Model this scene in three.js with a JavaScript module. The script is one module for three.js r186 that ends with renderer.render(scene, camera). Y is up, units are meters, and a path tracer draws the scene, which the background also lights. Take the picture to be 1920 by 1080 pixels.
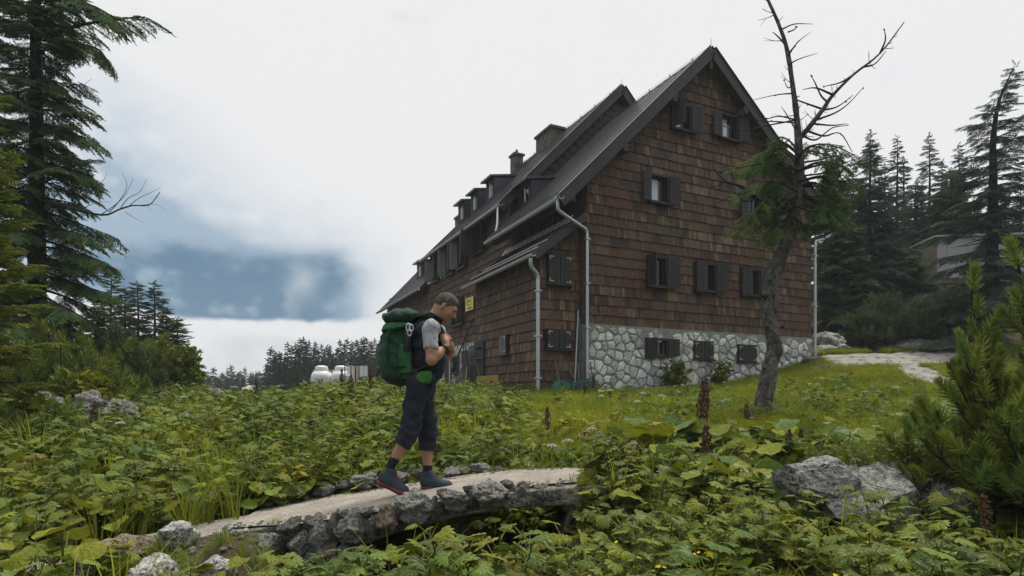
import * as THREE from 'three';
import { mergeGeometries, mergeVertices, toCreasedNormals } from 'three/addons/utils/BufferGeometryUtils.js';
import { ImprovedNoise } from 'three/addons/math/ImprovedNoise.js';

// ---------------------------------------------------------------- camera, sky, sun, exposure
const scene = new THREE.Scene();
const FOCAL = 1100, HORIZON = 745;                       // shift lens: level camera, horizon low in the frame
const camera = new THREE.PerspectiveCamera(2 * Math.atan(HORIZON / FOCAL) * 180 / Math.PI, 1920 / (2 * HORIZON), 0.1, 1500);
camera.setViewOffset(1920, 2 * HORIZON, 0, 0, 1920, 1080);
camera.position.set(0, 0, 0);
camera.lookAt(0, 0, -1);
const renderer = new THREE.WebGLRenderer({ antialias: true });
renderer.toneMapping = THREE.LinearToneMapping;
renderer.toneMappingExposure = 1.25;
renderer.shadowMap.enabled = true;

const V3 = (x, y, z) => new THREE.Vector3(x, y, z);
const clamp = (x, a, b) => Math.min(b, Math.max(a, x));
const sst = (a, b, x) => { const t = clamp((x - a) / (b - a), 0, 1); return t * t * (3 - 2 * t); };
const mix = (a, b, t) => a + (b - a) * t;
function RNG(seed) { let a = seed >>> 0; return () => { a = (a + 0x6D2B79F5) | 0; let t = Math.imul(a ^ (a >>> 15), 1 | a); t = (t + Math.imul(t ^ (t >>> 7), 61 | t)) ^ t; return ((t ^ (t >>> 14)) >>> 0) / 4294967296; }; }
const perlin = new ImprovedNoise();
const ns = (x, y, z = 0) => perlin.noise(x + 113.7, y + 57.3, z + 21.9);
function fbm(x, y, z = 0, o = 4) { let s = 0, a = 0.5, f = 1; for (let i = 0; i < o; i++) { s += a * ns(x * f, y * f, z * f + i * 7.1); a *= 0.5; f *= 2.03; } return s; }

// overcast sky: bright white cloud deck, duller towards the horizon, slate-blue cloud banks low down
{
  const W = 2048, Hh = 1024, d = new Float32Array(W * Hh * 4);
  for (let j = 0; j < Hh; j++) for (let i = 0; i < W; i++) {
    const el = (j + 0.5) / Hh * Math.PI - Math.PI / 2, az = ((i + 0.5) / W - 0.5) * 2 * Math.PI;
    const x = Math.cos(el) * Math.cos(az), y = Math.sin(el), z = Math.cos(el) * Math.sin(az);
    const e = el * 180 / Math.PI;
    let L = 0.69 + 0.72 * sst(36, 85, e);
    let c = [L * 1.0, L * 1.003, L * 1.012];
    // bearing from the view axis (-z), degrees, right positive
    const b = Math.atan2(x, -z) * 180 / Math.PI;
    const w1 = fbm(x * 3.2, y * 5.5, z * 3.2, 6), w2 = fbm(x * 9 + 4, y * 15, z * 9, 6);
    // the big slate bank on the left
    if (e > 0) {
      const mixc = (kk, col) => { for (let q = 0; q < 3; q++) c[q] = mix(c[q], col[q], kk); };
      const w3 = b < -8 && e < 34 ? fbm(x * 30 + 9, y * 46, z * 30, 4) : 0, bw = b + w1 * 7 + w2 * 3.2 + w3 * 2, ew = e + w1 * 2.5 + w2 * 2.2 + w3 * 1.6;
      // hazy veil above and left of the bank, then its blue-grey body, then the slate core
      const base = 6.75 + 0.0045 * (b + 22) ** 2 + 1.5 * w2 + 1.1 * w1 + 0.8 * w3, floor = sst(base - 0.35, base + 0.55, e), floorS = sst(base - 0.8, base + 2.2, e);
      const right = 1 - sst(-17.5, -11, bw), left = sst(-62, -40, bw);
      const topE = 27 - 0.5 * Math.max(0, bw + 33) - 0.2 * Math.max(0, -40 - bw);
      const edge = (raw, a = 0.5, s = 0.2, n = 1) => sst(a - s, a + s, raw + n * (0.55 * w2 + 0.5 * w3));
      const veil = left * right * floor * (1 - sst(topE - 8, topE + 3, ew));
      const body = right * floor * sst(-47, -33, bw) * (1 - sst(topE - 13, topE - 3.5, ew));
      const core = floor * sst(-39, -30, bw) * (1 - sst(-19.5, -14, bw)) * (1 - sst(9.8, 15 + 3 * w2, ew)) * (0.72 + 0.5 * sst(-0.3, 0.25, w2) + 0.45 * w3);
      mixc(clamp(0.8 + 0.9 * w2 + 0.8 * w3, 0, 1) * veil, [0.50, 0.56, 0.615]);
      mixc(0.55 * edge(body, 0.42, 0.34) + 0.35 * edge(body, 0.6, 0.16), [0.275, 0.37, 0.465]);
      mixc((0.5 * edge(clamp(core, 0, 1), 0.38, 0.32, 0.6) + 0.45 * edge(clamp(core, 0, 1), 0.58, 0.26, 0.75)) * sst(0.02, 0.15, core), [0.105, 0.19, 0.28]);
      const gap = Math.exp(-(((b + 19.6 + w2 * 2) / 1.25) ** 2) - (((e - 10.6) / 1.5) ** 2)) + 0.45 * Math.exp(-(((b + 20.3 + w2 * 3) / 0.6) ** 2) - (((e - 8.2) / 1.6) ** 2)); mixc(clamp(gap * 0.42, 0, 1), [0.63, 0.67, 0.69]);
      // thin wisps under the bank
      mixc(0.5 * sst(-0.05, 0.3, w2 + w1 * 0.6) * (1 - sst(5.2, 6.4, e)) * sst(0.2, 2, e) * (1 - sst(-21, -15, b)), [0.49, 0.525, 0.57]);
      // the same kind of banks all round the horizon outside the frame
      mixc(sst(44, 58, Math.abs(b)) * (1 - sst(19, 33, ew)) * sst(2.5, 6, e) * sst(-0.9, -0.05, w1 + 0.5 * w2) * 0.93, [0.25, 0.31, 0.37]);
    } else c = [0.16, 0.17, 0.13];
    const o = (j * W + i) * 4; d[o] = c[0]; d[o + 1] = c[1]; d[o + 2] = c[2]; d[o + 3] = 1;
  }
  const t = new THREE.DataTexture(d, W, Hh, THREE.RGBAFormat, THREE.FloatType);
  t.mapping = THREE.EquirectangularReflectionMapping; t.magFilter = THREE.LinearFilter; t.minFilter = THREE.LinearFilter; t.wrapS = THREE.RepeatWrapping;
  t.needsUpdate = true;
  scene.background = t; scene.environment = t;
}
const sun = new THREE.DirectionalLight(new THREE.Color(1, 0.95, 0.84), 2.3);
sun.position.set(16, 60, -26); sun.target.position.set(0, 0, -10); sun.castShadow = true;
sun.shadow.radius = 26; sun.shadow.mapSize.set(2048, 2048);
Object.assign(sun.shadow.camera, { left: -45, right: 45, top: 45, bottom: -45, near: 1, far: 160 });
scene.add(sun, sun.target);

// ---------------------------------------------------------------- helpers
const used = {};
function numbered(n) { if (!(n in used)) { used[n] = 0; return n; } used[n]++; return n + '_' + String(used[n]).padStart(3, '0'); }
function tag(o, label, category, group, kind) { if (label) o.userData.label = label; if (category) o.userData.category = category; if (group) o.userData.group = group; if (kind) o.userData.kind = kind; return o; }
function thing(name, label, category, pos, turn = 0, group) { const g = new THREE.Group(); g.name = numbered(name); if (pos) g.position.set(pos[0], pos[1], pos[2]); g.rotation.y = turn; scene.add(g); return tag(g, label, category, group); }
function part(name, geo, mat, parent) { const m = new THREE.Mesh(geo, mat); m.name = parent === scene ? numbered(name) : name; m.castShadow = m.receiveShadow = true; parent.add(m); return m; }
function inst(name, geo, mat, mats, cols, parent) {
  const m = new THREE.InstancedMesh(geo, mat, mats.length); m.name = parent === scene ? numbered(name) : name;
  for (let i = 0; i < mats.length; i++) { m.setMatrixAt(i, mats[i]); if (cols) m.setColorAt(i, cols[i]); }
  m.castShadow = m.receiveShadow = true; m.userData.kind = 'stuff'; parent.add(m); return m;
}
function box(w, h, d, x = 0, y = 0, z = 0) { const g = new THREE.BoxGeometry(w, h, d); g.translate(x, y, z); return g; }
function xform(g, m) { if (m.determinant() < 0) { g = g.index ? g.toNonIndexed() : g; for (const k of Object.keys(g.attributes)) { const a = g.attributes[k], n = a.itemSize, r = a.array; for (let i = 0; i < a.count; i += 3) for (let q = 0; q < n; q++) { const t = r[(i + 1) * n + q]; r[(i + 1) * n + q] = r[(i + 2) * n + q]; r[(i + 2) * n + q] = t; } } } g.applyMatrix4(m); return g; }
function obox(c, ax, ay, az, sx, sy, sz) { if (ax.clone().cross(ay).dot(az) < 0) ax = ax.clone().negate(); const g = new THREE.BoxGeometry(sx, sy, sz); g.applyMatrix4(new THREE.Matrix4().makeBasis(ax, ay, az)); g.translate(c.x, c.y, c.z); return g; }
function bar(a, b, w, t, up = V3(0, 1, 0)) { const d = b.clone().sub(a), l = d.length(); d.normalize(); let s = d.clone().cross(up); if (s.lengthSq() < 1e-6) s = V3(1, 0, 0); s.normalize(); const n = s.clone().cross(d).normalize(); return obox(a.clone().add(b).multiplyScalar(0.5), d, n, s, l, t, w); }
function rod(a, b, r0, r1 = r0, seg = 6) { const d = b.clone().sub(a), l = d.length(); const g = new THREE.CylinderGeometry(r1, r0, l, seg, 1); g.translate(0, l / 2, 0); g.applyQuaternion(new THREE.Quaternion().setFromUnitVectors(V3(0, 1, 0), d.normalize())); g.translate(a.x, a.y, a.z); return g; }
function pipe(pts, r, seg = 8, n = 0) { const c = new THREE.CatmullRomCurve3(pts, false, 'catmullrom', 0.3); return new THREE.TubeGeometry(c, n || pts.length * 6, r, seg); }
// tapered tube through points with radii
function limb(pts, radii, seg = 6, sub = 4, wob = 0, seed = 1) {
  const c = new THREE.CatmullRomCurve3(pts, false, 'catmullrom', 0.5), n = Math.max(2, (pts.length - 1) * sub), pos = [], idx = [], uv = [];
  const fr = c.computeFrenetFrames(n, false), L = c.getLength();
  for (let i = 0; i <= n; i++) {
    const t = i / n, p = c.getPoint(t), f = t * (radii.length - 1), k = Math.min(radii.length - 2, Math.floor(f)), r = mix(radii[k], radii[k + 1], f - k);
    for (let j = 0; j <= seg; j++) {
      const a = j / seg * Math.PI * 2, N = fr.normals[i], B = fr.binormals[i];
      const rr = r * (1 + wob * (ns(Math.cos(a) * 1.6 + seed, Math.sin(a) * 1.6, t * L * 2.2) + 0.6 * ns(Math.cos(a) * 4 + seed, Math.sin(a) * 4, t * L * 6)));
      const q = p.clone().addScaledVector(N, Math.cos(a) * rr).addScaledVector(B, Math.sin(a) * rr);
      pos.push(q.x, q.y, q.z); uv.push(j / seg * Math.max(0.06, r * 6.28), t * L);
    }
  }
  for (let i = 0; i < n; i++) for (let j = 0; j < seg; j++) { const a = i * (seg + 1) + j, b = a + seg + 1; idx.push(a, a + 1, b, b, a + 1, b + 1); }
  const g = new THREE.BufferGeometry(); g.setAttribute('position', new THREE.Float32BufferAttribute(pos, 3)); g.setAttribute('uv', new THREE.Float32BufferAttribute(uv, 2)); g.setIndex(idx); g.computeVertexNormals(); return g;
}
const merge = (a) => mergeGeometries(a.map((g) => { const q = g.index ? g.toNonIndexed() : g; for (const k of Object.keys(q.attributes)) if (!['position', 'normal', 'uv', 'color'].includes(k)) q.deleteAttribute(k); if (!q.attributes.uv) q.setAttribute('uv', new THREE.Float32BufferAttribute(new Float32Array(q.attributes.position.count * 2), 2)); return q; }));
function geoOf(pos, idx, uv) { const g = new THREE.BufferGeometry(); g.setAttribute('position', new THREE.Float32BufferAttribute(pos, 3)); if (uv) g.setAttribute('uv', new THREE.Float32BufferAttribute(uv, 2)); g.setIndex(idx); g.computeVertexNormals(); return g; }
// uv in metres from the dominant axis of each face of a non-indexed copy
function metric(g, s = 1) {
  g = g.index ? g.toNonIndexed() : g; const p = g.attributes.position, uv = new Float32Array(p.count * 2), a = V3(), b = V3(), c = V3();
  for (let i = 0; i < p.count; i += 3) {
    a.fromBufferAttribute(p, i); b.fromBufferAttribute(p, i + 1); c.fromBufferAttribute(p, i + 2);
    const n = b.clone().sub(a).cross(c.clone().sub(a)), ax = Math.abs(n.x), ay = Math.abs(n.y), az = Math.abs(n.z);
    [a, b, c].forEach((v, k) => { const u = ax > ay && ax > az ? [v.z, v.y] : ay > az ? [v.x, v.z] : [v.x, v.y]; uv[(i + k) * 2] = u[0] * s; uv[(i + k) * 2 + 1] = u[1] * s; });
  }
  g.setAttribute('uv', new THREE.BufferAttribute(uv, 2)); return g;
}
// tileable noise and textures
function tileNoise(px, py, seed) { const r = RNG(seed), t = new Float32Array(px * py).map(() => r()); return (u, v) => { const x = u * px, y = v * py, xi = Math.floor(x), yi = Math.floor(y), fx = x - xi, fy = y - yi, sx = fx * fx * (3 - 2 * fx), sy = fy * fy * (3 - 2 * fy); const g = (a, b) => t[((b % py + py) % py) * px + ((a % px + px) % px)]; return mix(mix(g(xi, yi), g(xi + 1, yi), sx), mix(g(xi, yi + 1), g(xi + 1, yi + 1), sx), sy); }; }
function tex(w, h, fn, srgb = true, rep = 1) {
  const d = new Uint8Array(w * h * 4);
  for (let j = 0; j < h; j++) for (let i = 0; i < w; i++) { const c = fn(i / w, j / h), o = (j * w + i) * 4; for (let k = 0; k < 3; k++) d[o + k] = clamp((Array.isArray(c) ? c[k] : c) * 255, 0, 255); d[o + 3] = 255; }
  const t = new THREE.DataTexture(d, w, h); t.magFilter = THREE.LinearFilter; t.minFilter = THREE.LinearMipmapLinearFilter; t.generateMipmaps = true; t.wrapS = t.wrapT = THREE.RepeatWrapping; t.repeat.set(rep, rep); if (srgb) t.colorSpace = THREE.SRGBColorSpace; t.needsUpdate = true; return t;
}
const lin = (r, g, b) => new THREE.Color().setRGB(r, g, b);
const std = (o) => new THREE.MeshStandardMaterial(o);
const phy = (o) => new THREE.MeshPhysicalMaterial(o);

// grain of weathered wood, running along v (one tile = 1 m x 1 m)
const nG = [tileNoise(64, 3, 1), tileNoise(160, 5, 2), tileNoise(9, 7, 3), tileNoise(40, 40, 4)];
const woodMap = tex(512, 512, (u, v) => { const g = 0.55 * nG[0](u + 0.01 * nG[2](u, v), v) + 0.45 * nG[1](u, v), s = nG[2](u, v), f = nG[3](u, v); const k = 0.50 + 0.42 * g + 0.16 * (s - 0.5) + 0.1 * (f - 0.5); return [k, k * 0.985, k * 0.97]; });
const woodBump = tex(512, 512, (u, v) => 0.6 * nG[0](u, v) + 0.4 * nG[1](u, v), false);
// rough stone (1 m tile)
const nS = [tileNoise(5, 5, 11), tileNoise(17, 17, 12), tileNoise(60, 60, 13), tileNoise(150, 150, 14)];
const stoneK = (u, v) => 0.34 * nS[0](u, v) + 0.3 * nS[1](u, v) + 0.22 * nS[2](u, v) + 0.14 * nS[3](u, v);
const stoneMap = tex(512, 512, (u, v) => { const k = stoneK(u, v), lich = sst(0.60, 0.72, nS[1](u + 0.3, v + 0.1) * 0.6 + nS[2](u, v) * 0.4), pit = sst(0.34, 0.22, nS[2](u, v) * 0.6 + nS[3](u, v) * 0.4); const dk = sst(0.5, 0.3, nS[0](u, v) * 0.45 + nS[1](u + 0.5, v) * 0.35 + nS[2](u, v + 0.5) * 0.2), b = 0.50 + 0.55 * k - 0.3 * pit - 0.22 * dk; return [b + 0.1 * lich, b + 0.09 * lich, b * 0.975 + 0.05 * lich]; });
const lightStone = tex(512, 512, (u, v) => { const k = stoneK(u, v), pit = sst(0.34, 0.2, nS[2](u, v) * 0.6 + nS[3](u, v) * 0.4), b = 0.66 + 0.42 * k - 0.22 * pit; return [b, b, b * 0.985]; });
const stoneBump = tex(512, 512, (u, v) => stoneK(u, v), false);
// gravel and trodden earth
const nP = [tileNoise(6, 6, 21), tileNoise(40, 40, 22), tileNoise(120, 120, 23), tileNoise(250, 250, 24)];
const pathMap = tex(512, 512, (u, v) => { const k = 0.3 * nP[0](u, v) + 0.25 * nP[1](u, v) + 0.25 * nP[2](u, v) + 0.2 * nP[3](u, v), g = sst(0.74, 0.82, nP[2](u, v) * 0.5 + nP[3](u, v) * 0.5); const b = 0.45 + 0.45 * k + 0.14 * g; return [b, b * 0.965, b * 0.915]; });
const pathBump = tex(512, 512, (u, v) => 0.5 * nP[2](u, v) + 0.5 * nP[3](u, v), false);
const soilMap = tex(512, 512, (u, v) => { const k = 0.35 * nP[0](u, v) + 0.35 * nP[1](u, v) + 0.3 * nP[2](u, v), g = sst(0.4, 0.65, nP[0](u + 0.4, v) * 0.5 + nP[1](u, v + 0.2) * 0.5); return [mix(0.24, 0.25, g) * (0.6 + 0.8 * k), mix(0.20, 0.29, g) * (0.6 + 0.8 * k), mix(0.13, 0.10, g) * (0.6 + 0.8 * k)]; });
const nB = tileNoise(14, 10, 31), nB2 = tileNoise(40, 16, 32);
const barkK = (u, v) => 0.5 * nB(u, v) + 0.35 * nB2(u, v) + 0.15 * nS[2](u, v);
const barkMap = tex(256, 256, (u, v) => { const k = 0.26 + 0.6 * barkK(u, v); return [k, k * 0.985, k * 0.965]; });
const barkBump = tex(256, 256, barkK, false);

// ---------------------------------------------------------------- ground
const PT = [[-20, -1.9], [0, -1.75], [3, -1.5], [5, -1.32], [6.5, -1.15], [8, -0.95], [10, -0.66], [12, -0.43], [14, -0.24], [16, -0.1], [18, 0.0], [22, 0.12], [30, 0.1], [60, 0], [1000, 0]];
function base(D) { let i = 0; while (i < PT.length - 2 && PT[i + 1][0] < D) i++; const a = PT[i], b = PT[i + 1], t = clamp((D - a[0]) / (b[0] - a[0]), 0, 1); return mix(a[1], b[1], t); }
const deckH = (x) => { const K = [[-4.6, -1.34], [-3.2, -1.2], [-2.3, -1.06], [-1.6, -0.985], [-0.8, -0.86], [-0.3, -0.78], [0.2, -0.715], [0.6, -0.69], [1.4, -0.72], [2.5, -0.72]]; let i = 0; while (i < K.length - 2 && K[i + 1][0] < x) i++; const a = K[i], b = K[i + 1]; return mix(a[1], b[1], clamp((x - a[0]) / (b[0] - a[0]), 0, 1)); };
function H(x, D) {
  let h = base(D);
  // right side climbs past the hut towards a wooded bank
  h += sst(5, 13, x) * sst(13, 25, D) * 1.25;
  h += sst(9, 20, x - (D - 26) * 0.2) * sst(23.5, 36, D + 0.15 * (x - 14)) * 5.2;
  h += sst(36, 90, D) * sst(4, 30, x) * 9;
  // left and far left: the meadow ends in a crest and falls into a valley
  const vall = sst(-5.5, -11, x + (D - 18) * 0.34) * sst(15.5, 27, D);
  h -= vall * (1.6 + 3.5 * sst(20, 60, D));
  h -= sst(40, 85, D) * (1 - sst(-5, 20, x)) * 8.5;
  h += sst(140, 420, D) * 6;
  // ground under the left wood is a low rise with outcrops
  h += 0.9 * sst(-8, -12, x) * sst(8.5, 15, D) * (1 - sst(24, 40, D));
  // gully that the little bridge crosses
  const gu = sst(-1.85, -1.3, x) * (1 - sst(0.3, 0.85, x)) * sst(3.2, 4.6, D) * (1 - sst(5.9, 6.5, D)); h -= gu * 0.5;
  h -= 0.28 * sst(-3.5, -6.5, x) * sst(10, 14, D) * (1 - sst(20, 30, D));
  h += 0.15 * Math.exp(-(((x + 4.3) / 2.3) ** 2) - (((D - 13.5) / 2.6) ** 2));
  h += 0.38 * sst(10.5, 12.5, x) * sst(20.5, 24.5, D);
  // level shelf for the path at the left abutment
  const sh = sst(-1.5, -2.1, x) * sst(3.6, 4.3, D) * (1 - sst(5.9, 6.6, D)); h = mix(h, Math.min(deckH(x) - 0.03, -1.0) - (D < 4.4 ? (4.4 - D) * 0.12 : 0), sh);
  const sr = sst(0.4, 0.75, x) * (1 - sst(0.95, 1.6, x)) * sst(4.4, 4.9, D) * (1 - sst(5.7, 6.4, D)); h = mix(h, deckH(x) - 0.03, sr);
  h += 0.05 * fbm(x * 0.7, D * 0.7, 1) * sst(0, 2, 2) + 0.12 * fbm(x * 0.16, D * 0.16, 5) * sst(7, 12, D);
  return h;
}
const G3 = (x, D, dy = 0) => V3(x, H(x, D) + dy, -D);
{
  const NX = 260, ND = 240, pos = [], uv = [], idx = [];
  for (let j = 0; j <= ND; j++) for (let i = 0; i <= NX; i++) {
    const s = i / NX * 2 - 1, t = j / ND * 2 - 1, x = 14 * s + Math.sign(s) * 586 * Math.abs(s) ** 4.5, D = 9 + 16 * t + Math.sign(t) * 775 * Math.abs(t) ** 5;
    pos.push(x, H(x, D), -D); uv.push(x / 1.7, D / 1.7);
  }
  for (let j = 0; j < ND; j++) for (let i = 0; i < NX; i++) { const a = j * (NX + 1) + i, b = a + NX + 1; idx.push(a, a + 1, b, b, a + 1, b + 1); }
  const g = geoOf(pos, idx, uv);
  const m = part('ground', g, std({ map: soilMap, bumpMap: pathBump, bumpScale: 0.02, roughness: 1 }), scene); tag(m, 'dark earthy ground of the meadow and hillside', 'ground', null, 'structure');
}

// ---------------------------------------------------------------- the mountain hut (own axes: x along the gable wall, -z along the side wall)
const HUT = thing('mountain_hut', 'large brown shingled mountain hut with steep dark roof and stone base', 'hut', [2.34, 0, -18.65], 26.1 * Math.PI / 180);
const P = (u, h, v) => V3(u, h, -v);
const M = {
  wall: std({ color: lin(0.17, 0.11, 0.078), map: woodMap, roughness: 1 }),
  mortar: std({ color: lin(0.33, 0.345, 0.325), map: lightStone, bumpMap: stoneBump, bumpScale: 0.03, roughness: 1 }),
  roof: std({ color: lin(0.075, 0.072, 0.077), roughness: 0.19, metalness: 0.4 }),
  rake: std({ color: lin(0.06, 0.053, 0.055), map: woodMap, roughness: 0.6 }),
  dark: std({ color: lin(0.115, 0.092, 0.08), map: woodMap, bumpMap: woodBump, bumpScale: 0.004, roughness: 0.8 }),
  shutter: std({ color: lin(0.062, 0.056, 0.056), map: woodMap, bumpMap: woodBump, bumpScale: 0.003, roughness: 0.75 }),
  shutterPale: std({ color: lin(0.25, 0.25, 0.27), map: woodMap, roughness: 0.7 }),
  tab: std({ color: lin(0.46, 0.48, 0.51), roughness: 0.45, metalness: 0.2 }),
  frame: std({ color: lin(0.05, 0.042, 0.038), map: woodMap, roughness: 0.7 }),
  pinewood: std({ color: lin(0.52, 0.36, 0.17), map: woodMap, roughness: 0.6 }),
  whitewood: std({ color: lin(0.55, 0.54, 0.52), roughness: 0.6 }),
  glass: phy({ color: lin(0.95, 0.97, 1), transmission: 1, thickness: 0, roughness: 0.03, ior: 1.5 }),
  curtain: std({ color: lin(0.78, 0.81, 0.85), roughness: 1 }),
  zinc: std({ color: lin(0.52, 0.54, 0.56), metalness: 0.75, roughness: 0.42 }),
  iron: std({ color: lin(0.05, 0.05, 0.055), metalness: 0.4, roughness: 0.55 }),
  brass: std({ color: lin(0.5, 0.5, 0.5), metalness: 0.5, roughness: 0.5 }),
  plank: std({ color: lin(0.30, 0.25, 0.20), map: woodMap, roughness: 0.9 }),
  yellow: std({ color: lin(0.62, 0.40, 0.015), map: woodMap, roughness: 0.6 }),
  concrete: std({ color: lin(0.22, 0.215, 0.20), map: stoneMap, bumpMap: stoneBump, bumpScale: 0.01, roughness: 1 }),
  chimney: std({ color: lin(0.2, 0.2, 0.17), map: stoneMap, bumpMap: stoneBump, bumpScale: 0.02, roughness: 1 }),
};
const shTones = [[0.215, 0.126, 0.082], [0.158, 0.098, 0.069], [0.262, 0.168, 0.108], [0.105, 0.070, 0.055], [0.20, 0.138, 0.10], [0.36, 0.245, 0.155], [0.205, 0.105, 0.066], [0.16, 0.128, 0.105]];
const shMat = shTones.map((c) => std({ color: lin(...c), map: woodMap, bumpMap: woodBump, bumpScale: 0.006, roughness: 0.92 }));
const shBase = (k) => { const g = new THREE.BoxGeometry(1, 1, 1); const uv = g.attributes.uv; for (let i = 0; i < uv.count; i++) uv.setXY(i, uv.getX(i) * 0.12 + k * 0.163, uv.getY(i) * 0.4 + k * 0.31); return g; };
const shGeo = [...Array(6)].map((_, k) => shBase(k));
const shAll = [];   // {m: Matrix4, tone, geo, size}
const EXPO = 0.322;
// lay shingles on a wall plane: o origin, ax along the wall, n outwards; inside(u,h) says where; tone() shifts the palette
function shingle(o, ax, n, u0, u1, h0, h1, inside, seed, tone) {
  const r = RNG(seed), up = V3(0, 1, 0), rows = Math.ceil((h1 - h0) / EXPO);
  const tilt = 0.11, dn = up.clone().multiplyScalar(Math.cos(tilt)).addScaledVector(n, -Math.sin(tilt)), nn = n.clone().multiplyScalar(Math.cos(tilt)).addScaledVector(up, Math.sin(tilt));
  for (let q = 0; q < rows; q++) {
    let u = u0 + r() * 0.05; const hb = h0 + q * EXPO, wave = (x) => 0.012 * ns(x * 0.9, q * 3.1, seed), grp = { t: 0, n: 0 };
    while (u < u1 - 0.01) {
      const w = Math.min(0.085 + 0.07 * r() * r() + (r() < 0.12 ? 0.05 : 0), u1 - u), uc = u + w / 2;
      if (grp.n-- <= 0) { grp.n = 1 + Math.floor(r() * 5); grp.t = tone(uc, hb, r()); }
      if (inside(uc, hb + 0.16)) {
        const len = EXPO + 0.075, y0 = hb + wave(uc) - 0.022 * r() * r(), c = o.clone().addScaledVector(ax, uc).addScaledVector(up, y0).addScaledVector(dn, len / 2).addScaledVector(n, 0.043 + 0.006 * r());
        const m = new THREE.Matrix4().makeBasis(dn.clone().cross(nn).multiplyScalar(w - 0.006), dn.clone().multiplyScalar(len), nn.clone().multiplyScalar(0.016)).setPosition(c);
        shAll.push({ m, tone: r() < 0.62 ? grp.t : Math.floor(r() * 8), geo: Math.floor(r() * 6), c, n, w });
      }
      u += w;
    }
  }
}
// a wall slab with rectangular holes
function slab(pts, holes, t, xf) { const s = new THREE.Shape(pts.map((p) => new THREE.Vector2(p[0], p[1]))); for (const [a, b, c, d] of holes) { const h = new THREE.Path(); h.moveTo(a, c); h.lineTo(a, d); h.lineTo(b, d); h.lineTo(b, c); h.closePath(); s.holes.push(h); } const g = new THREE.ExtrudeGeometry(s, { depth: t, bevelEnabled: false }); return xform(g, xf); }
const X = V3(1, 0, 0), Z = V3(0, 0, 1), NX_ = V3(-1, 0, 0);
const gableXf = (v) => new THREE.Matrix4().makeBasis(X, V3(0, 1, 0), Z).setPosition(0, 0, -v - 0.3);              // front face at z=-v
const sideXf = (u) => new THREE.Matrix4().makeBasis(V3(0, 0, -1), V3(0, 1, 0), V3(-1, 0, 0)).setPosition(u + 0.3, 0, 0);   // shape x = v, front face at x=u

const RIDGE = [4.95, 12.2], EAVL = [-1.1, 6.15], EAVR = [11.5, 6.86];
const sL = (RIDGE[1] - EAVL[1]) / (RIDGE[0] - EAVL[0]), sR = (RIDGE[1] - EAVR[1]) / (EAVR[0] - RIDGE[0]);
const roofAt = (u) => (u < RIDGE[0] ? EAVL[1] + (u - EAVL[0]) * sL : RIDGE[1] - (u - RIDGE[0]) * sR) - 0.26;
// gable windows: [u0,u1,h0,h1, style]
const GW = [
  { r: [3.45, 4.27, 9.24, 10.12], sh: [[0.5, 'L', 75], [0.46, 'R', 172]], cur: 1 },
  { r: [5.70, 6.52, 9.34, 10.22], sh: [[0.44, 'L', 174], [0.44, 'R', 168]], cur: 1 },
  { r: [2.49, 3.29, 6.58, 7.50], sh: [[0.34, 'L', 172], [0.40, 'R', 171]], cur: 1 },
  { r: [7.00, 7.80, 6.58, 7.50], sh: [[0.40, 'L', 173], [0.40, 'R', 172]], cur: 0 },
  { r: [2.42, 3.20, 3.74, 4.74], sh: [[0.42, 'L', 95], [0.46, 'R', 165]], cur: 0 },
  { r: [4.52, 5.42, 3.76, 4.74], sh: [[0.45, 'L', 8], [0.45, 'R', 160]], cur: 0, sash: 1 },
  { r: [6.72, 7.62, 3.78, 4.76], sh: [[0.45, 'L', 8], [0.45, 'R', 168]], cur: 0, sash: 1 },
];
const BW = [
  { r: [2.34, 3.22, 1.40, 1.97], sh: [[0.36, 'L', 60], [0.42, 'R', 168]], cur: 0, pine: 1 },
  { r: [4.42, 5.28, 1.36, 1.95], sh: [[0.43, 'L', 0], [0.43, 'R', 0]], cur: 0, hinge: 1 },
  { r: [6.53, 7.43, 1.32, 1.91], sh: [[0.9, 'L', 0]], cur: 0, hinge: 1 },
];
const STONE_TOP = 2.36;
part('gable_wall', slab([[0, STONE_TOP], [10.6, STONE_TOP], [10.6, roofAt(10.6)], [RIDGE[0], roofAt(RIDGE[0])], [0, roofAt(0)]], GW.map((w) => w.r), 0.3, gableXf(0)), M.wall, HUT);
part('stone_base', metric(slab([[0, -0.8], [10.6, -0.8], [10.6, STONE_TOP - 0.02], [0, STONE_TOP - 0.02]], BW.map((w) => w.r), 0.34, gableXf(-0.04))), M.mortar, HUT);
// side walls: front wing and middle block share the plane u = 0
const SW = [[13.95, 14.85, 6.25, 7.4], [11.75, 12.7, 6.2, 7.5], [10.05, 11.0, 6.22, 7.55], [8.0, 9.2, 6.45, 7.7], [10.55, 11.9, 3.55, 4.8]].map((r, i) => ({ r, sh: i === 3 ? [[0.5, 'L', 150], [0.5, 'R', 100]] : [[0.42, 'L', 125], [0.42, 'R', 120]], cur: 0, pale: i < 3 || i === 4 }));
const MIDE = [-0.42, 7.72], MIDR = [5.45, 13.75], sM = (MIDR[1] - MIDE[1]) / (MIDR[0] - MIDE[0]);
const midTop = MIDE[1] + 0.42 * sM - 0.22;
part('side_wall', slab([[0.3, 2.6], [25.3, 2.6], [25.3, 6.2], [15.7, 6.4], [15.7, midTop], [5.7, midTop], [5.7, 6.9], [0.3, 6.9]], SW.map((w) => w.r), 0.3, sideXf(0)), M.wall, HUT);
part('side_stone_base', metric(slab([[0.3, -1], [25.3, -1], [25.3, 2.58], [0.3, 2.58]], [[11.1, 11.75, 1.2, 2.0], [12.1, 12.95, 0.05, 2.2]], 0.34, sideXf(-0.02))), M.mortar, HUT);
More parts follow.
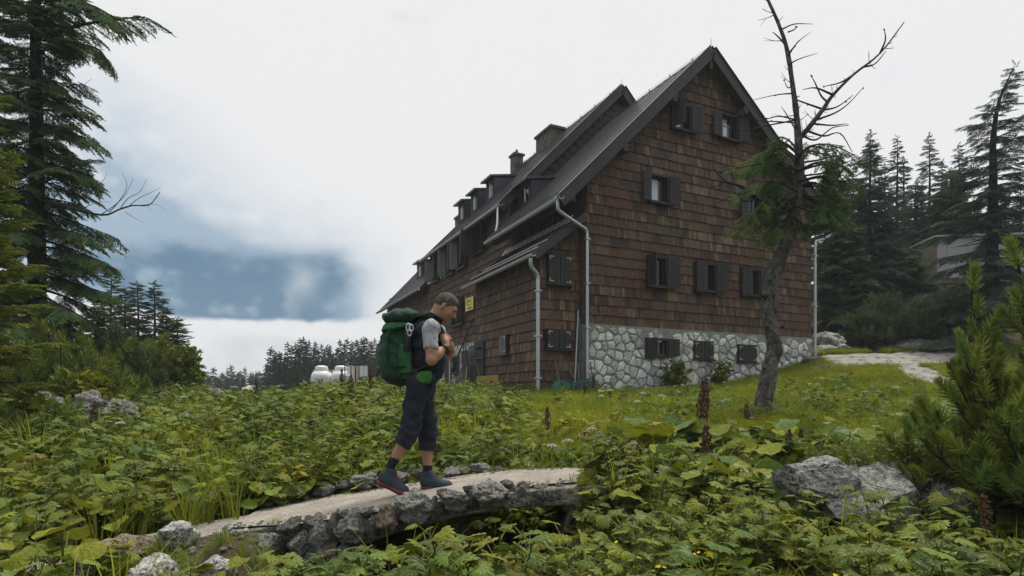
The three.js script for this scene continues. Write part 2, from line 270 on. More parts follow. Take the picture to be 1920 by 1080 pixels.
part('rear_wall', merge([box(0.3, 8, 25, 10.45, 3, -12.8), box(10.2, 9, 0.3, 5.3, 2.5, -25.4)]), M.wall, HUT);
part('floor', merge([box(10, 0.1, 24.6, 5.3, 2.9, -12.8), box(10, 0.1, 24.6, 5.3, 5.8, -12.8)]), M.wall, HUT);
const clear = (ws) => (u, h) => ws.every(({ r }) => u < r[0] - 0.06 || u > r[1] + 0.06 || h < r[2] - 0.10 || h > r[3] + 0.12);
const cg = clear(GW), cs = clear(SW);
shingle(V3(0, 0, 0), X, Z, 0, 10.62, STONE_TOP - 0.03, 12.1, (u, h) => h < roofAt(u) + 0.12 && cg(u, h), 7, (u, h, r) => (h > 8.6 || (h > 6 && u < 1.6) ? [6, 0, 1, 6, 4][Math.floor(r * 5)] : h > 5 ? [2, 4, 7, 1, 0, 5, 3][Math.floor(r * 7)] : [0, 1, 2, 6, 4, 1, 3][Math.floor(r * 7)]));
shingle(V3(0, 0, 0), V3(0, 0, -1), NX_, 5.4, 25.3, 2.62, midTop, (v, h) => (v < 15.7 || h < 6.1) && (h < 7.9) && cs(v, h), 8, (u, h, r) => [1, 0, 4, 2, 7, 3][Math.floor(r * 6)]);
shingle(V3(0, 0, 0), V3(0, 0, -1), NX_, 0.0, 5.4, 5.4, 6.75, () => true, 9, (u, h, r) => [1, 3, 7][Math.floor(r * 3)]);
// gable wall of the middle block above the front roof: dark lapped boards
{
  const gm = (u) => (u < MIDR[0] ? MIDE[1] + (u - MIDE[0]) * sM : MIDR[1] - (u - MIDR[0]) * sM) - 0.22;
  part('middle_gable_wall', slab([[0, 6], [10.6, 6], [10.6, gm(10.6)], [MIDR[0], gm(MIDR[0])], [0, gm(0)]], [], 0.25, gableXf(5.72)), M.dark, HUT);
  for (let h = 7.3; h < 13.2; h += 0.32) { const ul = Math.max(0.02, MIDE[0] + (h + 0.4 + 0.22 - MIDE[1]) / sM), ur = MIDR[0] + (MIDR[0] - ul) * 0.9; if (ur - ul > 0.3) part('lapped_board', obox(P((ul + ur) / 2, h + 0.16, 5.695), X, V3(0, 0.996, -0.09).normalize(), V3(0, 0.09, 0.996).normalize(), ur - ul, 0.33, 0.022), M.dark, HUT); }
}
// roofs -----------------------------------------------------------------
function roofSide(e, r, v0, v1, pw, underT = 0.14) {
  const d = V3(r[0] - e[0], r[1] - e[1], 0), len = d.length(); d.normalize(); let n = V3(-d.y, d.x, 0); if (n.y < 0) n.negate();
  const mid = (v, off, t = 0.5) => P(mix(e[0], r[0], t), mix(e[1], r[1], t), v).addScaledVector(n, off);
  part('roof_deck', obox(mid((v0 + v1) / 2, -underT / 2 - 0.02), d, n, d.clone().cross(n), len - 0.02, underT, v1 - v0 - 0.02), M.dark, HUT);
  const N = Math.round((v1 - v0) / pw), w = (v1 - v0) / N, rr = RNG(Math.round(v0 * 100 + e[1] * 10));
  const g = merge([box(len, 0.012, w - 0.004), box(len - 0.04, 0.026, 0.022, 0, 0.016, w / 2 - 0.02)]);
  for (let i = 0; i < N; i++) { const p = part('roof_panel', g, M.roof, HUT); const z = d.clone().cross(n); p.matrixAutoUpdate = true; const m4 = new THREE.Matrix4().makeBasis(d, n, z).setPosition(mid(v0 + (i + 0.5) * w, 0.004 + rr() * 0.006)); m4.decompose(p.position, p.quaternion, p.scale); }
  return { d, n, len, mid };
}
const rl = roofSide(EAVL, RIDGE, -0.4, 5.5, 0.46), rR = roofSide(EAVR, RIDGE, -0.4, 5.5, 0.9);
const ml = roofSide(MIDE, MIDR, 5.4, 16.0, 0.53), mr = roofSide([11.3, 7.74], MIDR, 5.4, 16.0, 1.6);
const THE = [-0.6, 6.05], THR = [5.0, 12.1];
const tl = roofSide(THE, THR, 15.72, 25.4, 0.55), tr = roofSide([10.6, 6.5], THR, 15.72, 25.4, 2.4);
const rakes = (e, r, e2, v, h = 0.36) => { for (const q of [e, e2]) { const a = P(q[0], q[1] - 0.17, v), b = P(r[0], r[1] - 0.17, v); const dd = b.clone().sub(a).normalize(); let n = V3(-dd.y, dd.x, 0); if (n.y < 0) n.negate(); part('rake_board', obox(a.clone().add(b).multiplyScalar(0.5).addScaledVector(n, 0.02), dd, n, dd.clone().cross(n), a.distanceTo(b) + (q === e ? 0.14 : 0), h, 0.05), M.rake, HUT); part('rake_trim', obox(a.clone().add(b).multiplyScalar(0.5).addScaledVector(n, 0.215).add(V3(0, 0, 0.02)), dd, n, dd.clone().cross(n), a.distanceTo(b) + 0.06, 0.03, 0.1), M.roof, HUT); } };
rakes(EAVL, RIDGE, EAVR, -0.43); rakes(MIDE, MIDR, [11.3, 7.74], 5.37, 0.34);
// ridge caps, lightning rods, purlin ends
for (const [r, v0, v1] of [[RIDGE, -0.46, 5.6], [MIDR, 5.34, 16.0], [THR, 15.7, 25.4]]) {
  part('ridge_cap', merge([obox(P(r[0] - 0.09, r[1] - 0.06, (v0 + v1) / 2), V3(0.707, 0.707, 0), V3(-0.707, 0.707, 0), Z, 0.28, 0.02, v1 - v0), obox(P(r[0] + 0.09, r[1] - 0.06, (v0 + v1) / 2), V3(0.707, -0.707, 0), V3(0.707, 0.707, 0), Z, 0.28, 0.02, v1 - v0)]), M.roof, HUT);
  part('lightning_rod', rod(P(r[0], r[1], v0 + 0.1), P(r[0] + 0.03, r[1] + 0.35, v0 + 0.1), 0.012, 0.005), M.iron, HUT);
  const pins = []; for (let v = v0 + 1; v < v1; v += 1.2) pins.push(rod(P(r[0], r[1], v), P(r[0], r[1] + 0.13, v), 0.02, 0.015, 5)); pins.push(rod(P(r[0], r[1] + 0.1, v0 + 0.1), P(r[0], r[1] + 0.1, v1), 0.006, 0.006, 4)); part('lightning_wire', merge(pins), M.iron, HUT);
}
for (const u of [1.05, 3.1]) part('purlin_end', box(0.2, 0.24, 0.5, u + 0.2, roofAt(u) - 0.02, 0.2), M.dark, HUT);
for (const u of [8.6, 6.8]) part('purlin_end', box(0.2, 0.24, 0.5, u - 0.2, roofAt(u) - 0.06, 0.2), M.dark, HUT);
part('ridge_bracket', bar(P(RIDGE[0], RIDGE[1] - 0.75, -0.36), P(RIDGE[0], RIDGE[1] - 0.35, -0.36), 0.12, 0.08), M.dark, HUT);
part('wall_plate', box(0.28, 0.3, 5.8, -0.7, 6.2, -2.6), M.dark, HUT);
// snow guards along the front eave: rows of small hooks
{ const gs = []; for (let v = -0.2; v < 5.2; v += 0.23) for (const t of [0.035, 0.07]) gs.push(obox(rl.mid(v + t * 1.6, 0.05, t), rl.d, rl.n, rl.d.clone().cross(rl.n), 0.035, 0.05, 0.02)); const m = part('snow_hook', merge(gs), M.iron, HUT); m.userData.kind = 'stuff'; }
// gutters and downpipes
function gutter(a, b, r = 0.085) { const d = b.clone().sub(a), L = d.length(); d.normalize(); const s = new THREE.Shape(); s.absarc(0, 0, r, Math.PI, 2 * Math.PI, false); s.absarc(0, 0, r - 0.014, 2 * Math.PI, Math.PI, true); const g = new THREE.ExtrudeGeometry(s, { depth: L, bevelEnabled: false, curveSegments: 8 }); g.applyMatrix4(new THREE.Matrix4().makeBasis(V3(0, 1, 0).cross(d), V3(0, 1, 0), d).setPosition(a)); const m = part('gutter', merge([g, rod(a.clone().add(V3(0, 0, 0)).addScaledVector(V3(0, 1, 0).cross(d), r), b.clone().addScaledVector(V3(0, 1, 0).cross(d), r), 0.014), rod(a.clone().addScaledVector(V3(0, 1, 0).cross(d), -r), b.clone().addScaledVector(V3(0, 1, 0).cross(d), -r), 0.014)]), M.zinc, HUT); return m; }
gutter(P(-1.17, 6.08, -0.46), P(-1.17, 6.02, 5.3)); gutter(P(-0.5, 7.66, 5.3), P(-0.5, 7.62, 16.0)); gutter(P(-0.68, 6.0, 15.7), P(-0.68, 5.95, 25.5)); gutter(P(11.58, 6.78, -0.4), P(11.58, 6.72, 5.4));
function downpipe(pts, r, rings) { const d = part('downpipe', pipe(pts, r, 10, pts.length * 8), M.zinc, HUT); for (const p of rings) part('bracket', box(r * 2.9, 0.035, r * 2.9, p.x, p.y, p.z), M.zinc, d); return d; }
downpipe([P(-1.17, 6.0, -0.25), P(-1.17, 5.86, -0.25), P(-1.12, 5.72, -0.22), P(-0.6, 5.5, -0.18), P(-0.1, 5.3, -0.14), P(-0.03, 5.18, -0.12), P(-0.02, 4.9, -0.12), P(-0.02, 3, -0.12), P(-0.02, 1, -0.12), P(-0.02, 0.1, -0.12)], 0.055, [P(-0.02, 5.0, -0.12), P(-0.02, 3.6, -0.12), P(-0.02, 2.2, -0.12), P(-0.02, 0.8, -0.12)]);
downpipe([P(11.58, 6.7, -0.3), P(11.57, 6.55, -0.28), P(11.1, 6.3, -0.18), P(10.8, 6.2, -0.13), P(10.72, 6.05, -0.12), P(10.72, 4, -0.12), P(10.72, 2, -0.12), P(10.72, 1.0, -0.12)], 0.055, [P(10.72, 5.6, -0.12), P(10.72, 3.6, -0.12), P(10.72, 1.8, -0.12)]);
downpipe([P(-0.5, 7.6, 5.55), P(-0.55, 7.3, 5.5), P(-0.6, 6.9, 5.4), P(-0.75, 6.3, 5.3)], 0.05, []);
// chimneys
function chimney(u, v, h0, h1, w, d, pots) { const g = part('chimney', metric(merge([box(w, h1 - h0, d, u, (h0 + h1) / 2, -v)])), M.chimney, HUT); part('cap', metric(box(w + 0.16, 0.12, d + 0.16, u, h1 + 0.06, -v)), M.chimney, g); for (const o of pots) part('pot', rod(P(u, h1 + 0.1, v + o), P(u, h1 + 0.42, v + o), 0.09, 0.075, 8), M.iron, g); return g; }
chimney(5.0, 11.0, 12.6, 13.75, 0.8, 1.6, []); chimney(5.2, 15.3, 12.6, 14.2, 0.55, 0.6, [0]); chimney(4.9, 23.6, 11.4, 12.8, 0.6, 0.9, [-0.25, 0.25]);
// dormers: shed-roofed boxes standing on the slope
function dormer(e, s, u0, v0, v1, hh, lenU) {
  const y0 = e[1] + (u0 - e[0]) * s, y1 = y0 + hh, dm = new THREE.Group(); dm.name = 'dormer'; HUT.add(dm);
  const uB = u0 + lenU, side = (v) => { const sp = new THREE.Shape([[u0, y0 - 0.1], [u0, y1], [uB, y1 + 0.18 * lenU], [uB, e[1] + (uB - e[0]) * s - 0.1]].map((q) => new THREE.Vector2(...q))); const g = new THREE.ExtrudeGeometry(sp, { depth: 0.06, bevelEnabled: false }); g.translate(0, 0, -v - 0.03); return g; };
  part('dormer_side', side(v0), M.roof, dm); part('dormer_side', side(v1), M.roof, dm);
  const w = v1 - v0, c = -(v0 + v1) / 2;
  part('dormer_front', merge([box(0.06, hh, 0.14, u0, (y0 + y1) / 2, -v0 - 0.1), box(0.06, hh, 0.14, u0, (y0 + y1) / 2, -v1 + 0.1), box(0.06, 0.16, w, u0, y1 - 0.08, c), box(0.06, 0.14, w, u0, y0 + 0.05, c)]), M.frame, dm);
  part('pane', box(0.012, hh - 0.2, w - 0.3, u0 + 0.01, (y0 + y1) / 2, c), M.glass, dm); part('window_bar', box(0.04, hh - 0.2, 0.05, u0, (y0 + y1) / 2, c), M.whitewood, dm);
  const a = P(u0 - 0.28, y1 - 0.05, (v0 + v1) / 2), b = P(uB, y1 + 0.18 * lenU, (v0 + v1) / 2), dd = b.clone().sub(a).normalize(); part('dormer_roof', obox(a.clone().add(b).multiplyScalar(0.5).add(V3(0, 0.07, 0)), dd, V3(-dd.y, dd.x, 0), Z, a.distanceTo(b), 0.09, w + 0.3), M.roof, dm);
}
for (const v of [10.9, 13.0, 14.9]) dormer(MIDE, sM, 1.75, v, v + 0.95, 1.0, 1.25);
dormer(EAVL, sL, 0.3, 4.25, 5.3, 0.82, 1.0);
for (const v of [16.6, 19.6]) dormer(THE, 1.08, 0.75, v, v + 1.0, 0.95, 1.1);

// windows ----------------------------------------------------------------
const boardGeo = {};
function shutterGeo(w, h) { const k = w.toFixed(2) + h.toFixed(2); if (boardGeo[k]) return boardGeo[k]; const n = Math.max(2, Math.round(w / 0.11)), gs = []; for (let i = 0; i < n; i++) gs.push(box(w / n - 0.012, h, 0.032, (i + 0.5) * w / n, 0, 0)); gs.push(box(w - 0.04, h - 0.02, 0.016, w / 2, 0, -0.002)); return (boardGeo[k] = metric(merge(gs))); }
// plane frame: o at the wall face, ax along the wall, n outwards
function windowOn(o, ax, n, w, deep = 0.3) {
  const [a, b, c, d] = w.r, up = V3(0, 1, 0), B = (u, h, out) => o.clone().addScaledVector(ax, u).addScaledVector(up, h).addScaledVector(n, out);
  const bx = (u, h, out, su, sh, sn) => obox(B(u, h, out), ax, up, n, su, sh, sn), W = b - a, Hh = d - c, um = (a + b) / 2, hm = (c + d) / 2, f = 0.075;
  const win = part('window', merge([bx(a + f / 2 - 0.03, hm, 0.03, f, Hh + 0.06, 0.12), bx(b - f / 2 + 0.03, hm, 0.03, f, Hh + 0.06, 0.12), bx(um, d - f / 2 + 0.03, 0.03, W - f, f, 0.12), bx(um, c + f / 2 - 0.03, 0.03, W - f, f, 0.12)]), M.frame, HUT);
  part('sill', bx(um, c - 0.045, 0.09, W + 0.16, 0.035, 0.16), w.pale ? M.shutterPale : M.frame, win);
  if (!w.hinge) {
    const iw = W - 0.02, ih = Hh - 0.02, mat = w.pine ? M.pinewood : M.frame;
    part('sash', merge([bx(a + 0.045, hm, -0.1, 0.05, ih, 0.05), bx(b - 0.045, hm, -0.1, 0.05, ih, 0.05), bx(um, d - 0.04, -0.1, iw - 0.1, 0.05, 0.05), bx(um, c + 0.045, -0.1, iw - 0.1, 0.06, 0.05), bx(um + (w.cur ? W * 0.24 : 0), hm, -0.1, 0.06, ih - 0.12, 0.05)]), mat, win);
    part('pane', bx(um, hm, -0.1, iw - 0.1, ih - 0.1, 0.008), M.glass, win);
    if (w.sash) part('ajar_sash', obox(B(um + 0.02, hm, -0.02), ax.clone().multiplyScalar(0.35).addScaledVector(n, -0.93).normalize(), up, ax.clone().multiplyScalar(0.93).addScaledVector(n, 0.35).normalize(), 0.3, Hh - 0.16, 0.035), M.plank, win);
    if (w.cur) { const cu = new THREE.PlaneGeometry(W - 0.12 - (W * 0.26), Hh - 0.1, 24, 1), pp = cu.attributes.position; for (let i = 0; i < pp.count; i++) pp.setZ(i, 0.018 * Math.sin(pp.getX(i) * 60)); cu.computeVertexNormals(); cu.applyMatrix4(new THREE.Matrix4().makeBasis(up.clone().cross(n), up, n).setPosition(B(um - W * 0.15, hm, -0.19))); part('curtain', cu, M.curtain, win); }
  }
  for (const [sw, sd, deg] of w.sh) {
    const left = sd === 'L', ang = deg * Math.PI / 180, hx = left ? a - 0.01 : b + 0.01, dir = ax.clone().multiplyScalar((left ? 1 : -1) * Math.cos(ang)).addScaledVector(n, Math.sin(ang)), nn = dir.clone().cross(up).multiplyScalar(1);
    const sh = part('shutter', shutterGeo(sw, Hh + 0.02), w.pale ? M.shutterPale : M.shutter, HUT); const m4 = new THREE.Matrix4().makeBasis(dir, up, nn).setPosition(B(hx, hm, 0.115)); m4.decompose(sh.position, sh.quaternion, sh.scale);
    const hg = []; const zz = nn.dot(n) >= 0 ? 0.019 : -0.019; for (const y of [-1, 1]) { hg.push(box(0.16, 0.022, 0.006, 0.09, y * (Hh / 2 - 0.06), zz), box(0.022, 0.1, 0.006, 0.03, y * (Hh / 2 - 0.1), zz)); if (w.hinge && sw > 0.6) hg.push(box(0.16, 0.022, 0.006, sw - 0.09, y * (Hh / 2 - 0.06), zz), box(0.022, 0.1, 0.006, sw - 0.03, y * (Hh / 2 - 0.1), zz)); }
    for (const q of hg) part('hinge', q, w.hinge ? M.brass : M.iron, sh);
  }
}
for (const w of GW) windowOn(V3(0, 0, 0.05), X, Z, w);
for (const w of BW) windowOn(V3(0, 0, 0.06), X, Z, w);
for (const w of SW) windowOn(V3(-0.05, 0, 0), V3(0, 0, -1), NX_, w);

// annexe: a lean-to on the side wall --------------------------------------
const AV0 = 0.35, AV1 = 5.4, AU = -1.5, aTop = (u) => 5.82 + u * 0.80;
const AWF = [{ r: [-1.22, -0.44, 3.58, 4.47], sh: [[0.39, 'L', 0], [0.39, 'R', 0]], hinge: 1 }, { r: [-1.26, -0.46, 1.53, 2.12], sh: [[0.4, 'L', 0], [0.4, 'R', 0]], hinge: 1 }];
const AWS = [{ r: [2.42, 2.95, 1.52, 2.14], sh: [[0.53, 'L', 0]], hinge: 1, pale: 1 }];
part('annexe_wall', slab([[AU, -0.6], [-0.05, -0.6], [-0.05, aTop(-0.05) - 0.12], [AU, aTop(AU) - 0.12]], AWF.map((w) => w.r), 0.3, gableXf(AV0)), M.wall, HUT);
part('annexe_wall', slab([[AV0, -0.6], [4.55, -0.6], [4.55, 1.95], [5.35, 1.95], [5.35, -0.6], [AV1, -0.6], [AV1, aTop(AU) - 0.12], [AV0, aTop(AU) - 0.12]], AWS.map((w) => w.r), 0.2, new THREE.Matrix4().makeBasis(V3(0, 0, -1), V3(0, 1, 0), V3(-1, 0, 0)).setPosition(AU + 0.2, 0, 0)), M.wall, HUT);
part('annexe_wall', box(1.4, 6.2, 0.2, -0.78, 1.8, -AV1 + 0.1), M.wall, HUT);
const ca = clear(AWF), cb = clear([...AWS, { r: [4.62, 5.3, -1, 1.9] }]);
shingle(V3(0, 0, -AV0), X, Z, AU - 0.02, -0.03, -0.12, 5.8, (u, h) => h < aTop(u) - 0.05 && ca(u, h), 17, (u, h, r) => [2, 0, 5, 2, 1, 6][Math.floor(r * 6)]);
shingle(V3(AU, 0, 0), V3(0, 0, -1), NX_, AV0 - 0.04, AV1, -0.12, 4.55, (v, h) => cb(v, h), 18, (u, h, r) => (h > 3.4 ? [1, 3, 7, 1][Math.floor(r * 4)] : [0, 4, 2, 5, 1, 7][Math.floor(r * 6)]));
for (const w of AWF) windowOn(V3(0, 0, -AV0 + 0.05), X, Z, w);
for (const w of AWS) windowOn(V3(AU - 0.05, 0, 0), V3(0, 0, -1), NX_, w);
const ae = [-1.86, 5.82 - 1.86 * 0.80 + 0.05], ar = [0.02, 5.87];
const al = roofSide(ae, ar, 0.0, 5.75, 0.36, 0.1);
part('rake_board', obox(P((ae[0] + ar[0]) / 2, (ae[1] + ar[1]) / 2 - 0.1, -0.02), al.d, al.n, al.d.clone().cross(al.n), al.len, 0.22, 0.04), M.rake, HUT);
gutter(P(-1.93, 4.33, -0.1), P(-1.93, 4.28, 5.8), 0.075);
downpipe([P(-1.93, 4.24, 0.06), P(-1.93, 4.12, 0.08), P(-1.88, 3.98, 0.12), P(-1.66, 3.82, 0.2), P(-1.6, 3.68, 0.22), P(-1.6, 3.4, 0.22), P(-1.6, 1.5, 0.22), P(-1.6, -0.1, 0.22)], 0.062, [P(-1.6, 3.3, 0.22), P(-1.6, 1.9, 0.22), P(-1.6, 0.6, 0.22)]);
// upright grey flashing tabs where the annexe roof meets the wall, and snow bars
for (let i = 0; i < 14; i++) { const v = 0.45 + i * 0.37; part('flashing_tab', obox(P(-0.34, 5.82 - 0.34 * 0.8 + 0.18, v), V3(0.5, 0.85, 0).normalize(), V3(-0.85, 0.5, 0).normalize(), Z, 0.30, 0.02, 0.27), M.tab, HUT); }
for (const t of [0.12, 0.3]) part('snow_bar', rod(al.mid(0.1, 0.07, t), al.mid(5.6, 0.07, t), 0.018), M.zinc, HUT);
// plank door with brace in the annexe, dark door post
{
  const d = part('door', metric(merge([0, 1, 2, 3, 4].map((i) => box(0.04, 1.86, 0.155, AU - 0.02, 0.93, -4.68 - i * 0.162)))), M.shutter, HUT);
  part('brace', bar(P(AU - 0.06, 0.35, 4.66), P(AU - 0.06, 1.45, 5.3), 0.03, 0.08, V3(1, 0, 0)), M.plank, d); part('ledge', merge([bar(P(AU - 0.06, 0.3, 4.62), P(AU - 0.06, 0.3, 5.32), 0.03, 0.09, V3(1, 0, 0)), bar(P(AU - 0.06, 1.5, 4.62), P(AU - 0.06, 1.5, 5.32), 0.03, 0.09, V3(1, 0, 0))]), M.plank, d);
  part('door_post', box(0.1, 2.1, 0.12, AU - 0.07, 1.0, -4.54), M.frame, HUT); part('lintel', box(0.1, 0.24, 0.9, AU - 0.06, 2.02, -4.95), M.frame, HUT);
}
// side door and cellar window in the stone part of the side wall
{ const d = part('door', metric(box(0.05, 2.15, 0.7, 0.1, 1.12, -12.55)), M.whitewood, HUT); part('door_frame', merge([box(0.16, 2.3, 0.09, -0.04, 1.1, -12.12), box(0.16, 2.3, 0.09, -0.04, 1.1, -12.98), box(0.16, 0.1, 0.95, -0.04, 2.28, -12.55)]), M.plank, d); }
windowOn(V3(-0.06, 0, 0), V3(0, 0, -1), NX_, { r: [11.1, 11.75, 1.2, 2.0], sh: [], cur: 0 });
// toilet sign
{
  const cv = document.createElement('canvas'); cv.width = 256; cv.height = 224; const c = cv.getContext('2d');
  c.fillStyle = '#e2d75a'; c.fillRect(0, 0, 256, 224); c.fillStyle = '#efe9b0'; c.fillRect(0, 120, 60, 104); c.fillStyle = '#14140f'; c.font = 'bold 92px sans-serif'; c.textBaseline = 'middle'; c.textAlign = 'center'; c.save(); c.translate(134, 56); c.scale(1.25, 0.9); c.fillText('WC', 0, 0); c.restore();
  c.font = 'bold 48px sans-serif'; c.fillText('TOILET', 134, 124); c.fillRect(96, 176, 130, 22); c.beginPath(); c.moveTo(58, 187); c.lineTo(106, 162); c.lineTo(106, 212); c.fill();
  const t = new THREE.CanvasTexture(cv); t.colorSpace = THREE.SRGBColorSpace;
  const g = new THREE.PlaneGeometry(0.92, 0.58); g.rotateY(-Math.PI / 2); g.translate(-0.136, 4.32, -9.55);
  const s = part('sign_board', box(0.03, 0.6, 0.94, -0.118, 4.32, -9.55), M.whitewood, HUT); part('sign_face', g, std({ map: t, roughness: 0.6 }), s);
}
// all shingles: the 300 that show largest one by one, the rest as one part
{
  HUT.updateMatrixWorld(true);
  for (const s of shAll) { const p = s.c.clone().applyMatrix4(HUT.matrixWorld), n = s.n.clone().transformDirection(HUT.matrixWorld); const dist = p.length(), f = -n.dot(p) / dist; s.size = Math.max(0, f) * s.w / (dist * dist) * (Math.abs(p.x / -p.z) < 0.9 ? 1 : 0); if (p.y > 5.2) s.size *= 0.4; }
  shAll.sort((a, b) => b.size - a.size);
  shAll.slice(0, 300).forEach((s) => { const m = part('shingle', shGeo[s.geo], shMat[s.tone], HUT); s.m.decompose(m.position, m.quaternion, m.scale); });
  const rest = shAll.slice(300), gs = [];
  for (const s of rest) { const g = shGeo[s.geo].clone(); g.applyMatrix4(s.m); const c = shTones[s.tone], col = new Float32Array(g.attributes.position.count * 3); for (let i = 0; i < col.length; i += 3) { col[i] = c[0]; col[i + 1] = c[1]; col[i + 2] = c[2]; } g.setAttribute('color', new THREE.BufferAttribute(col, 3)); gs.push(g); }
  const m = part('shingle_cladding', mergeGeometries(gs), std({ color: 0xffffff, vertexColors: true, map: woodMap, bumpMap: woodBump, bumpScale: 0.006, roughness: 0.92 }), HUT); m.userData.kind = 'stuff';
}
// fieldstones of the base, each its own piece
function cells(w0, w1, h0, h1, s, seed) {
  const r = RNG(seed), pts = []; let row = 0;
  for (let y = h0 - s; y < h1 + s; y += s * 0.82, row++) for (let x = w0 - s; x < w1 + s; x += s) pts.push([x + (row % 2) * s * 0.5 + (r() - 0.5) * s * 0.85, y + (r() - 0.5) * s * 0.8]);
  const out = [];
  for (const p of pts) {
    let poly = [[w0, h0], [w1, h0], [w1, h1], [w0, h1]]; if (p[0] < w0 || p[0] > w1 || p[1] < h0 || p[1] > h1) continue;
    for (const q of pts) { if (q === p) continue; const dx = q[0] - p[0], dy = q[1] - p[1], dd = dx * dx + dy * dy; if (dd > 9 * s * s) continue; const mx = (p[0] + q[0]) / 2, my = (p[1] + q[1]) / 2, nw = []; for (let i = 0; i < poly.length; i++) { const a = poly[i], b = poly[(i + 1) % poly.length], fa = (a[0] - mx) * dx + (a[1] - my) * dy, fb = (b[0] - mx) * dx + (b[1] - my) * dy; if (fa <= 0) nw.push(a); if ((fa < 0 && fb > 0) || (fa > 0 && fb < 0)) { const t = fa / (fa - fb); nw.push([a[0] + (b[0] - a[0]) * t, a[1] + (b[1] - a[1]) * t]); } } poly = nw; }
    if (poly.length > 2) out.push({ p, poly });
  }
  return out;
}
function cobble({ p, poly }, gap, dome, seed) {
  const r = RNG(seed); let pl = poly.map((q) => { const dx = q[0] - p[0], dy = q[1] - p[1], l = Math.hypot(dx, dy) || 1, k = Math.max(0.3, (l - gap - 0.03 * r()) / l); return [dx * k, dy * k]; });
  pl = pl.filter((q, i) => Math.hypot(q[0] - pl[(i + 1) % pl.length][0], q[1] - pl[(i + 1) % pl.length][1]) > 0.03); if (pl.length < 3) return null;
  const ch = []; for (let i = 0; i < pl.length; i++) { const a = pl[i], b = pl[(i + 1) % pl.length]; ch.push([a[0] * 0.87 + b[0] * 0.13, a[1] * 0.87 + b[1] * 0.13], [a[0] * 0.13 + b[0] * 0.87, a[1] * 0.13 + b[1] * 0.87]); }
  const n = ch.length, pos = [], uv = [], idx = [], tx = (r() - 0.5) * 0.1, ty = (r() - 0.5) * 0.1, put = (x, y, z) => { pos.push(x, y, z); uv.push(x + p[0], y + p[1]); };
  for (const q of ch) put(q[0], q[1], -0.03); for (const q of ch) put(q[0] * 0.97, q[1] * 0.97, dome * (0.45 + 0.3 * r())); for (const q of ch) { const k = 0.6 + 0.25 * r(); put(q[0] * k, q[1] * k, dome * (0.85 + 0.4 * r()) + q[0] * tx + q[1] * ty); } put(0, 0, dome * (0.9 + 0.4 * r()));
  for (let l = 0; l < 2; l++) for (let i = 0; i < n; i++) { const a = l * n + i, b = l * n + (i + 1) % n; idx.push(a, b, a + n, b, b + n, a + n); }
  for (let i = 0; i < n; i++) idx.push(2 * n + i, 2 * n + (i + 1) % n, 3 * n);
  const g = geoOf(pos, idx, uv); return toCreasedNormals(g, 0.6);
}
const stTones = [[0.70, 0.715, 0.71], [0.85, 0.86, 0.84], [0.50, 0.525, 0.54], [0.95, 0.95, 0.91], [0.86, 0.77, 0.64], [0.62, 0.65, 0.61]];
const stMat = stTones.map((c) => std({ color: lin(...c), map: lightStone, bumpMap: stoneBump, bumpScale: 0.025, roughness: 0.95 }));
{
  const r = RNG(77), tone = () => (r() < 0.06 ? 4 : [0, 1, 2, 1, 3, 5, 0, 3][Math.floor(r() * 8)]);
  cells(0.03, 10.58, -0.25, STONE_TOP - 0.08, 0.345, 5).forEach((c, i) => {
    if (c.p[1] < (c.p[0] / 10.6) * 0.9 - 0.35 || BW.some(({ r: q }) => c.p[0] > q[0] - 0.02 && c.p[0] < q[1] + 0.02 && c.p[1] > q[2] - 0.02 && c.p[1] < q[3] + 0.02)) return;
    const g = cobble(c, 0.014, 0.07, 100 + i); if (!g) return; const m = part('stone', g, stMat[tone()], HUT); m.position.set(c.p[0], c.p[1], 0.045);
  });
  const sideSt = [];
  cells(8.2, 15, -0.1, 2.5, 0.42, 6).forEach((c, i) => {
    if ((c.p[0] > 12.0 && c.p[0] < 13.05 && c.p[1] < 2.3) || (c.p[0] > 11.05 && c.p[0] < 11.8 && c.p[1] > 1.1 && c.p[1] < 2.05)) return;
    const g = cobble({ p: [-c.p[0], c.p[1]], poly: c.poly.map((q) => [-q[0], q[1]]).reverse() }, 0.02, 0.045, 700 + i); if (!g) return; g.applyMatrix4(new THREE.Matrix4().makeRotationY(-Math.PI / 2).setPosition(-0.025, c.p[1], -c.p[0])); const k = stTones[tone()], col = new Float32Array(g.attributes.position.count * 3); for (let q = 0; q < col.length; q++) col[q] = k[q % 3]; g.setAttribute('color', new THREE.BufferAttribute(col, 3)); sideSt.push(g);
  });
  part('stone_facing', merge(sideSt), std({ color: 0xffffff, vertexColors: true, map: lightStone, bumpMap: stoneBump, bumpScale: 0.025, roughness: 0.95 }), HUT).userData.kind = 'stuff';
}

// ---------------------------------------------------------------- trees
const at = (px, py, D) => V3((px - 960) / FOCAL * D, (HORIZON - py) / FOCAL * D, -D);       // a point at distance D
const leafy = (r, g, b, tr = 0.25, o = {}) => phy({ color: lin(r, g, b), transmission: tr, thickness: 0, roughness: 0.92, side: THREE.DoubleSide, specularIntensity: 0.5, ...o });
const bark = (r, g, b) => std({ color: lin(r, g, b), map: barkMap, bumpMap: barkBump, bumpScale: 0.025, roughness: 1 });
const MB = { grey: std({ color: lin(0.31, 0.292, 0.27), map: barkMap, bumpMap: barkBump, bumpScale: 0.07, roughness: 1 }), brown: bark(0.17, 0.14, 0.115), dark: bark(0.10, 0.085, 0.075) };
const MN = { spruce: leafy(0.062, 0.102, 0.034), blue: leafy(0.056, 0.100, 0.060), larch: leafy(0.072, 0.122, 0.040), bright: leafy(0.16, 0.195, 0.020), mugo: leafy(0.12, 0.155, 0.024), mugoDark: leafy(0.052, 0.080, 0.028) };
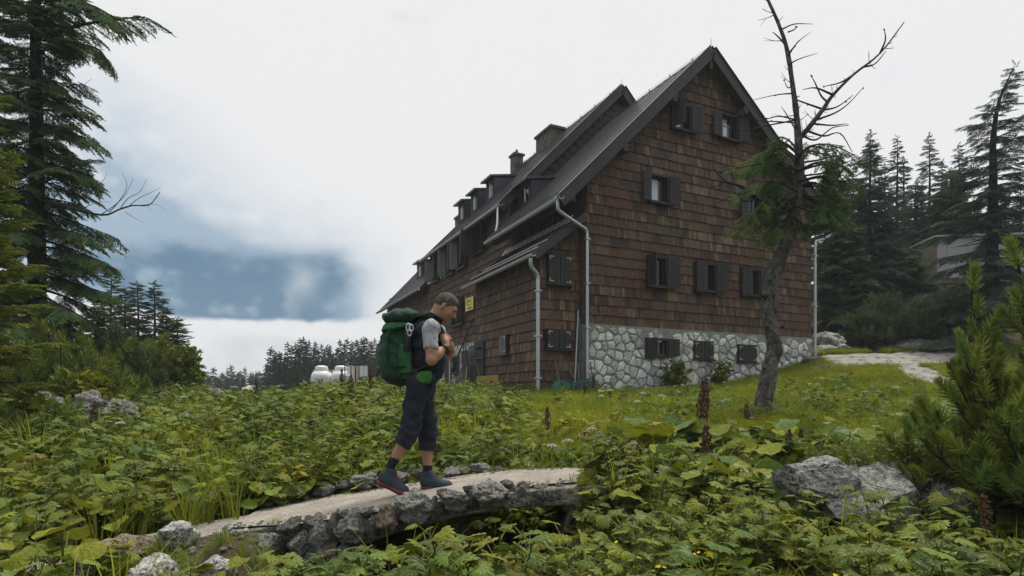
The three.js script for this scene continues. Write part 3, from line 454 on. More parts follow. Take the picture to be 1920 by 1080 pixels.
// a flat spray of twigs along +x, one long; needles are single blades
function sprayGeo(seed, nSub, nNeedle, nl, nw) {
  const r = RNG(seed), pos = [], idx = [], nrm = [];
  const blade = (o, d, s, l, w) => { const b = pos.length / 3; pos.push(o.x - s.x * w, o.y - s.y * w, o.z - s.z * w, o.x + s.x * w, o.y + s.y * w, o.z + s.z * w, o.x + d.x * l, o.y + d.y * l, o.z + d.z * l); idx.push(b, b + 1, b + 2); };
  const twig = (o, d, L, n) => { blade(o, d, V3(0, 0, 1).cross(d).lengthSq() > 0.01 ? V3(0, 1, 0).cross(d).normalize() : V3(1, 0, 0), L, 0.012); for (let i = 0; i < n; i++) { const t = (i + 0.4 * r()) / n, p = o.clone().addScaledVector(d, L * t); p.y -= 0.06 * L * t * t; for (const s of [-1, 1]) { const a = s * (0.7 + 0.5 * r()), dd = d.clone().applyAxisAngle(V3(0, 1, 0), a); dd.y += (r() - 0.35) * 0.7; dd.normalize(); const sd = V3(r() - 0.5, r() - 0.5, r() - 0.5).cross(dd).normalize(); blade(p, dd, sd, nl * (0.7 + 0.6 * r()), nw); } } };
  twig(V3(0, 0, 0), V3(1, -0.05, 0).normalize(), 1, Math.round(nNeedle * 2.2));
  for (let i = 0; i < nSub; i++) { const t = 0.08 + 0.85 * (i + r() * 0.5) / nSub, s = i % 2 ? 1 : -1, L = (0.46 - 0.3 * t) * (0.75 + 0.5 * r()), d = V3(1, -0.18 - 0.25 * r(), s * (0.75 + 0.4 * r())).normalize(); twig(V3(t, -0.08 * t * t, 0), d, L, nNeedle); }
  const g = geoOf(pos, idx); return g;
}
const SPR = { fine: [1, 2, 3].map((k) => sprayGeo(k, 13, 7, 0.09, 0.018)), mid: [4, 5].map((k) => sprayGeo(k, 11, 5, 0.13, 0.028)), far: [6, 7].map((k) => sprayGeo(k, 9, 3, 0.24, 0.1)) };
function place(o, d, roll, s) { const x = d.clone().normalize(); let z = x.clone().cross(V3(0, 1, 0)); if (z.lengthSq() < 1e-4) z = V3(0, 0, 1); z.normalize(); const y = z.clone().cross(x); y.applyAxisAngle(x, roll); z.crossVectors(x, y); return new THREE.Matrix4().makeBasis(x.multiplyScalar(s), y.multiplyScalar(s), z.multiplyScalar(s)).setPosition(o); }
const tint = (r, lo = 0.7, hi = 1.3, warm = 0.15) => { const k = lo + (hi - lo) * r(), w = 1 + (r() - 0.5) * 2 * warm; return lin(k * w, k, k * (2 - w)); };
// one conifer: trunk, branches and an instanced crown, in its own axes
function conifer(o) {
  const { seed, h, r, z0 = 0.12, n = 90, dens = 1, spr = 'mid', droop = 0.35, size = 0.5, tr = h * 0.016 + 0.02, lean = 0, bent = 0, sparse = 0, extra = [], top = 1 } = o, R = RNG(seed), gs = [], mats = [], cols = [];
  const axis = (t) => V3(lean * t * t * h + 0.12 * ns(t * 2, seed) * h * 0.1 + bent * sst(0.75, 1, t) ** 2, t * h, 0.1 * ns(t * 2, seed + 9) * h * 0.1);
  const tp = [], trd = []; for (let i = 0; i <= 8; i++) { tp.push(axis(i / 8)); trd.push(tr * (1 - i / 8) ** 0.85 + 0.008); }
  const trunk = limb(tp, trd, 8, 3, 0.12, seed);
  const deck = (pts, L, s0, sz) => { const c = new THREE.CatmullRomCurve3(pts), m = Math.max(3, Math.round(L / (size * 0.13) * dens)); for (let k = 0; k <= m; k++) { const t = s0 + (1 - s0) * (k + 0.3 * R()) / m, p = c.getPoint(Math.min(1, t)), d = c.getTangent(Math.min(1, t)), side = k % 2 ? 1 : -1, a = k >= m ? 0 : side * (0.5 + 0.6 * R()), q = d.clone().applyAxisAngle(V3(0, 1, 0), a); q.y -= droop * (0.4 + 0.8 * R()); mats.push(place(p, q, (R() - 0.5) * 1.0, sz * (0.65 + 0.6 * R()))); cols.push(tint(R, 0.65, 1.35)); } };
  for (let i = 0; i < n; i++) {
    const t = z0 + (1 - z0) * ((i + R()) / n) ** 0.92 * 0.985, len = r * Math.max(0.05, (1 - t) ** 0.9 * (0.4 + 0.8 * R())) * (R() < sparse ? 0.45 : 1), az = i * 2.4 + R() * 0.9, p0 = axis(t), up = mix(-0.25, 0.55, t), d = V3(Math.cos(az), 0, Math.sin(az));
    const pts = [0, 0.35, 0.7, 1].map((k) => p0.clone().addScaledVector(d, len * k).add(V3(0, len * (up * k - droop * 0.9 * k * k + 0.22 * k * k * k), 0)));
    gs.push(limb(pts, [tr * 0.16 * (1 - t) + 0.008, 0.004], 4, 1));
    if (R() < sparse * 0.5) continue;
    deck(pts, len, 0.22, Math.min(size, 0.25 + len * 0.4));
  }
  for (let k = 0; k < 5 * top; k++) { mats.push(place(axis(0.95 + 0.011 * k), V3(Math.cos(k * 2.4) * 0.5, 1, Math.sin(k * 2.4) * 0.5), 0, Math.min(0.3, size * 0.4))); cols.push(tint(R)); }
  for (const e of extra) { gs.push(limb(e.pts, [e.r, e.r * 0.25], 5, 4)); if (!e.bare) deck(e.pts, e.L, e.s0 ?? 0.15, e.sz ?? size); }
  return { trunk, branches: merge(gs), mats, cols, spr };
}
function plantTree(name, label, group, o, x, D, turn, mt = MB.brown, mn = MN.spruce, y = null) {
  const T = thing(name, label, 'tree', [x, y ?? H(x, D) - 0.1, -D], turn, group), c = conifer(o);
  const tk = part('trunk', c.trunk, mt, T); part('branches', c.branches, mt, tk); const kinds = SPR[c.spr], sets = kinds.map(() => [[], []]); c.mats.forEach((m, i) => { sets[i % kinds.length][0].push(m); sets[i % kinds.length][1].push(c.cols[i]); }); sets.forEach((s, k) => inst('crown', kinds[k], mn, s[0], s[1], T)); return T;
}
function copyTree(src, label, group, x, D, turn, s) { const c = src.clone(); c.name = numbered(src.name.replace(/_\d+$/, '')); scene.add(c); c.position.set(x, H(x, D) - 0.1, -D); c.rotation.y = turn; c.scale.setScalar(s); c.userData = { label, category: 'tree', group }; return c; }

// left edge: larch with long limbs, a light green spruce in front of it
{
  const lx = -10.55, lD = 13, ly = H(lx, lD) - 0.1, loc = (px, py, D) => at(px, py, D).sub(V3(lx, ly, -lD));
  const ex = [];
  ex.push({ pts: [loc(60, 75, 13), loc(120, 55, 12.8), loc(200, 38, 12.6), loc(272, 32, 12.4)], r: 0.05, L: 2.6, sz: 0.5, s0: 0.05 }, { pts: [loc(60, 30, 13), loc(110, 15, 12.6), loc(165, 8, 12.3), loc(230, 42, 12)], r: 0.045, L: 2.2, sz: 0.5, s0: 0.02 }, { pts: [loc(60, 105, 13), loc(120, 80, 12.9), loc(180, 90, 12.7), loc(200, 110, 12.6)], r: 0.035, L: 1.7, sz: 0.45 }, { pts: [loc(60, -40, 13), loc(90, -30, 12.8), loc(140, -12, 12.6), loc(180, 20, 12.5)], r: 0.03, L: 1.7, sz: 0.5 });
  for (const [y0, x1, y1] of [[235, 178, 265], [185, 135, 200], [300, 165, 330], [420, 168, 445], [515, 182, 545], [350, 150, 300], [480, 160, 500], [140, 120, 165], [560, 165, 600]]) ex.push({ pts: [loc(62, y0, 13), loc(mix(62, x1, 0.4), mix(y0, y1, 0.3), 12.9), loc(mix(62, x1, 0.75), mix(y0, y1, 0.65), 12.8), loc(x1, y1, 12.7)], r: 0.03, L: 1.5, sz: 0.45 });
  // bare dead limb
  const D2 = 12.6, bare = (a, r = 0.012) => ex.push({ pts: a.map(([x, y]) => loc(x, y, D2)), r, bare: 1 });
  bare([[60, 372], [110, 385], [190, 403], [225, 392], [250, 385], [280, 384], [300, 360]], 0.03); bare([[190, 402], [215, 385], [235, 365], [250, 335]], 0.01); bare([[225, 392], [240, 372], [262, 360], [275, 335]], 0.009); bare([[240, 388], [260, 372], [285, 360], [302, 352]], 0.008); bare([[205, 398], [225, 375], [238, 348], [228, 322]], 0.009); bare([[235, 398], [255, 410], [272, 420]], 0.006); bare([[262, 385], [290, 383], [312, 394]], 0.006); bare([[150, 394], [180, 380], [210, 378]], 0.008); bare([[276, 384], [284, 397]], 0.004); bare([[130, 388], [160, 365], [192, 340], [200, 325]], 0.01); bare([[160, 365], [175, 345], [200, 345]], 0.006);
  bare([[70, 165], [105, 140], [125, 160], [150, 162], [172, 148]], 0.012); bare([[112, 150], [113, 125], [113, 105]], 0.006); bare([[100, 225], [150, 223], [188, 216]], 0.008);
  plantTree('larch_tree', 'tall ragged larch with a bare dead limb, beside the light green spruce', null, { seed: 11, h: 13.5, r: 1.95, z0: 0.04, n: 165, dens: 0.95, spr: 'fine', size: 0.5, droop: 0.45, tr: 0.2, extra: ex }, lx, lD, 0, MB.dark, MN.larch, ly);
}
plantTree('spruce_tree', 'light green bushy spruce in front of the tall ragged larch', null, { seed: 21, h: 6.1, r: 1.35, z0: 0.2, n: 90, dens: 1.2, spr: 'fine', size: 0.36, droop: 0.2, tr: 0.09 }, -7.95, 8.4, 1, MB.dark, MN.bright);
plantTree('larch_tree', 'dark leaning larch close behind the tall ragged larch', null, { seed: 23, h: 12, r: 2.1, z0: 0.1, n: 110, dens: 0.8, spr: 'mid', size: 0.55, droop: 0.4, tr: 0.17 }, -14.2, 15.5, 2, MB.dark, MN.larch);
// cluster of young spruces at the meadow's left edge
{
  const L = ['slender pointed spruce, tallest of the cluster behind the mossy boulders', 'narrow dark spruce standing second in the cluster behind the boulders', 'dark spruce pressed between its neighbours in the cluster', 'open-branched spruce with a drooping top in the cluster', 'thin spruce with sparse lower limbs in the cluster', 'lowest ragged spruce at the outer end of the cluster', 'small pale spruce under the cluster'];
  [[208, 503, 26, 1.5], [236, 540, 25, 1.0], [258, 532, 24.5, 1.0], [290, 530, 25, 1.35], [312, 578, 24, 1.2], [333, 598, 24, 1.3], [180, 600, 20, 1.2]].forEach(([px, py, D, r], i) => { const t = at(px, py, D), g = H(t.x, D); plantTree('spruce_tree', L[i], 'spruces at the left edge of the meadow', { seed: 40 + i, h: t.y - g + 0.1, r, z0: 0.05, n: 110, dens: 0.9, spr: 'mid', size: 0.42, droop: 0.3, sparse: i > 2 ? 0.35 : 0.15, tr: 0.09 }, t.x, D, i, MB.dark, i % 3 === 1 ? MN.spruce : MN.larch); });
}
// right: conifers on the bank behind the hut
{
  const S = [
    [1632, 268, 30, 2.2, 'tall spruce with level limbs beside the hut corner', 0.1, MN.blue], [1716, 345, 34, 1.5, 'thin sparse spruce between two taller ones', 0.6, MN.blue], [1862, 118, 24, 3.0, 'very tall dark spruce with a bent top before the grey shed', 0.25, MN.blue], [1782, 318, 33, 2.3, 'medium spruce half behind the tall bent-topped one', 0.2, MN.larch], [1567, 300, 29, 2.0, 'spruce tucked behind the right corner of the hut', 0.15, MN.larch], [1600, 420, 28.5, 1.5, 'short bushy spruce above the pale outcrop', 0.1, MN.larch], [1690, 470, 31, 2.0, 'low spruce with yellowish tips under the thin one', 0.1, MN.larch]];
  S.forEach(([px, py, D, r, label, sparse, mn], i) => { const t = at(px, py, D), g = H(t.x, D); plantTree('spruce_tree', label, null, { seed: 60 + i, h: t.y - g + 0.1, r, z0: 0.1, n: i === 2 ? 150 : 125, dens: 0.85, spr: i === 2 ? 'fine' : 'mid', size: i === 2 ? 0.62 : 0.58, droop: 0.42, sparse, tr: i === 2 ? 0.3 : 0.15, bent: i === 2 ? 0.9 : 0 }, t.x, D, i * 1.3 - (i === 2 ? 2.6 : 0), MB.dark, mn); });
  // wood behind them: copies of three kinds
  const R = RNG(5), proto = [0, 1, 2].map((k) => plantTree('spruce_tree', 'dark spruce in the wood on the bank behind the hut', 'wood on the bank', { seed: 80 + k, h: 9 + k, r: 1.9, z0: 0.04, n: 120, dens: 1, spr: 'mid', size: 0.65, droop: 0.42, sparse: 0.3, tr: 0.15 }, 24 + k * 4, 42, k, MB.dark, k === 1 ? MN.spruce : MN.blue));
  const spots = []; for (let i = 0; i < 34; i++) { const px = 1535 + 410 * ((i * 0.618) % 1), D = 34 + 18 * R(); spots.push([(px - 960) / FOCAL * D, D]); }
  spots.forEach(([x, D], i) => copyTree(proto[i % 3], 'dark spruce in the wood on the bank behind the hut', 'wood on the bank', x, D, R() * 6, 0.55 + 0.45 * R()));
}
// distant forest across the valley on the left
{
  const R = RNG(9), lb = 'dark pointed spruce in the distant forest edge beyond the meadow', gr = 'distant forest beyond the meadow';
  const proto = [0, 1, 2, 3].map((k) => plantTree('forest_spruce', lb, gr, { seed: 120 + k, h: 14 + k, r: 2.7, z0: 0.04, n: 130, dens: 0.9, spr: 'far', size: 1.2, droop: 0.3, tr: 0.2, sparse: 0.1 }, -62 + k * 7, 100 + k, k, MB.dark, k % 2 ? MN.spruce : MN.blue));
  const put = (px, py, D, i) => { const t = at(px, py, D), g = H(t.x, D), hh = t.y - g; copyTree(proto[i % 4], lb, gr, t.x, D, R() * 6, clamp(hh / (14 + i % 4), 0.3, 1.6)); };
  let i = 0;
  for (let px = 345; px < 560; px += 4.2) put(px + R() * 5, 688 + R() * 22 - (R() < 0.2 ? 8 : 0), 88 + R() * 26, i++);
  for (let px = 505; px < 730; px += 5) { const e = px < 540 ? 650 + R() * 25 : px < 605 ? 632 + R() * 22 : px < 650 ? 640 + R() * 40 : 625 + R() * 22; put(px + R() * 5, e, 62 + R() * 16, i++); }
  for (let px = 350; px < 520; px += 7) put(px + R() * 8, 702 + R() * 14, 76 + R() * 8, i++);
  for (let px = 510; px < 725; px += 7) put(px + R() * 8, 662 + R() * 25, 56 + R() * 8, i++);
  put(637, 637, 64, 0); put(625, 660, 62, 1); put(650, 690, 60, 2);
}
// the gnarled larch in front of the hut
{
  const TD = 11.4, b = at(1432, 790, TD), ori = V3(b.x, H(b.x, TD) - 0.12, -TD);
  const T = thing('larch_tree', 'gnarled larch with forked bare top and crooked grey trunk before the hut', 'tree', [ori.x, ori.y, ori.z]);
  const L = (px, py, dz = 0) => at(px, py, TD + dz).sub(ori);
  const trunkPts = [[1428, 800, 0], [1430, 772], [1436, 730], [1444, 690], [1452, 655], [1446, 615], [1442, 575], [1447, 535], [1458, 495], [1474, 452], [1488, 405], [1495, 360], [1499, 310], [1497, 260], [1493, 215], [1486, 160], [1477, 100], [1462, 50], [1440, 0], [1425, -40]].map((p) => L(...p));
  const tk = part('trunk', limb(trunkPts, [0.24, 0.185, 0.15, 0.142, 0.14, 0.132, 0.125, 0.122, 0.118, 0.115, 0.108, 0.098, 0.085, 0.066, 0.052, 0.044, 0.037, 0.03, 0.024, 0.015], 26, 9, 0.34, 3), MB.grey, T);
  const R = RNG(31), gs = [], lb = (a, r, e = 0.006) => gs.push(limb(a.map((p) => L(...p)), [r, mix(r, e, 0.5), e], 6, 4, 0.15, gs.length));
  // right fork
  lb([[1497, 262], [1520, 235], [1543, 205, 0.2], [1562, 178, 0.3], [1600, 140, 0.4], [1650, 100, 0.5], [1695, 42, 0.5]], 0.06, 0.01);
  for (const a of [[[1543, 205], [1515, 195], [1490, 185], [1500, 180]], [[1562, 178], [1530, 165], [1505, 168]], [[1530, 225], [1565, 212], [1590, 195], [1618, 165]], [[1525, 232], [1560, 235], [1588, 232]], [[1600, 140], [1575, 155], [1545, 162]], [[1512, 245], [1545, 255], [1575, 250], [1598, 285]], [[1650, 100], [1660, 75], [1658, 55]], [[1620, 125], [1640, 120], [1662, 95]], [[1552, 192], [1540, 180], [1528, 155], [1520, 140]], [[1499, 305], [1535, 300], [1570, 292], [1600, 290]], [[1500, 330], [1540, 325], [1580, 310]], [[1540, 207], [1570, 200], [1600, 178]], [[1505, 255], [1530, 262], [1560, 240], [1590, 235]]]) lb(a.map(([x, y]) => [x, y, R() * 0.6 - 0.1]), 0.022);
  // left twigs
  for (const a of [[[1494, 225], [1460, 218], [1430, 222], [1405, 190]], [[1493, 230], [1455, 228], [1420, 225], [1370, 210]], [[1486, 175], [1455, 178], [1410, 188]], [[1480, 120], [1500, 110], [1532, 100]], [[1478, 105], [1495, 80], [1520, 60]], [[1470, 80], [1455, 65], [1448, 60]], [[1488, 155], [1478, 165], [1470, 150]], [[1478, 60], [1490, 55], [1494, 48]], [[1490, 240], [1475, 215], [1465, 200]], [[1492, 225], [1440, 235], [1395, 245], [1350, 235], [1325, 232]], [[1466, 55], [1490, 45], [1525, 45]]]) lb(a.map(([x, y]) => [x, y, -R() * 0.5]), 0.016, 0.004);
  // low left limb
  lb([[1488, 392], [1455, 385, -0.2], [1420, 372, -0.4], [1390, 350, -0.5], [1355, 340, -0.6], [1330, 338, -0.7]], 0.06, 0.008);
  for (const a of [[[1390, 350], [1375, 340], [1372, 322], [1360, 312]], [[1405, 360], [1380, 365], [1355, 375], [1345, 382]], [[1370, 345], [1350, 330], [1335, 312], [1345, 300]], [[1420, 372], [1400, 378], [1378, 368], [1360, 372]], [[1360, 340], [1340, 350], [1322, 345]]]) lb(a.map(([x, y]) => [x, y, -0.5]), 0.016, 0.004);
  // fine side twigs along the fork and the upper stem
  { const fork = new THREE.CatmullRomCurve3([[1497, 262], [1520, 235], [1543, 205, 0.2], [1562, 178, 0.3], [1600, 140, 0.4], [1650, 100, 0.5], [1695, 42, 0.5]].map((p) => L(...p)), false, 'catmullrom', 0.5), stem = new THREE.CatmullRomCurve3(trunkPts, false, 'catmullrom', 0.5);
    for (let i = 0; i < 40; i++) { const onF = i % 2, c = onF ? fork : stem, t = onF ? 0.06 + 0.92 * R() : 0.62 + 0.36 * R(), p = c.getPoint(t), d = c.getTangent(t).applyAxisAngle(V3(0, 0, 1), (R() < 0.5 ? -1 : 1) * (0.6 + 0.7 * R())); d.z += (R() - 0.5) * 0.9; const l = 0.08 + 0.36 * R() ** 1.6 * (onF ? 1 - 0.5 * t : 1); const a = p.clone().addScaledVector(d, l * 0.5).add(V3(0, -0.02, 0)), e = p.clone().addScaledVector(d, l).add(V3(0, 0.08 * (R() - 0.3), 0)); gs.push(limb([p, a, e], [0.010, 0.006, 0.003], 4, 2)); if (R() < 0.6) { const f = a.clone().addScaledVector(d.clone().applyAxisAngle(V3(0, 0, 1), 0.8 - 1.6 * R()), l * 0.5); gs.push(limb([a, f], [0.005, 0.002], 3, 1)); } } }
  // leafy limbs
  const leafyL = [[[1497, 300], [1470, 285], [1440, 280], [1405, 320]], [[1497, 320], [1460, 308], [1420, 305], [1380, 322]], [[1493, 370], [1460, 390], [1430, 405], [1410, 440]], [[1490, 385], [1455, 400], [1420, 400], [1385, 425]], [[1497, 350], [1530, 345], [1560, 360], [1590, 380]], [[1498, 320], [1530, 305], [1560, 310], [1600, 300]], [[1492, 385], [1530, 390], [1560, 400], [1580, 420]], [[1496, 300], [1520, 275], [1550, 280], [1580, 275]], [[1490, 395], [1470, 420], [1450, 430], [1440, 455]], [[1498, 290], [1475, 270], [1455, 265], [1440, 285]], [[1495, 360], [1465, 345], [1440, 340], [1400, 345]], [[1494, 360], [1520, 375], [1545, 385], [1560, 410]], [[1497, 340], [1540, 330], [1575, 340], [1605, 335]], [[1495, 375], [1480, 395], [1500, 420], [1530, 430]], [[1495, 365], [1470, 375], [1455, 365], [1425, 380]]];
  const mats = [], cols = [];
  for (const a of leafyL) for (const jit of [0, 1, 2]) {
    const pts = a.map(([x, y], k) => L(x + (jit ? (R() - 0.5) * 62 * k / 3 : 0), y + (jit ? (R() - 0.5) * 44 * k / 3 : 0), (R() - 0.5) * (0.3 + 0.85 * k)));
    gs.push(limb(pts, [0.026, 0.007], 5, 3)); const c = new THREE.CatmullRomCurve3(pts), m = 8;
    for (let k = 0; k < m; k++) { const t = 0.25 + 0.75 * (k + R()) / m, p = c.getPoint(Math.min(1, t)), d = c.getTangent(Math.min(1, t)).applyAxisAngle(V3(0, 1, 0), (k % 2 ? 1 : -1) * (0.5 + 0.7 * R())); d.y -= 0.35 + 0.6 * R(); mats.push(place(p, d, (R() - 0.5) * 2, 0.22 + 0.2 * R())); const w = t > 0.7 && a[3][0] < 1450 ? 1.45 : 0.95; cols.push(lin(w * (0.8 + 0.4 * R()) * 1.05, w * (0.8 + 0.4 * R()), 0.9)); }
  }
  // little cones and tufts on the bare twigs
  for (let i = 0; i < 34; i++) { const tw = gs[Math.floor(R() * 28)], p = tw.attributes.position, k = Math.floor(R() * p.count); const c = new THREE.IcosahedronGeometry(0.013 + 0.011 * R(), 0); c.translate(p.getX(k), p.getY(k), p.getZ(k)); c.computeVertexNormals(); if (gs.length < 200) gs.push(c); }
  part('branches', merge(gs), MB.dark, tk);
  // old branch stubs
  for (const [x, y, s] of [[1466, 618, 1], [1430, 560, -1], [1480, 455, 1], [1462, 650, 1]]) { const a = L(x - s * 14, y), e = L(x + s * 4, y - 6, -0.15); part('branch_stub', limb([a, a.clone().lerp(e, 0.5), e], [0.05, 0.02], 7, 2, 0.4, y), MB.dark, tk); }
  [0, 1, 2].forEach((k) => inst('crown', SPR.fine[k], MN.larch, mats.filter((_, i) => i % 3 === k), cols.filter((_, i) => i % 3 === k), T));
}
// mountain pines: upright bottle-brush tufts on crooked stems
function tuftGeo(seed, n, nl, nw, len) { const r = RNG(seed), pos = [], idx = []; for (let i = 0; i < n; i++) { const t = (i + r()) / n, a = i * 2.399 + r(), el = mix(0.35, 1.25, t ** 1.5) + (r() - 0.5) * 0.3, o = V3(0, len * t * 0.85, 0), d = V3(Math.cos(a) * Math.cos(el), Math.sin(el), Math.sin(a) * Math.cos(el)), s = V3(-Math.sin(a), 0, Math.cos(a)).applyAxisAngle(d, r() * 3), l = nl * (0.75 + 0.5 * r()) * (t > 0.92 ? 0.7 : 1), b = pos.length / 3; const q = o.clone().addScaledVector(d, l * 0.5), e = o.clone().addScaledVector(d, l); e.y += l * 0.12; pos.push(o.x - s.x * nw, o.y - s.y * nw, o.z - s.z * nw, o.x + s.x * nw, o.y + s.y * nw, o.z + s.z * nw, q.x + s.x * nw, q.y + s.y * nw, q.z + s.z * nw, q.x - s.x * nw, q.y - s.y * nw, q.z - s.z * nw, e.x, e.y, e.z); idx.push(b, b + 1, b + 2, b, b + 2, b + 3, b + 3, b + 2, b + 4); } return geoOf(pos, idx); }
const TUFT = { near: [1, 2].map((k) => tuftGeo(k, 85, 0.055, 0.0038, 0.15)), far: [3, 4].map((k) => tuftGeo(k, 34, 0.085, 0.006, 0.17)) };
function mountainPine(label, group, x, D, rx, ry, rz, n, kind, mn, seed, y = null, ts = 1) {
  const T = thing('mountain_pine', label, 'bush', [x, y ?? H(x, D) - 0.1, -D], 0, group), R = RNG(seed), gs = [], mats = [], cols = [];
  for (let i = 0; i < n; i++) {
    const a = R() * 6.283, e = Math.asin(0.02 + 0.97 * R()), k = 0.7 + 0.42 * R(), end = V3(Math.cos(a) * Math.cos(e) * rx, Math.sin(e) * ry, Math.sin(a) * Math.cos(e) * rz).multiplyScalar(k), midp = end.clone().multiplyScalar(0.5); midp.y *= 0.55; const pts = [V3((R() - 0.5) * rx * 0.5, 0, (R() - 0.5) * rz * 0.5), midp, end];
    gs.push(limb(pts, [0.022 * ts, 0.014 * ts, 0.006], 5, 3)); const c = new THREE.CatmullRomCurve3(pts);
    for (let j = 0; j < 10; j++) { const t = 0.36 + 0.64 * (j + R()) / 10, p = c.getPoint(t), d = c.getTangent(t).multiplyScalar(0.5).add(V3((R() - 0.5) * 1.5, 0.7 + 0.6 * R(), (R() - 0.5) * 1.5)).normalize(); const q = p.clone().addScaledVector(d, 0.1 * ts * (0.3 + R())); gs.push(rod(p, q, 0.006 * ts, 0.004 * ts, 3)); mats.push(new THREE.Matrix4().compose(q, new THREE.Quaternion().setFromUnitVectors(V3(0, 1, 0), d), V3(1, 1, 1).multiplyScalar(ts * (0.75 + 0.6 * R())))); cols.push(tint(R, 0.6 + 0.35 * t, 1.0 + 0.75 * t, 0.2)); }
  }
  part('stems', merge(gs), MB.dark, T); [0, 1].forEach((k) => inst('foliage', TUFT[kind][k], mn, mats.filter((_, i) => i % 2 === k), cols.filter((_, i) => i % 2 === k), T)); return T;
}
mountainPine('large mountain pine bush with bottle-brush shoots leaning over the boulder', null, 4.55, 4.75, 1.25, 2.05, 0.9, 125, 'near', MN.mugo, 301, -0.98, 1.3);
mountainPine('small mountain pine seedling rooted in front of the boulder', null, 2.75, 4.25, 0.36, 0.42, 0.3, 12, 'near', MN.mugo, 302, null, 0.8);
mountainPine('broad dark mountain pine thicket above the rocky path', 'mountain pines above the path', 17.3, 25.9, 2.7, 2.0, 1.5, 150, 'far', MN.mugoDark, 303, null, 2.1);
mountainPine('lower dark mountain pine beside the broad thicket above the path', 'mountain pines above the path', 20.6, 26.2, 1.9, 2.2, 1.4, 90, 'far', MN.mugoDark, 304, null, 2.1);
mountainPine('dark mountain pine under the ragged larch', null, -8.6, 11.3, 1.7, 1.7, 1.2, 90, 'far', MN.mugo, 305, null, 1.5);
mountainPine('mountain pine thicket behind the mossy boulders', null, -10.0, 14.5, 1.2, 1.5, 1.1, 90, 'far', MN.mugoDark, 306, null, 1.7);
mountainPine('olive mountain pine at the outer end of the boulders', null, -10.7, 17.4, 1.15, 1.3, 1.0, 80, 'far', MN.mugo, 307, null, 1.6);
mountainPine('low mountain pine at the foot of the tall ragged larch', null, -6.9, 8.6, 0.9, 0.9, 0.7, 46, 'far', MN.mugo, 308, null, 1.0);

// ---------------------------------------------------------------- meadow plants
const ML = {
  grass: leafy(0.25, 0.29, 0.024, 0.4, { specularIntensity: 0.25 }), grass2: leafy(0.205, 0.25, 0.024, 0.4, { specularIntensity: 0.25 }), bur: leafy(0.215, 0.258, 0.022, 0.36, { specularIntensity: 0.2, clearcoat: 0.18, clearcoatRoughness: 0.3 }), herb: leafy(0.175, 0.222, 0.022, 0.34, { specularIntensity: 0.2, clearcoat: 0.2, clearcoatRoughness: 0.3 }), yel: leafy(0.29, 0.315, 0.018, 0.4, { specularIntensity: 0.2 }),
  spike: std({ color: lin(0.085, 0.042, 0.024), roughness: 1 }), stem: std({ color: lin(0.10, 0.12, 0.04), roughness: 0.9 }), stemRed: std({ color: lin(0.12, 0.07, 0.04), roughness: 0.9 }), white: leafy(0.62, 0.63, 0.56, 0.3), gold: leafy(0.70, 0.50, 0.02, 0.3), violet: leafy(0.26, 0.20, 0.48, 0.3),
};
// grass tuft
function tuft(seed, n, hgt, spread, w) { const r = RNG(seed), pos = [], idx = []; for (let i = 0; i < n; i++) { const a = r() * 6.283, d = V3(Math.cos(a), 0, Math.sin(a)), s = V3(-d.z, 0, d.x), o = d.clone().multiplyScalar(r() * spread * 0.35), L = hgt * (0.5 + 0.7 * r()), bend = 0.25 + 0.9 * r(), b = pos.length / 3; for (let k = 0; k < 4; k++) { const t = k / 3, p = o.clone().addScaledVector(d, spread * bend * t * t).add(V3(0, L * (t - 0.28 * bend * t * t), 0)), ww = w * (1 - t * 0.75); if (k < 3) pos.push(p.x - s.x * ww, p.y, p.z - s.z * ww, p.x + s.x * ww, p.y, p.z + s.z * ww); else pos.push(p.x, p.y, p.z); } idx.push(b, b + 1, b + 2, b + 1, b + 3, b + 2, b + 2, b + 3, b + 4, b + 3, b + 5, b + 4, b + 4, b + 5, b + 6); } return geoOf(pos, idx); }
// leaf blade print: paler veins fanning from the stalk, mottled green between (uv: leaf x and z)
const veinMap = (() => { const a = tileNoise(12, 12, 71), b = tileNoise(50, 50, 72); return tex(256, 256, (u, v) => { const x = u - 0.02, z = v - 0.5, th = Math.atan2(z, x), r = Math.hypot(x, z); let k = 0; for (let q = -3; q <= 3; q++) k = Math.max(k, Math.exp(-(((th - q * 0.42) * r / 0.009) ** 2)) * (q ? 0.7 : 1)); const side = Math.exp(-(((((Math.abs(th) / 0.42 + r * 9) % 1) - 0.5) / 0.09) ** 2)) * 0.25, m = 0.72 + 0.16 * a(u, v) + 0.12 * b(u, v), w = clamp(k + side, 0, 1); return [m + 0.22 * w, m + 0.18 * w, m + 0.14 * w]; }); })();
const veinBump = (() => { const b = tileNoise(30, 30, 73); return tex(128, 128, (u, v) => { const x = u - 0.02, z = v - 0.5, th = Math.atan2(z, x), r = Math.hypot(x, z); let k = 0; for (let q = -3; q <= 3; q++) k = Math.max(k, Math.exp(-(((th - q * 0.42) * r / 0.02) ** 2))); return 0.6 * b(u, v) + 0.4 * (1 - k); }, false); })();
for (const k of ['bur', 'herb', 'yel']) { ML[k].map = veinMap; ML[k].bumpMap = veinBump; ML[k].bumpScale = 0.006; }
const leafUV = (pos) => { const uv = []; for (let i = 0; i < pos.length; i += 3) uv.push(pos[i] * 0.92 + 0.02, pos[i + 2] * 0.75 + 0.5); return uv; };
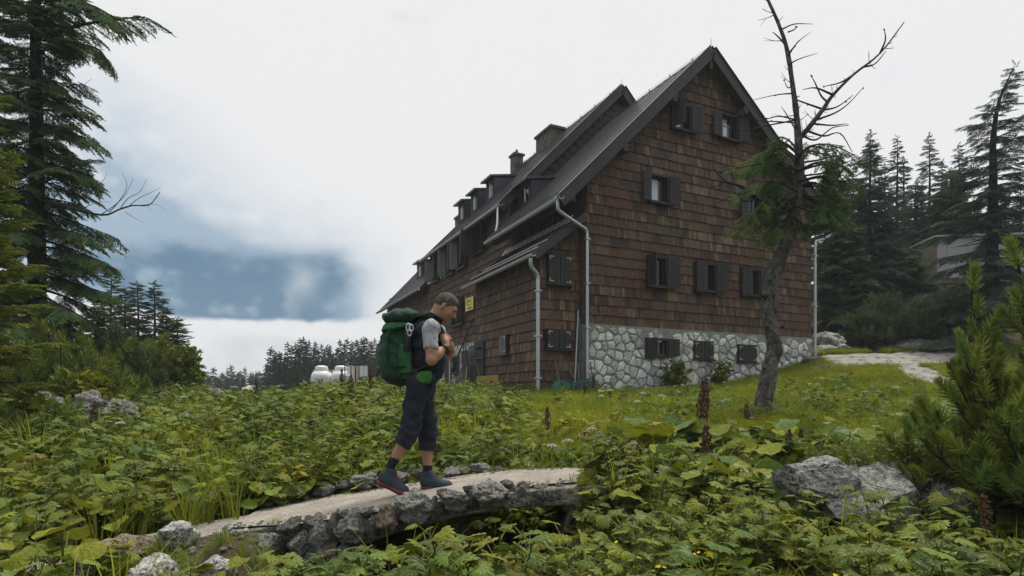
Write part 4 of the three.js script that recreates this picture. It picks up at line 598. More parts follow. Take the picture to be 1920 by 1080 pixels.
// big rounded, scalloped leaf lying in xz with the stalk end at the origin, pointing +x
function roundLeaf(seed, R = 1) { const r = RNG(seed), n = 27, pos = [0, 0, 0], idx = [], f = r() * 9, rim = [], A = 0.06 + 0.05 * r(), B = r() * 6.28, cup = -0.1 + 0.2 * r(); for (let i = 0; i < n; i++) { const th = -2.75 + 5.5 * i / (n - 1), k = 1 + 0.025 * Math.cos(i * Math.PI) + 0.10 * ns(i * 0.33, f); rim.push([0.42 + Math.cos(th) * 0.56 * k, Math.sin(th) * 0.6 * k, th]); } for (const sc of [0.36, 0.72, 1]) rim.forEach(([x, z, th], i) => { pos.push(x * sc * R, (cup * sc * sc + A * sc * sc * Math.sin(th * 2.2 + B) + (sc > 0.9 ? 0.025 * Math.cos(i * 1.7) : 0.012 * Math.cos(th * 7)) + 0.05 * sc) * R, z * sc * R); }); for (let i = 0; i < n - 1; i++) { idx.push(0, 1 + i, 2 + i); for (const o of [1, 1 + n]) idx.push(o + i, o + n + i, o + 1 + i, o + 1 + i, o + n + i, o + n + 1 + i); } return geoOf(pos, idx, leafUV(pos)); }
// deeply lobed hand-shaped leaf
function palmLeaf(seed, lobes = 5, R = 1) { const r = RNG(seed), pos = [], idx = []; for (let l = 0; l < lobes; l++) { const th = (l - (lobes - 1) / 2) * (3.6 / lobes), L = R * (1 - 0.28 * Math.abs(l - (lobes - 1) / 2) / (lobes / 2)) * (0.9 + 0.2 * r()), c = Math.cos(th), s = Math.sin(th), b = pos.length / 3, P2 = (x, z, y) => pos.push(0.1 * R + (x * c - z * s) * L, y * R, (x * s + z * c) * L); const w = 0.17 + 0.05 * r(); P2(0, 0, 0); P2(0.42, w, -0.03); P2(0.42, 0, 0.035); P2(0.42, -w, -0.03); P2(0.58, w * 0.62, -0.05); P2(0.7, w * 1.02, -0.09); P2(0.72, 0, 0.0); P2(0.7, -w * 1.02, -0.09); P2(0.58, -w * 0.62, -0.05); P2(1, 0, -0.14); for (const t of [[0, 1, 2], [0, 2, 3], [1, 4, 2], [2, 8, 3], [4, 5, 6], [2, 4, 6], [2, 6, 8], [8, 6, 7], [5, 9, 6], [6, 9, 7]]) idx.push(b + t[0], b + t[1], b + t[2]); } return geoOf(pos, idx, leafUV(pos)); }
const LEAF = { round: [1, 2, 3, 4].map((k) => roundLeaf(k)), palm: [5, 6, 7].map((k) => palmLeaf(k, 5 + (k % 2) * 2)) };
// stalk + leaf layouts: a list of {stalk geometry, leaf kind, matrix}
function clump(seed, n, hgt, size, kind) {
  const r = RNG(seed), leaves = [], stalks = [];
  for (let i = 0; i < n; i++) { const a = i * 2.4 + r(), out = (0.10 + 0.22 * r()) * (hgt / 0.45), h = hgt * (0.45 + 0.6 * r()), tip = V3(Math.cos(a) * out, h, Math.sin(a) * out); stalks.push(limb([V3(0, 0, 0), V3(tip.x * 0.4, h * 0.6, tip.z * 0.4), tip], [0.006, 0.004], 4, 2)); const d = V3(Math.cos(a + (r() - 0.5) * 0.8), 0.35 - 0.95 * r(), Math.sin(a + (r() - 0.5) * 0.8)); leaves.push({ k: Math.floor(r() * LEAF[kind].length), m: place(tip, d, (r() - 0.5) * 1.5, size * (0.7 + 0.6 * r())) }); }
  return { leaves, stalks };
}
function herbPlant(seed, n, hgt, size) {
  const r = RNG(seed), leaves = [], lean = V3((r() - 0.5) * 0.2, 0, (r() - 0.5) * 0.2), stalks = [limb([V3(0, 0, 0), lean.clone().multiplyScalar(0.4).add(V3(0, hgt * 0.5, 0)), lean.clone().add(V3(0, hgt, 0))], [0.007, 0.003], 4, 2)];
  for (let i = 0; i < n; i++) { const t = 0.2 + 0.78 * i / n, a = i * 2.4 + r() * 0.6, o = lean.clone().multiplyScalar(t * t).add(V3(0, hgt * t, 0)), L = 0.09 * (1.2 - t) + 0.03, e = o.clone().add(V3(Math.cos(a) * L, 0.05, Math.sin(a) * L)); stalks.push(limb([o, e], [0.003, 0.002], 3, 1)); leaves.push({ k: Math.floor(r() * 3), m: place(e, V3(Math.cos(a), 0.35 - 0.9 * r(), Math.sin(a)), (r() - 0.5) * 1.2, size * (1.25 - 0.55 * t) * (0.75 + 0.5 * r())) }); }
  return { leaves, stalks };
}
const joined = (p, kind) => merge([...p.stalks, ...p.leaves.map((l) => { const g = LEAF[kind][l.k].clone(); g.applyMatrix4(l.m); return g; })]);
// flower heads
function umbel(seed, hgt, R, n, fl) { const r = RNG(seed), st = [limb([V3(0, 0, 0), V3(0.02, hgt * 0.5, 0.01), V3(0.03 * (r() - 0.5), hgt, 0)], [0.006, 0.003], 4, 2)], f = []; for (let i = 0; i < n; i++) { const a = i * 2.4, d = R * Math.sqrt((i + 0.5) / n), q = V3(Math.cos(a) * d, hgt + 0.05 - d * d * 6 + 0.01 * r(), Math.sin(a) * d), g = new THREE.OctahedronGeometry(fl * (0.6 + 0.5 * r()), 0); g.rotateX(r() * 3); g.rotateZ(r() * 3); g.translate(q.x, q.y, q.z); f.push(g); if (i % 3 === 0) st.push(limb([V3(0, hgt - 0.03, 0), q], [0.002, 0.0015], 3, 1)); } return { stem: merge(st), flower: merge(f) }; }

// where things may grow
const inHut = (x, D, m = 0.3) => { const dx = x - 2.34, dz = D - 18.65, u = dx * 0.898 + dz * 0.44, v = -dx * 0.44 + dz * 0.898; return (u > -m && u < 10.6 + m && v > -m && v < 25.5) || (u > -1.5 - m && u <= 0 && v > 0.35 - m && v < 5.4 + m); };
const onPath = (x, D) => (x > -2.15 && x < 0.75 && D > 4.45 && D < 6.15) || (x <= -2.1 && x > -4.4 && Math.abs(D - (5.25 + (x + 2.1) * 0.42)) < 0.42) || (x >= 0.7 && x < 1.35 && D > 5.15 && D < 5.95) || onRock(x, D);
const onRock = (x, D) => { const c = 21.9 + 0.9 * Math.sin(x * 0.5); return (x > 12.2 && D > 16.6 && D < 25.6 && Math.abs(x - (D < 21 ? mix(12.2, 14.3, (D - 16.6) / 4.4) : 14.4 + (D - 21) * 0.2)) < (D < 21 ? 0.7 : 0.3)) || (x > 11.9 && x < 18 && Math.abs(D - 22.65 - (x - 14) * 0.1) < 1.5); };
const inView = (x, D) => Math.abs(x) < D * 0.98 + 1.2;
// share of grass against broad leaves, by place
const grassy = (x, D) => clamp(sst(-1.6, 0.6, x - (D - 8) * 0.03) * sst(6.6, 8.2, D + 0.35 * Math.max(0, -x)) * (1 - 0.85 * sst(1.0, 1.8, x) * (1 - sst(6.0, 7.6, D - 0.18 * x))) + 0.4 * sst(0.12, 0.3, fbm(x * 0.35, D * 0.35, 3)), 0, 1);
const RV = RNG(2024);
const upM = (x, D, s, dy = 0, til = 0.25, sy = 1) => new THREE.Matrix4().compose(V3(x, H(x, D) + dy, -D), new THREE.Quaternion().setFromEuler(new THREE.Euler((RV() - 0.5) * til, RV() * 6.283, (RV() - 0.5) * til)), V3(s, s * sy, s));
// --- grass
{
  const G = [tuft(1, 16, 0.36, 0.17, 0.0042), tuft(2, 12, 0.26, 0.2, 0.0048), tuft(3, 14, 0.5, 0.22, 0.0045)], far = [tuft(4, 15, 0.3, 0.22, 0.008), tuft(5, 15, 0.24, 0.25, 0.009)];
  const sets = [[], [], [], [], []], cs = [[], [], [], [], []];
  const add = (x, D, s) => { const k = D < 11 ? Math.floor(RV() * 3) : 3 + Math.floor(RV() * 2), pa = fbm(x * 0.5, D * 0.5, 8); sets[k].push(upM(x, D, s * (0.75 + 0.6 * RV()))); const b = (0.7 + 0.6 * RV()) * (1 + 0.7 * pa), dry = RV() < 0.07 ? 1.4 : 1; cs[k].push(lin(b * (1 + 0.3 * pa) * dry, b * 1.0, b * 0.9)); };
  for (let i = 0; i < 95000; i++) {
    const D = 2.2 + 22.5 * Math.sqrt(RV()), x = (RV() * 2 - 1) * (D * 0.98 + 1); if (!inView(x, D) || inHut(x, D, 0.05) || onPath(x, D)) continue; const g = grassy(x, D);
    if (D > 22 && x < -6) continue; if (x < -1.45 && x > -3.2 && D > 3.5 && D < 4.95 && RV() < 0.35) continue; if (RV() < mix(0.4, 1.0, g) * (D < 6 ? 0.75 : 1)) add(x, D, x < -1.45 && x > -3.3 && D < 4.95 && D > 3.4 ? 0.4 : g > 0.5 ? mix(0.72, 1.05, RV()) : mix(0.8, 1.6, RV() ** 1.6));
  }
  for (let i = 0; i < 60; i++) { const x = -3.9 + 1.5 * RV(), D = 4.9 + 1.3 * RV(); sets[2].push(upM(x, D, 0.8 + 0.7 * RV(), 0, 0.9)); cs[2].push(tint(RV, 0.4, 0.95, 0.2)); }
  for (let i = 0; i < 260; i++) { const x = -3.0 + 1.6 * RV(), D = 3.3 + 1.15 * RV(); sets[1].push(upM(x, D, 0.3 + 0.45 * RV())); cs[1].push(tint(RV, 0.6, 1.1)); }
  sets.forEach((s, k) => tag(inst('grass', k < 3 ? G[k] : far[k - 3], k % 2 ? ML.grass2 : ML.grass, s, cs[k], scene), ['tall yellow-green meadow grass in arching tufts', 'short spreading meadow grass between the herbs', 'long fine meadow grass with bending blades', 'fine grass of the slope up to the hut', 'short grass of the slope up to the hut'][k], 'grass', null, 'stuff'));
}
// --- broad-leaved ground cover (uncountable mass) and single plants close by
{
  const bur = [1, 2, 3, 4].map((k) => clump(k, 9, 0.34, 0.125, 'round')), herb = [5, 6, 7].map((k) => herbPlant(k, 16, 0.5, 0.086)), small = [8, 9].map((k) => herbPlant(k, 13, 0.3, 0.062));
  const near = { bur: [], herb: [] }, mass = { bur: [[], [], [], []], herb: [[], [], []], small: [[], []] }, mc = { bur: [[], [], [], []], herb: [[], [], []], small: [[], []] };
  const col = (x, D) => { const pa = fbm(x * 0.45, D * 0.45, 12), b = (0.6 + 0.8 * RV()) * (1 + 0.6 * pa), w = RV(); return lin(b * (0.72 + 0.42 * w + 0.35 * pa + (RV() < 0.07 ? 0.35 : 0)), b * (0.95 + 0.12 * w), b * (1.6 - 0.9 * w)); };
  const ok = (x, D) => inView(x, D) && !inHut(x, D, 0.1) && !onPath(x, D) && !(D > 19 && x < -6.5) && !(x > 2.3 && x < 4.6 && D > 5.0 && D < 6.3) && !(x < -1.45 && x > -3.4 && D > 3.3 && D < 4.95 && RV() < 0.93);
  const extra = []; { const q = RNG(404); for (let i = 0; i < 46; i++) extra.push([0.42 + 0.55 * q(), 4.15 + 0.5 * q()]); for (let i = 0; i < 90; i++) extra.push([-1.5 + 2.1 * q(), 3.3 + 1.2 * q()]); for (let i = 0; i < 40; i++) extra.push([0.6 + 0.5 * q(), 4.6 + 0.5 * q()]); }
  for (let i = -extra.length; i < 19000; i++) {
    const ex = i < 0 ? extra[-i - 1] : null, D = ex ? ex[1] : 2.1 + 17 * RV() ** 0.75, x = ex ? ex[0] : (RV() * 2 - 1) * (D * 0.98 + 1); if (!ok(x, D) && !ex) continue; const g = ex ? 0 : grassy(x, D); if (RV() < g * 0.93) continue;
    const big = x > 1.5 && x < 3.6 && D > 5.4 && D < 8, front = D < 5.2 && x > -1.6, pal = big ? 0.12 : front ? 0.72 : x > 1 && D < 7 ? 0.4 : 0.36, t = RV() < pal ? (RV() < 0.7 ? 'herb' : 'small') : RV() < 0.25 ? 'small' : 'bur';
    if (x > 2.0 && x < 3.7 && D > 4.0 && D < 5.2 && RV() < 0.6) continue;
    const s = (t === 'bur' && big ? 1.6 : 1) * (t === 'bur' ? mix(0.6, 1.3, RV() ** 1.4) : mix(0.65, 1.45, RV() ** 1.6)) * (D > 12 ? 0.85 : 1) * (D < 3 ? 0.75 : 1) * (x > 0.4 && x < 1.5 && D > 4.7 && D < 6.2 ? 0.6 : 1) * (x > -1.7 && x < 0.8 && D >= 6.1 && D < 7 ? 0.7 : 1);
    const list = mass[t], k = Math.floor(RV() * list.length); list[k].push([x, D, s]); mc[t][k].push(col(x, D));
  }
  // the nearest, largest-looking plants become things with single leaves
  const burM = [0, 1, 2].map((k) => { const m = ML.bur.clone(); m.color = [lin(0.195, 0.245, 0.02), lin(0.265, 0.29, 0.018), lin(0.13, 0.205, 0.038)][k]; return m; }), herbM = [0, 1].map((k) => { const m = ML.herb.clone(); m.color = [lin(0.15, 0.205, 0.02), lin(0.235, 0.27, 0.018)][k]; return m; });
  const build = (name, p, kind, mat, label, cat, grp, x, D, s) => { const T = thing(name, label, cat, [x, H(x, D), -D], RV() * 6.28, grp); T.scale.setScalar(s); part('stalks', merge(p.stalks.map((g) => g.clone())), ML.stem, T).userData.kind = 'stuff'; for (const l of p.leaves) { const m = part('leaf', LEAF[kind][l.k], mat, T); l.m.decompose(m.position, m.quaternion, m.scale); } return T; };
  const spotName = (x, D) => (x < -2.2 ? (D < 6.5 ? 'beside the rocks and path left of the bridge' : 'in the left meadow behind the bridge') : x < 0.9 ? (D < 5 ? 'in the gully below the stone bridge' : 'just behind the stone bridge') : D < 6.3 ? 'on the bank between bridge and boulder' : 'in the meadow below the larch');
  for (const t of ['bur', 'herb']) {
    const all = []; mass[t].forEach((l, k) => l.forEach((q, i) => all.push({ k, i, q, z: q[2] / q[1] })));
    all.sort((a, b) => b.z - a.z); const pick = all.filter((a) => a.q[1] > 2.6 && Math.abs(a.q[0] / a.q[1]) < 0.9 && a.q[1] * 0.305 > -H(a.q[0], a.q[1]) - 0.45).slice(0, t === 'bur' ? 110 : 90), gone = new Set(pick.map((a) => a.k + '_' + a.i));
    for (const { k, q } of pick) { const [x, D, s] = q, w = spotName(x, D); if (t === 'bur') build('butterbur_plant', bur[k], 'round', burM[Math.floor(RV() * 3)], 'leafy plant with large rounded leaves ' + w, 'plant', 'large-leaved plants ' + w, x, D, s); else build('herb_plant', herb[k], 'palm', herbM[Math.floor(RV() * 2)], 'upright plant with deeply lobed leaves ' + w, 'plant', 'lobed-leaf plants ' + w, x, D, s); }
    mass[t].forEach((l, k) => { mc[t][k] = mc[t][k].filter((_, i) => !gone.has(k + '_' + i)); mass[t][k] = l.filter((_, i) => !gone.has(k + '_' + i)); });
  }
  const labels = { bur: 'dense cover of large rounded leaves across the meadow', herb: 'mass of lobed-leaf herbs filling the meadow', small: 'low small-leaved herbs between the larger plants' }, geo = { bur: bur.map((p) => joined(p, 'round')), herb: herb.map((p) => joined(p, 'palm')), small: small.map((p) => joined(p, 'palm')) };
  for (const t of ['bur', 'herb', 'small']) mass[t].forEach((l, k) => tag(inst('ground_cover', geo[t][k], { bur: ML.bur, herb: ML.herb, small: ML.yel }[t], l.map(([x, D, s]) => upM(x, D, s)), mc[t][k], scene), labels[t], 'ground cover', null, 'stuff'));
}
// --- tall brown seed spikes of dock, each its own plant
{
  const make = (seed) => { const r = RNG(seed), gs = [], h = 0.75; for (let i = 0; i < 130; i++) { const t = r(), a = r() * 6.28, d = (0.012 + 0.03 * Math.sin(Math.PI * clamp(t * 0.9 + 0.1, 0, 1))) * (0.4 + r()), g = new THREE.OctahedronGeometry(0.009 + 0.008 * r(), 0); g.scale(1, 1.5, 1); g.translate(Math.cos(a) * d, h * (0.5 + 0.52 * t), Math.sin(a) * d); gs.push(g); } return { head: merge(gs), stem: limb([V3(0, 0, 0), V3(0.01, h * 0.5, 0), V3(0, h, 0)], [0.008, 0.004], 5, 2) }; };
  const k2 = [make(1), make(2)], spots = [[177, 870, 8.2, 1.1], [97, 810, 9.5, 1.0], [1028, 830, 8.6, 0.8], [1312, 860, 7.4, 1.35], [1326, 800, 9.4, 1.2], [1405, 810, 9.2, 0.9], [1318, 930, 6.2, 1.15], [1475, 900, 6.8, 1.0], [1502, 860, 7.6, 0.8], [660, 790, 12, 1.0], [695, 775, 13, 1.1], [1095, 760, 15, 0.8], [1112, 750, 16, 0.9], [1545, 885, 7, 0.7], [1560, 880, 7.1, 0.75], [1670, 990, 4.4, 0.55], [1860, 1000, 4.2, 0.9], [480, 790, 11.5, 0.9], [575, 740, 15, 0.9], [640, 750, 14.5, 1.0], [30, 860, 8, 0.8], [560, 760, 14, 0.8]];
  const where = (px, D) => (px < 760 ? (D > 11 ? 'on the crest left of the hiker' : 'in the left meadow') : px < 1200 ? 'before the hut wall' : D < 5 ? 'under the mountain pine' : 'in the meadow around the larch foot');
  spots.forEach(([px, py, D, s], i) => { const x = (px - 960) / FOCAL * D, w = where(px, D), T = thing('dock_plant', 'tall rusty-brown dock seed spike ' + w, 'plant', [x, H(x, D), -D], RV() * 6, 'dock seed spikes ' + w); T.scale.set(s, s * (0.9 + 0.3 * RV()), s); T.rotation.z = (RV() - 0.5) * 0.2; part('stem', k2[i % 2].stem, ML.stemRed, T); part('seed_head', k2[i % 2].head, ML.spike, T).userData.kind = 'stuff'; });
}
// --- flowers: white umbels as single plants, small yellow and violet ones as stuff
{
  const u = [umbel(1, 0.62, 0.07, 24, 0.011), umbel(2, 0.55, 0.06, 20, 0.012)], Wh = [[45, 800, 9.5], [85, 795, 9.8], [150, 800, 9.2], [225, 830, 8], [345, 795, 10], [590, 770, 12.5], [440, 770, 12], [1128, 790, 11], [1145, 785, 11.5], [1195, 800, 10], [1205, 795, 10.6], [1622, 775, 11.5], [1680, 772, 11.8], [1035, 900, 6.6], [1065, 905, 6.5], [520, 745, 14], [700, 800, 11], [1110, 860, 7.6], [1240, 800, 10.2], [310, 812, 9]];
  Wh.forEach(([px, py, D], i) => { const x = (px - 960) / FOCAL * D, w = px < 760 ? 'in the left meadow' : px > 1550 ? 'in the grass right of the larch' : 'in the grass before the hut', T = thing('umbel_plant', 'white flat-topped flower head on a stalk ' + w, 'flower', [x, H(x, D), -D], i, 'white umbels ' + w); part('stem', u[i % 2].stem, ML.stem, T); part('flower_head', u[i % 2].flower, ML.white, T); });
  const fl = (n, R) => { const gs = []; for (let i = 0; i < n; i++) { const g = new THREE.CircleGeometry(0.5, 6); g.rotateX(-Math.PI / 2 + (RV() - 0.5) * 1.2); g.rotateZ((RV() - 0.5)); g.scale(0.022, 0.022, 0.022); g.translate((RV() - 0.5) * R, 0.35 + 0.25 * RV(), (RV() - 0.5) * R); gs.push(g); } return merge(gs); };
  const gg = fl(7, 0.3), ym = [], vm = [], wm = [];
  for (let i = 0; i < 55; i++) { const c = [[0.35, 4.0, 0.9, 0.7], [-2.35, 6.75, 0.45, 0.25], [0.75, 3.5, 0.7, 0.5], [2.6, 3.6, 0.8, 0.4], [1.0, 4.2, 0.8, 0.5]][i % 5]; const x = c[0] + (RV() - 0.5) * 2 * c[2], D = c[1] + (RV() - 0.5) * 2 * c[3]; if (!onPath(x, D)) ym.push(upM(x, D, 0.8 + 0.4 * RV())); }
  for (let i = 0; i < 26; i++) { const c = [[0.75, 3.15, 0.2, 0.15], [1.05, 5.6, 0.4, 0.3], [1.5, 5.4, 0.4, 0.3]][i % 3], x = c[0] + (RV() - 0.5) * 2 * c[2], D = c[1] + (RV() - 0.5) * 2 * c[3]; vm.push(upM(x, D, 0.9)); }
  for (let i = 0; i < 160; i++) { const D = 6.3 + 9 * RV(), x = (RV() * 2 - 1) * D * 0.85; if (!onPath(x, D) && !inHut(x, D)) wm.push(upM(x, D, 0.7, -0.08)); }
  tag(inst('yellow_flowers', gg, ML.gold, ym, null, scene), 'small yellow flowers scattered around the bridge', 'flowers', null, 'stuff'); tag(inst('violet_flowers', gg, ML.violet, vm, null, scene), 'small violet flowers right of the bridge', 'flowers', null, 'stuff'); tag(inst('pale_flowers', gg, ML.white, wm, null, scene), 'tiny pale flowers sprinkled over the meadow', 'flowers', null, 'stuff');
}

// ---------------------------------------------------------------- rocks
function rockGeo(seed, detail, sx, sy, sz, cut = 7, rough = 0.3, lay = 0) {
  let g = mergeVertices((() => { const q = new THREE.IcosahedronGeometry(1, detail); q.deleteAttribute('uv'); q.deleteAttribute('normal'); return q; })(), 1e-4); const p = g.attributes.position, R = RNG(seed), planes = [];
  for (let i = 0; i < cut; i++) { const n = V3(R() * 2 - 1, R() * 2 - 1, R() * 2 - 1).normalize(); planes.push([n, (cut > 15 ? 0.62 : 0.55) + 0.35 * R()]); }
  for (let i = 0; i < p.count; i++) {
    const v = V3(p.getX(i), p.getY(i), p.getZ(i)).multiplyScalar(1 + 0.25 * ns(p.getX(i) * 1.3 + seed * 3.1, p.getY(i) * 1.3, p.getZ(i) * 1.3));
    for (const [n, d] of planes) { const q = v.dot(n); if (q > d) v.addScaledVector(n, (d - q) * 0.92); }
    const w = V3(v.x * sx, v.y * sy, v.z * sz), f = 1.5 / Math.max(sx, sy, sz), rid = 1 - Math.abs(2 * ns(w.x * f * 1.7 + seed, w.y * f * 1.7, w.z * f * 1.7)), r2 = 1 - Math.abs(2 * ns(w.x * f * 4.1, w.y * f * 5.5 + seed, w.z * f * 4.1)), k = rough * Math.min(sx, sy, sz) * (0.55 * fbm(w.x * f * 1.7 + seed, w.y * f * 1.7, w.z * f * 1.7, 3) - 0.55 * Math.max(0, rid - 0.74) - 0.25 * Math.max(0, r2 - 0.76) + 0.05 * ns(w.x * f * 7, w.y * f * 7, w.z * f * 7)) + lay * 0.05 * Math.sin(w.y * 28 + 5 * ns(w.x * 2, w.z * 2, seed) + w.x * 4);
    v.set(w.x, w.y, w.z).addScaledVector(V3(w.x / sx / sx, w.y / sy / sy, w.z / sz / sz).normalize(), k); p.setXYZ(i, v.x, v.y, v.z);
  }
  return metric(toCreasedNormals(g, 0.8));
}
const rk = (r, g, b) => std({ color: lin(r, g, b), map: stoneMap, bumpMap: stoneBump, bumpScale: 0.03, roughness: 1 });
const MR = { grey: rk(0.52, 0.515, 0.50), pale: rk(0.62, 0.61, 0.585), dark: rk(0.31, 0.305, 0.29), weathered: rk(0.35, 0.35, 0.345), brown: rk(0.34, 0.27, 0.21), mossy: rk(0.20, 0.215, 0.13) };  // weathered: lichened limestone, also darkened to paint shade and crevices into its colour
// a single rock whose middle stands at a pixel-measured place
function rock(label, px, py, D, w, h, d, mat, seed, detail = 6, lay = 0, group = null, dy = 0, cut = 9, rough = 0.7) { const c = at(px, py, D), T = part('rock', rockGeo(seed, Math.round(detail * 1.4), w, h, d, cut, rough, lay), mat, scene); T.position.set(c.x, c.y + dy, c.z); T.rotation.y = seed * 1.7; return tag(T, label, 'rock', group); }
rock('grey upright rock where the path leaves the bridge', 338, 1005, 4.45, 0.17, 0.15, 0.15, MR.grey, 3, 8);
rock('flat worn slab sunk in the grass beside the path', 235, 1028, 4.4, 0.26, 0.10, 0.2, MR.brown, 4, 8);
rock('pale angular rock at the foot of the path slab', 286, 1078, 3.95, 0.19, 0.14, 0.16, MR.pale, 5, 8);
rock('small jagged rock in the herbs before the abutment', 405, 1068, 4.0, 0.12, 0.09, 0.1, MR.grey, 6, 5);
rock('small grey rock half hidden under leaves by the path', 165, 1060, 4.1, 0.09, 0.09, 0.08, MR.grey, 7, 5);
rock('low dark rock beside the bridge abutment', 500, 1022, 4.5, 0.1, 0.09, 0.1, MR.dark, 8, 5);
for (const [px, py, s, i] of [[428, 990, 0.05, 1], [446, 1000, 0.045, 2], [462, 995, 0.03, 3], [390, 1020, 0.035, 4], [418, 1040, 0.05, 5], [372, 1040, 0.04, 6], [440, 1022, 0.04, 7], [350, 1052, 0.05, 8]]) rock('fist-sized pale stone on the rubble at the path end', px, py, 4.55, s, s * 0.7, s * 0.8, i % 2 ? MR.pale : MR.grey, 20 + i, 3, 0, 'loose stones at the path end');
{ const R = RNG(88), gr = []; for (let i = 0; i < 340; i++) { const x = -3.4 + 1.9 * R(), D = 3.5 + 1.3 * R(), q = new THREE.IcosahedronGeometry(0.008 + 0.028 * R() ** 3, 0); q.scale(1, 0.6, 1); q.rotateY(R() * 6); q.translate(x, H(x, D) + 0.005, -D); gr.push(q); } tag(part('gravel', merge(gr), MR.pale, scene), 'loose rubble and pebbles at the path end below the bridge', 'gravel', null, 'stuff'); }
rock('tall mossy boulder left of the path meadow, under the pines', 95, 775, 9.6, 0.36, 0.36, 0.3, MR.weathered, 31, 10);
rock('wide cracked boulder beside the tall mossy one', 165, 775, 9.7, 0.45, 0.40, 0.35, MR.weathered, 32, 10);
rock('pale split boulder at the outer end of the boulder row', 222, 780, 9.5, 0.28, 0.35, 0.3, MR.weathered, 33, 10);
rock('small pale rock poking from the left meadow', 345, 785, 9.8, 0.16, 0.12, 0.14, MR.pale, 34, 5);
rock('low stone among leaves on the left slope', 520, 800, 9.6, 0.16, 0.12, 0.12, MR.grey, 35, 5);
rock('grey rock showing between the pines on the left rise', 140, 672, 14, 0.4, 0.35, 0.3, MR.grey, 36, 6);
rock('white stone on the crest before the distant forest', 402, 738, 14.5, 0.22, 0.15, 0.2, MR.pale, 37, 4);
rock('second white stone on the crest before the distant forest', 468, 733, 15, 0.25, 0.14, 0.2, MR.pale, 38, 4);
rock('big layered limestone boulder under the mountain pine', 1625, 925, 5.35, 1.0, 0.36, 0.6, MR.weathered, 41, 32, 0.16, null, 0, 30, 0.4);  // darker than the other limestone: shade painted into the colour
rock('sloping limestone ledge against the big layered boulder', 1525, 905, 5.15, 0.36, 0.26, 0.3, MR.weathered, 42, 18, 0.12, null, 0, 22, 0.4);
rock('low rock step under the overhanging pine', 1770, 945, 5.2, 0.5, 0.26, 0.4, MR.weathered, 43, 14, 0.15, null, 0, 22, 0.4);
rock('pale rounded outcrop beside the hut corner', 1552, 640, 26, 0.85, 0.5, 0.7, MR.pale, 51, 8);
rock('grey outcrop under the pale one by the hut corner', 1548, 662, 25, 0.75, 0.35, 0.6, MR.grey, 52, 8);
rock('long low outcrop below the pine thicket', 1700, 650, 25.5, 1.9, 0.4, 0.7, MR.grey, 53, 10, 0.3);
rock('small outcrop at the edge of the rocky path', 1580, 655, 25, 0.35, 0.25, 0.4, MR.pale, 54, 5);
// turf and small herbs on top of the big boulder
{ const R = RNG(66), ms = [], cs = [], hs = []; for (let i = 0; i < 150; i++) { const x = 2.95 + 1.3 * R(), D = 5.25 + 0.6 * R(), y = -0.60 - 0.08 * Math.abs(x - 3.5) + 0.03 * R(); ms.push(new THREE.Matrix4().compose(V3(x, y, -D), new THREE.Quaternion().setFromEuler(new THREE.Euler(0, R() * 6, 0)), V3(1, 1, 1).multiplyScalar(0.35 + 0.4 * R()))); cs.push(tint(R, 0.6, 1.1)); if (i % 3 === 0) hs.push(new THREE.Matrix4().compose(V3(x, y - 0.03, -D), new THREE.Quaternion().setFromEuler(new THREE.Euler(0.3 * R(), R() * 6, 0)), V3(1, 1, 1).multiplyScalar(0.4 + 0.3 * R()))); }
  tag(inst('grass', tuft(41, 18, 0.32, 0.16, 0.004), ML.grass2, ms, cs, scene), 'turf growing on top of the big layered boulder', 'grass', null, 'stuff'); tag(inst('ground_cover', joined(herbPlant(91, 12, 0.34, 0.06), 'palm'), ML.herb, hs, null, scene), 'small herbs growing on top of the big layered boulder', 'ground cover', null, 'stuff'); }
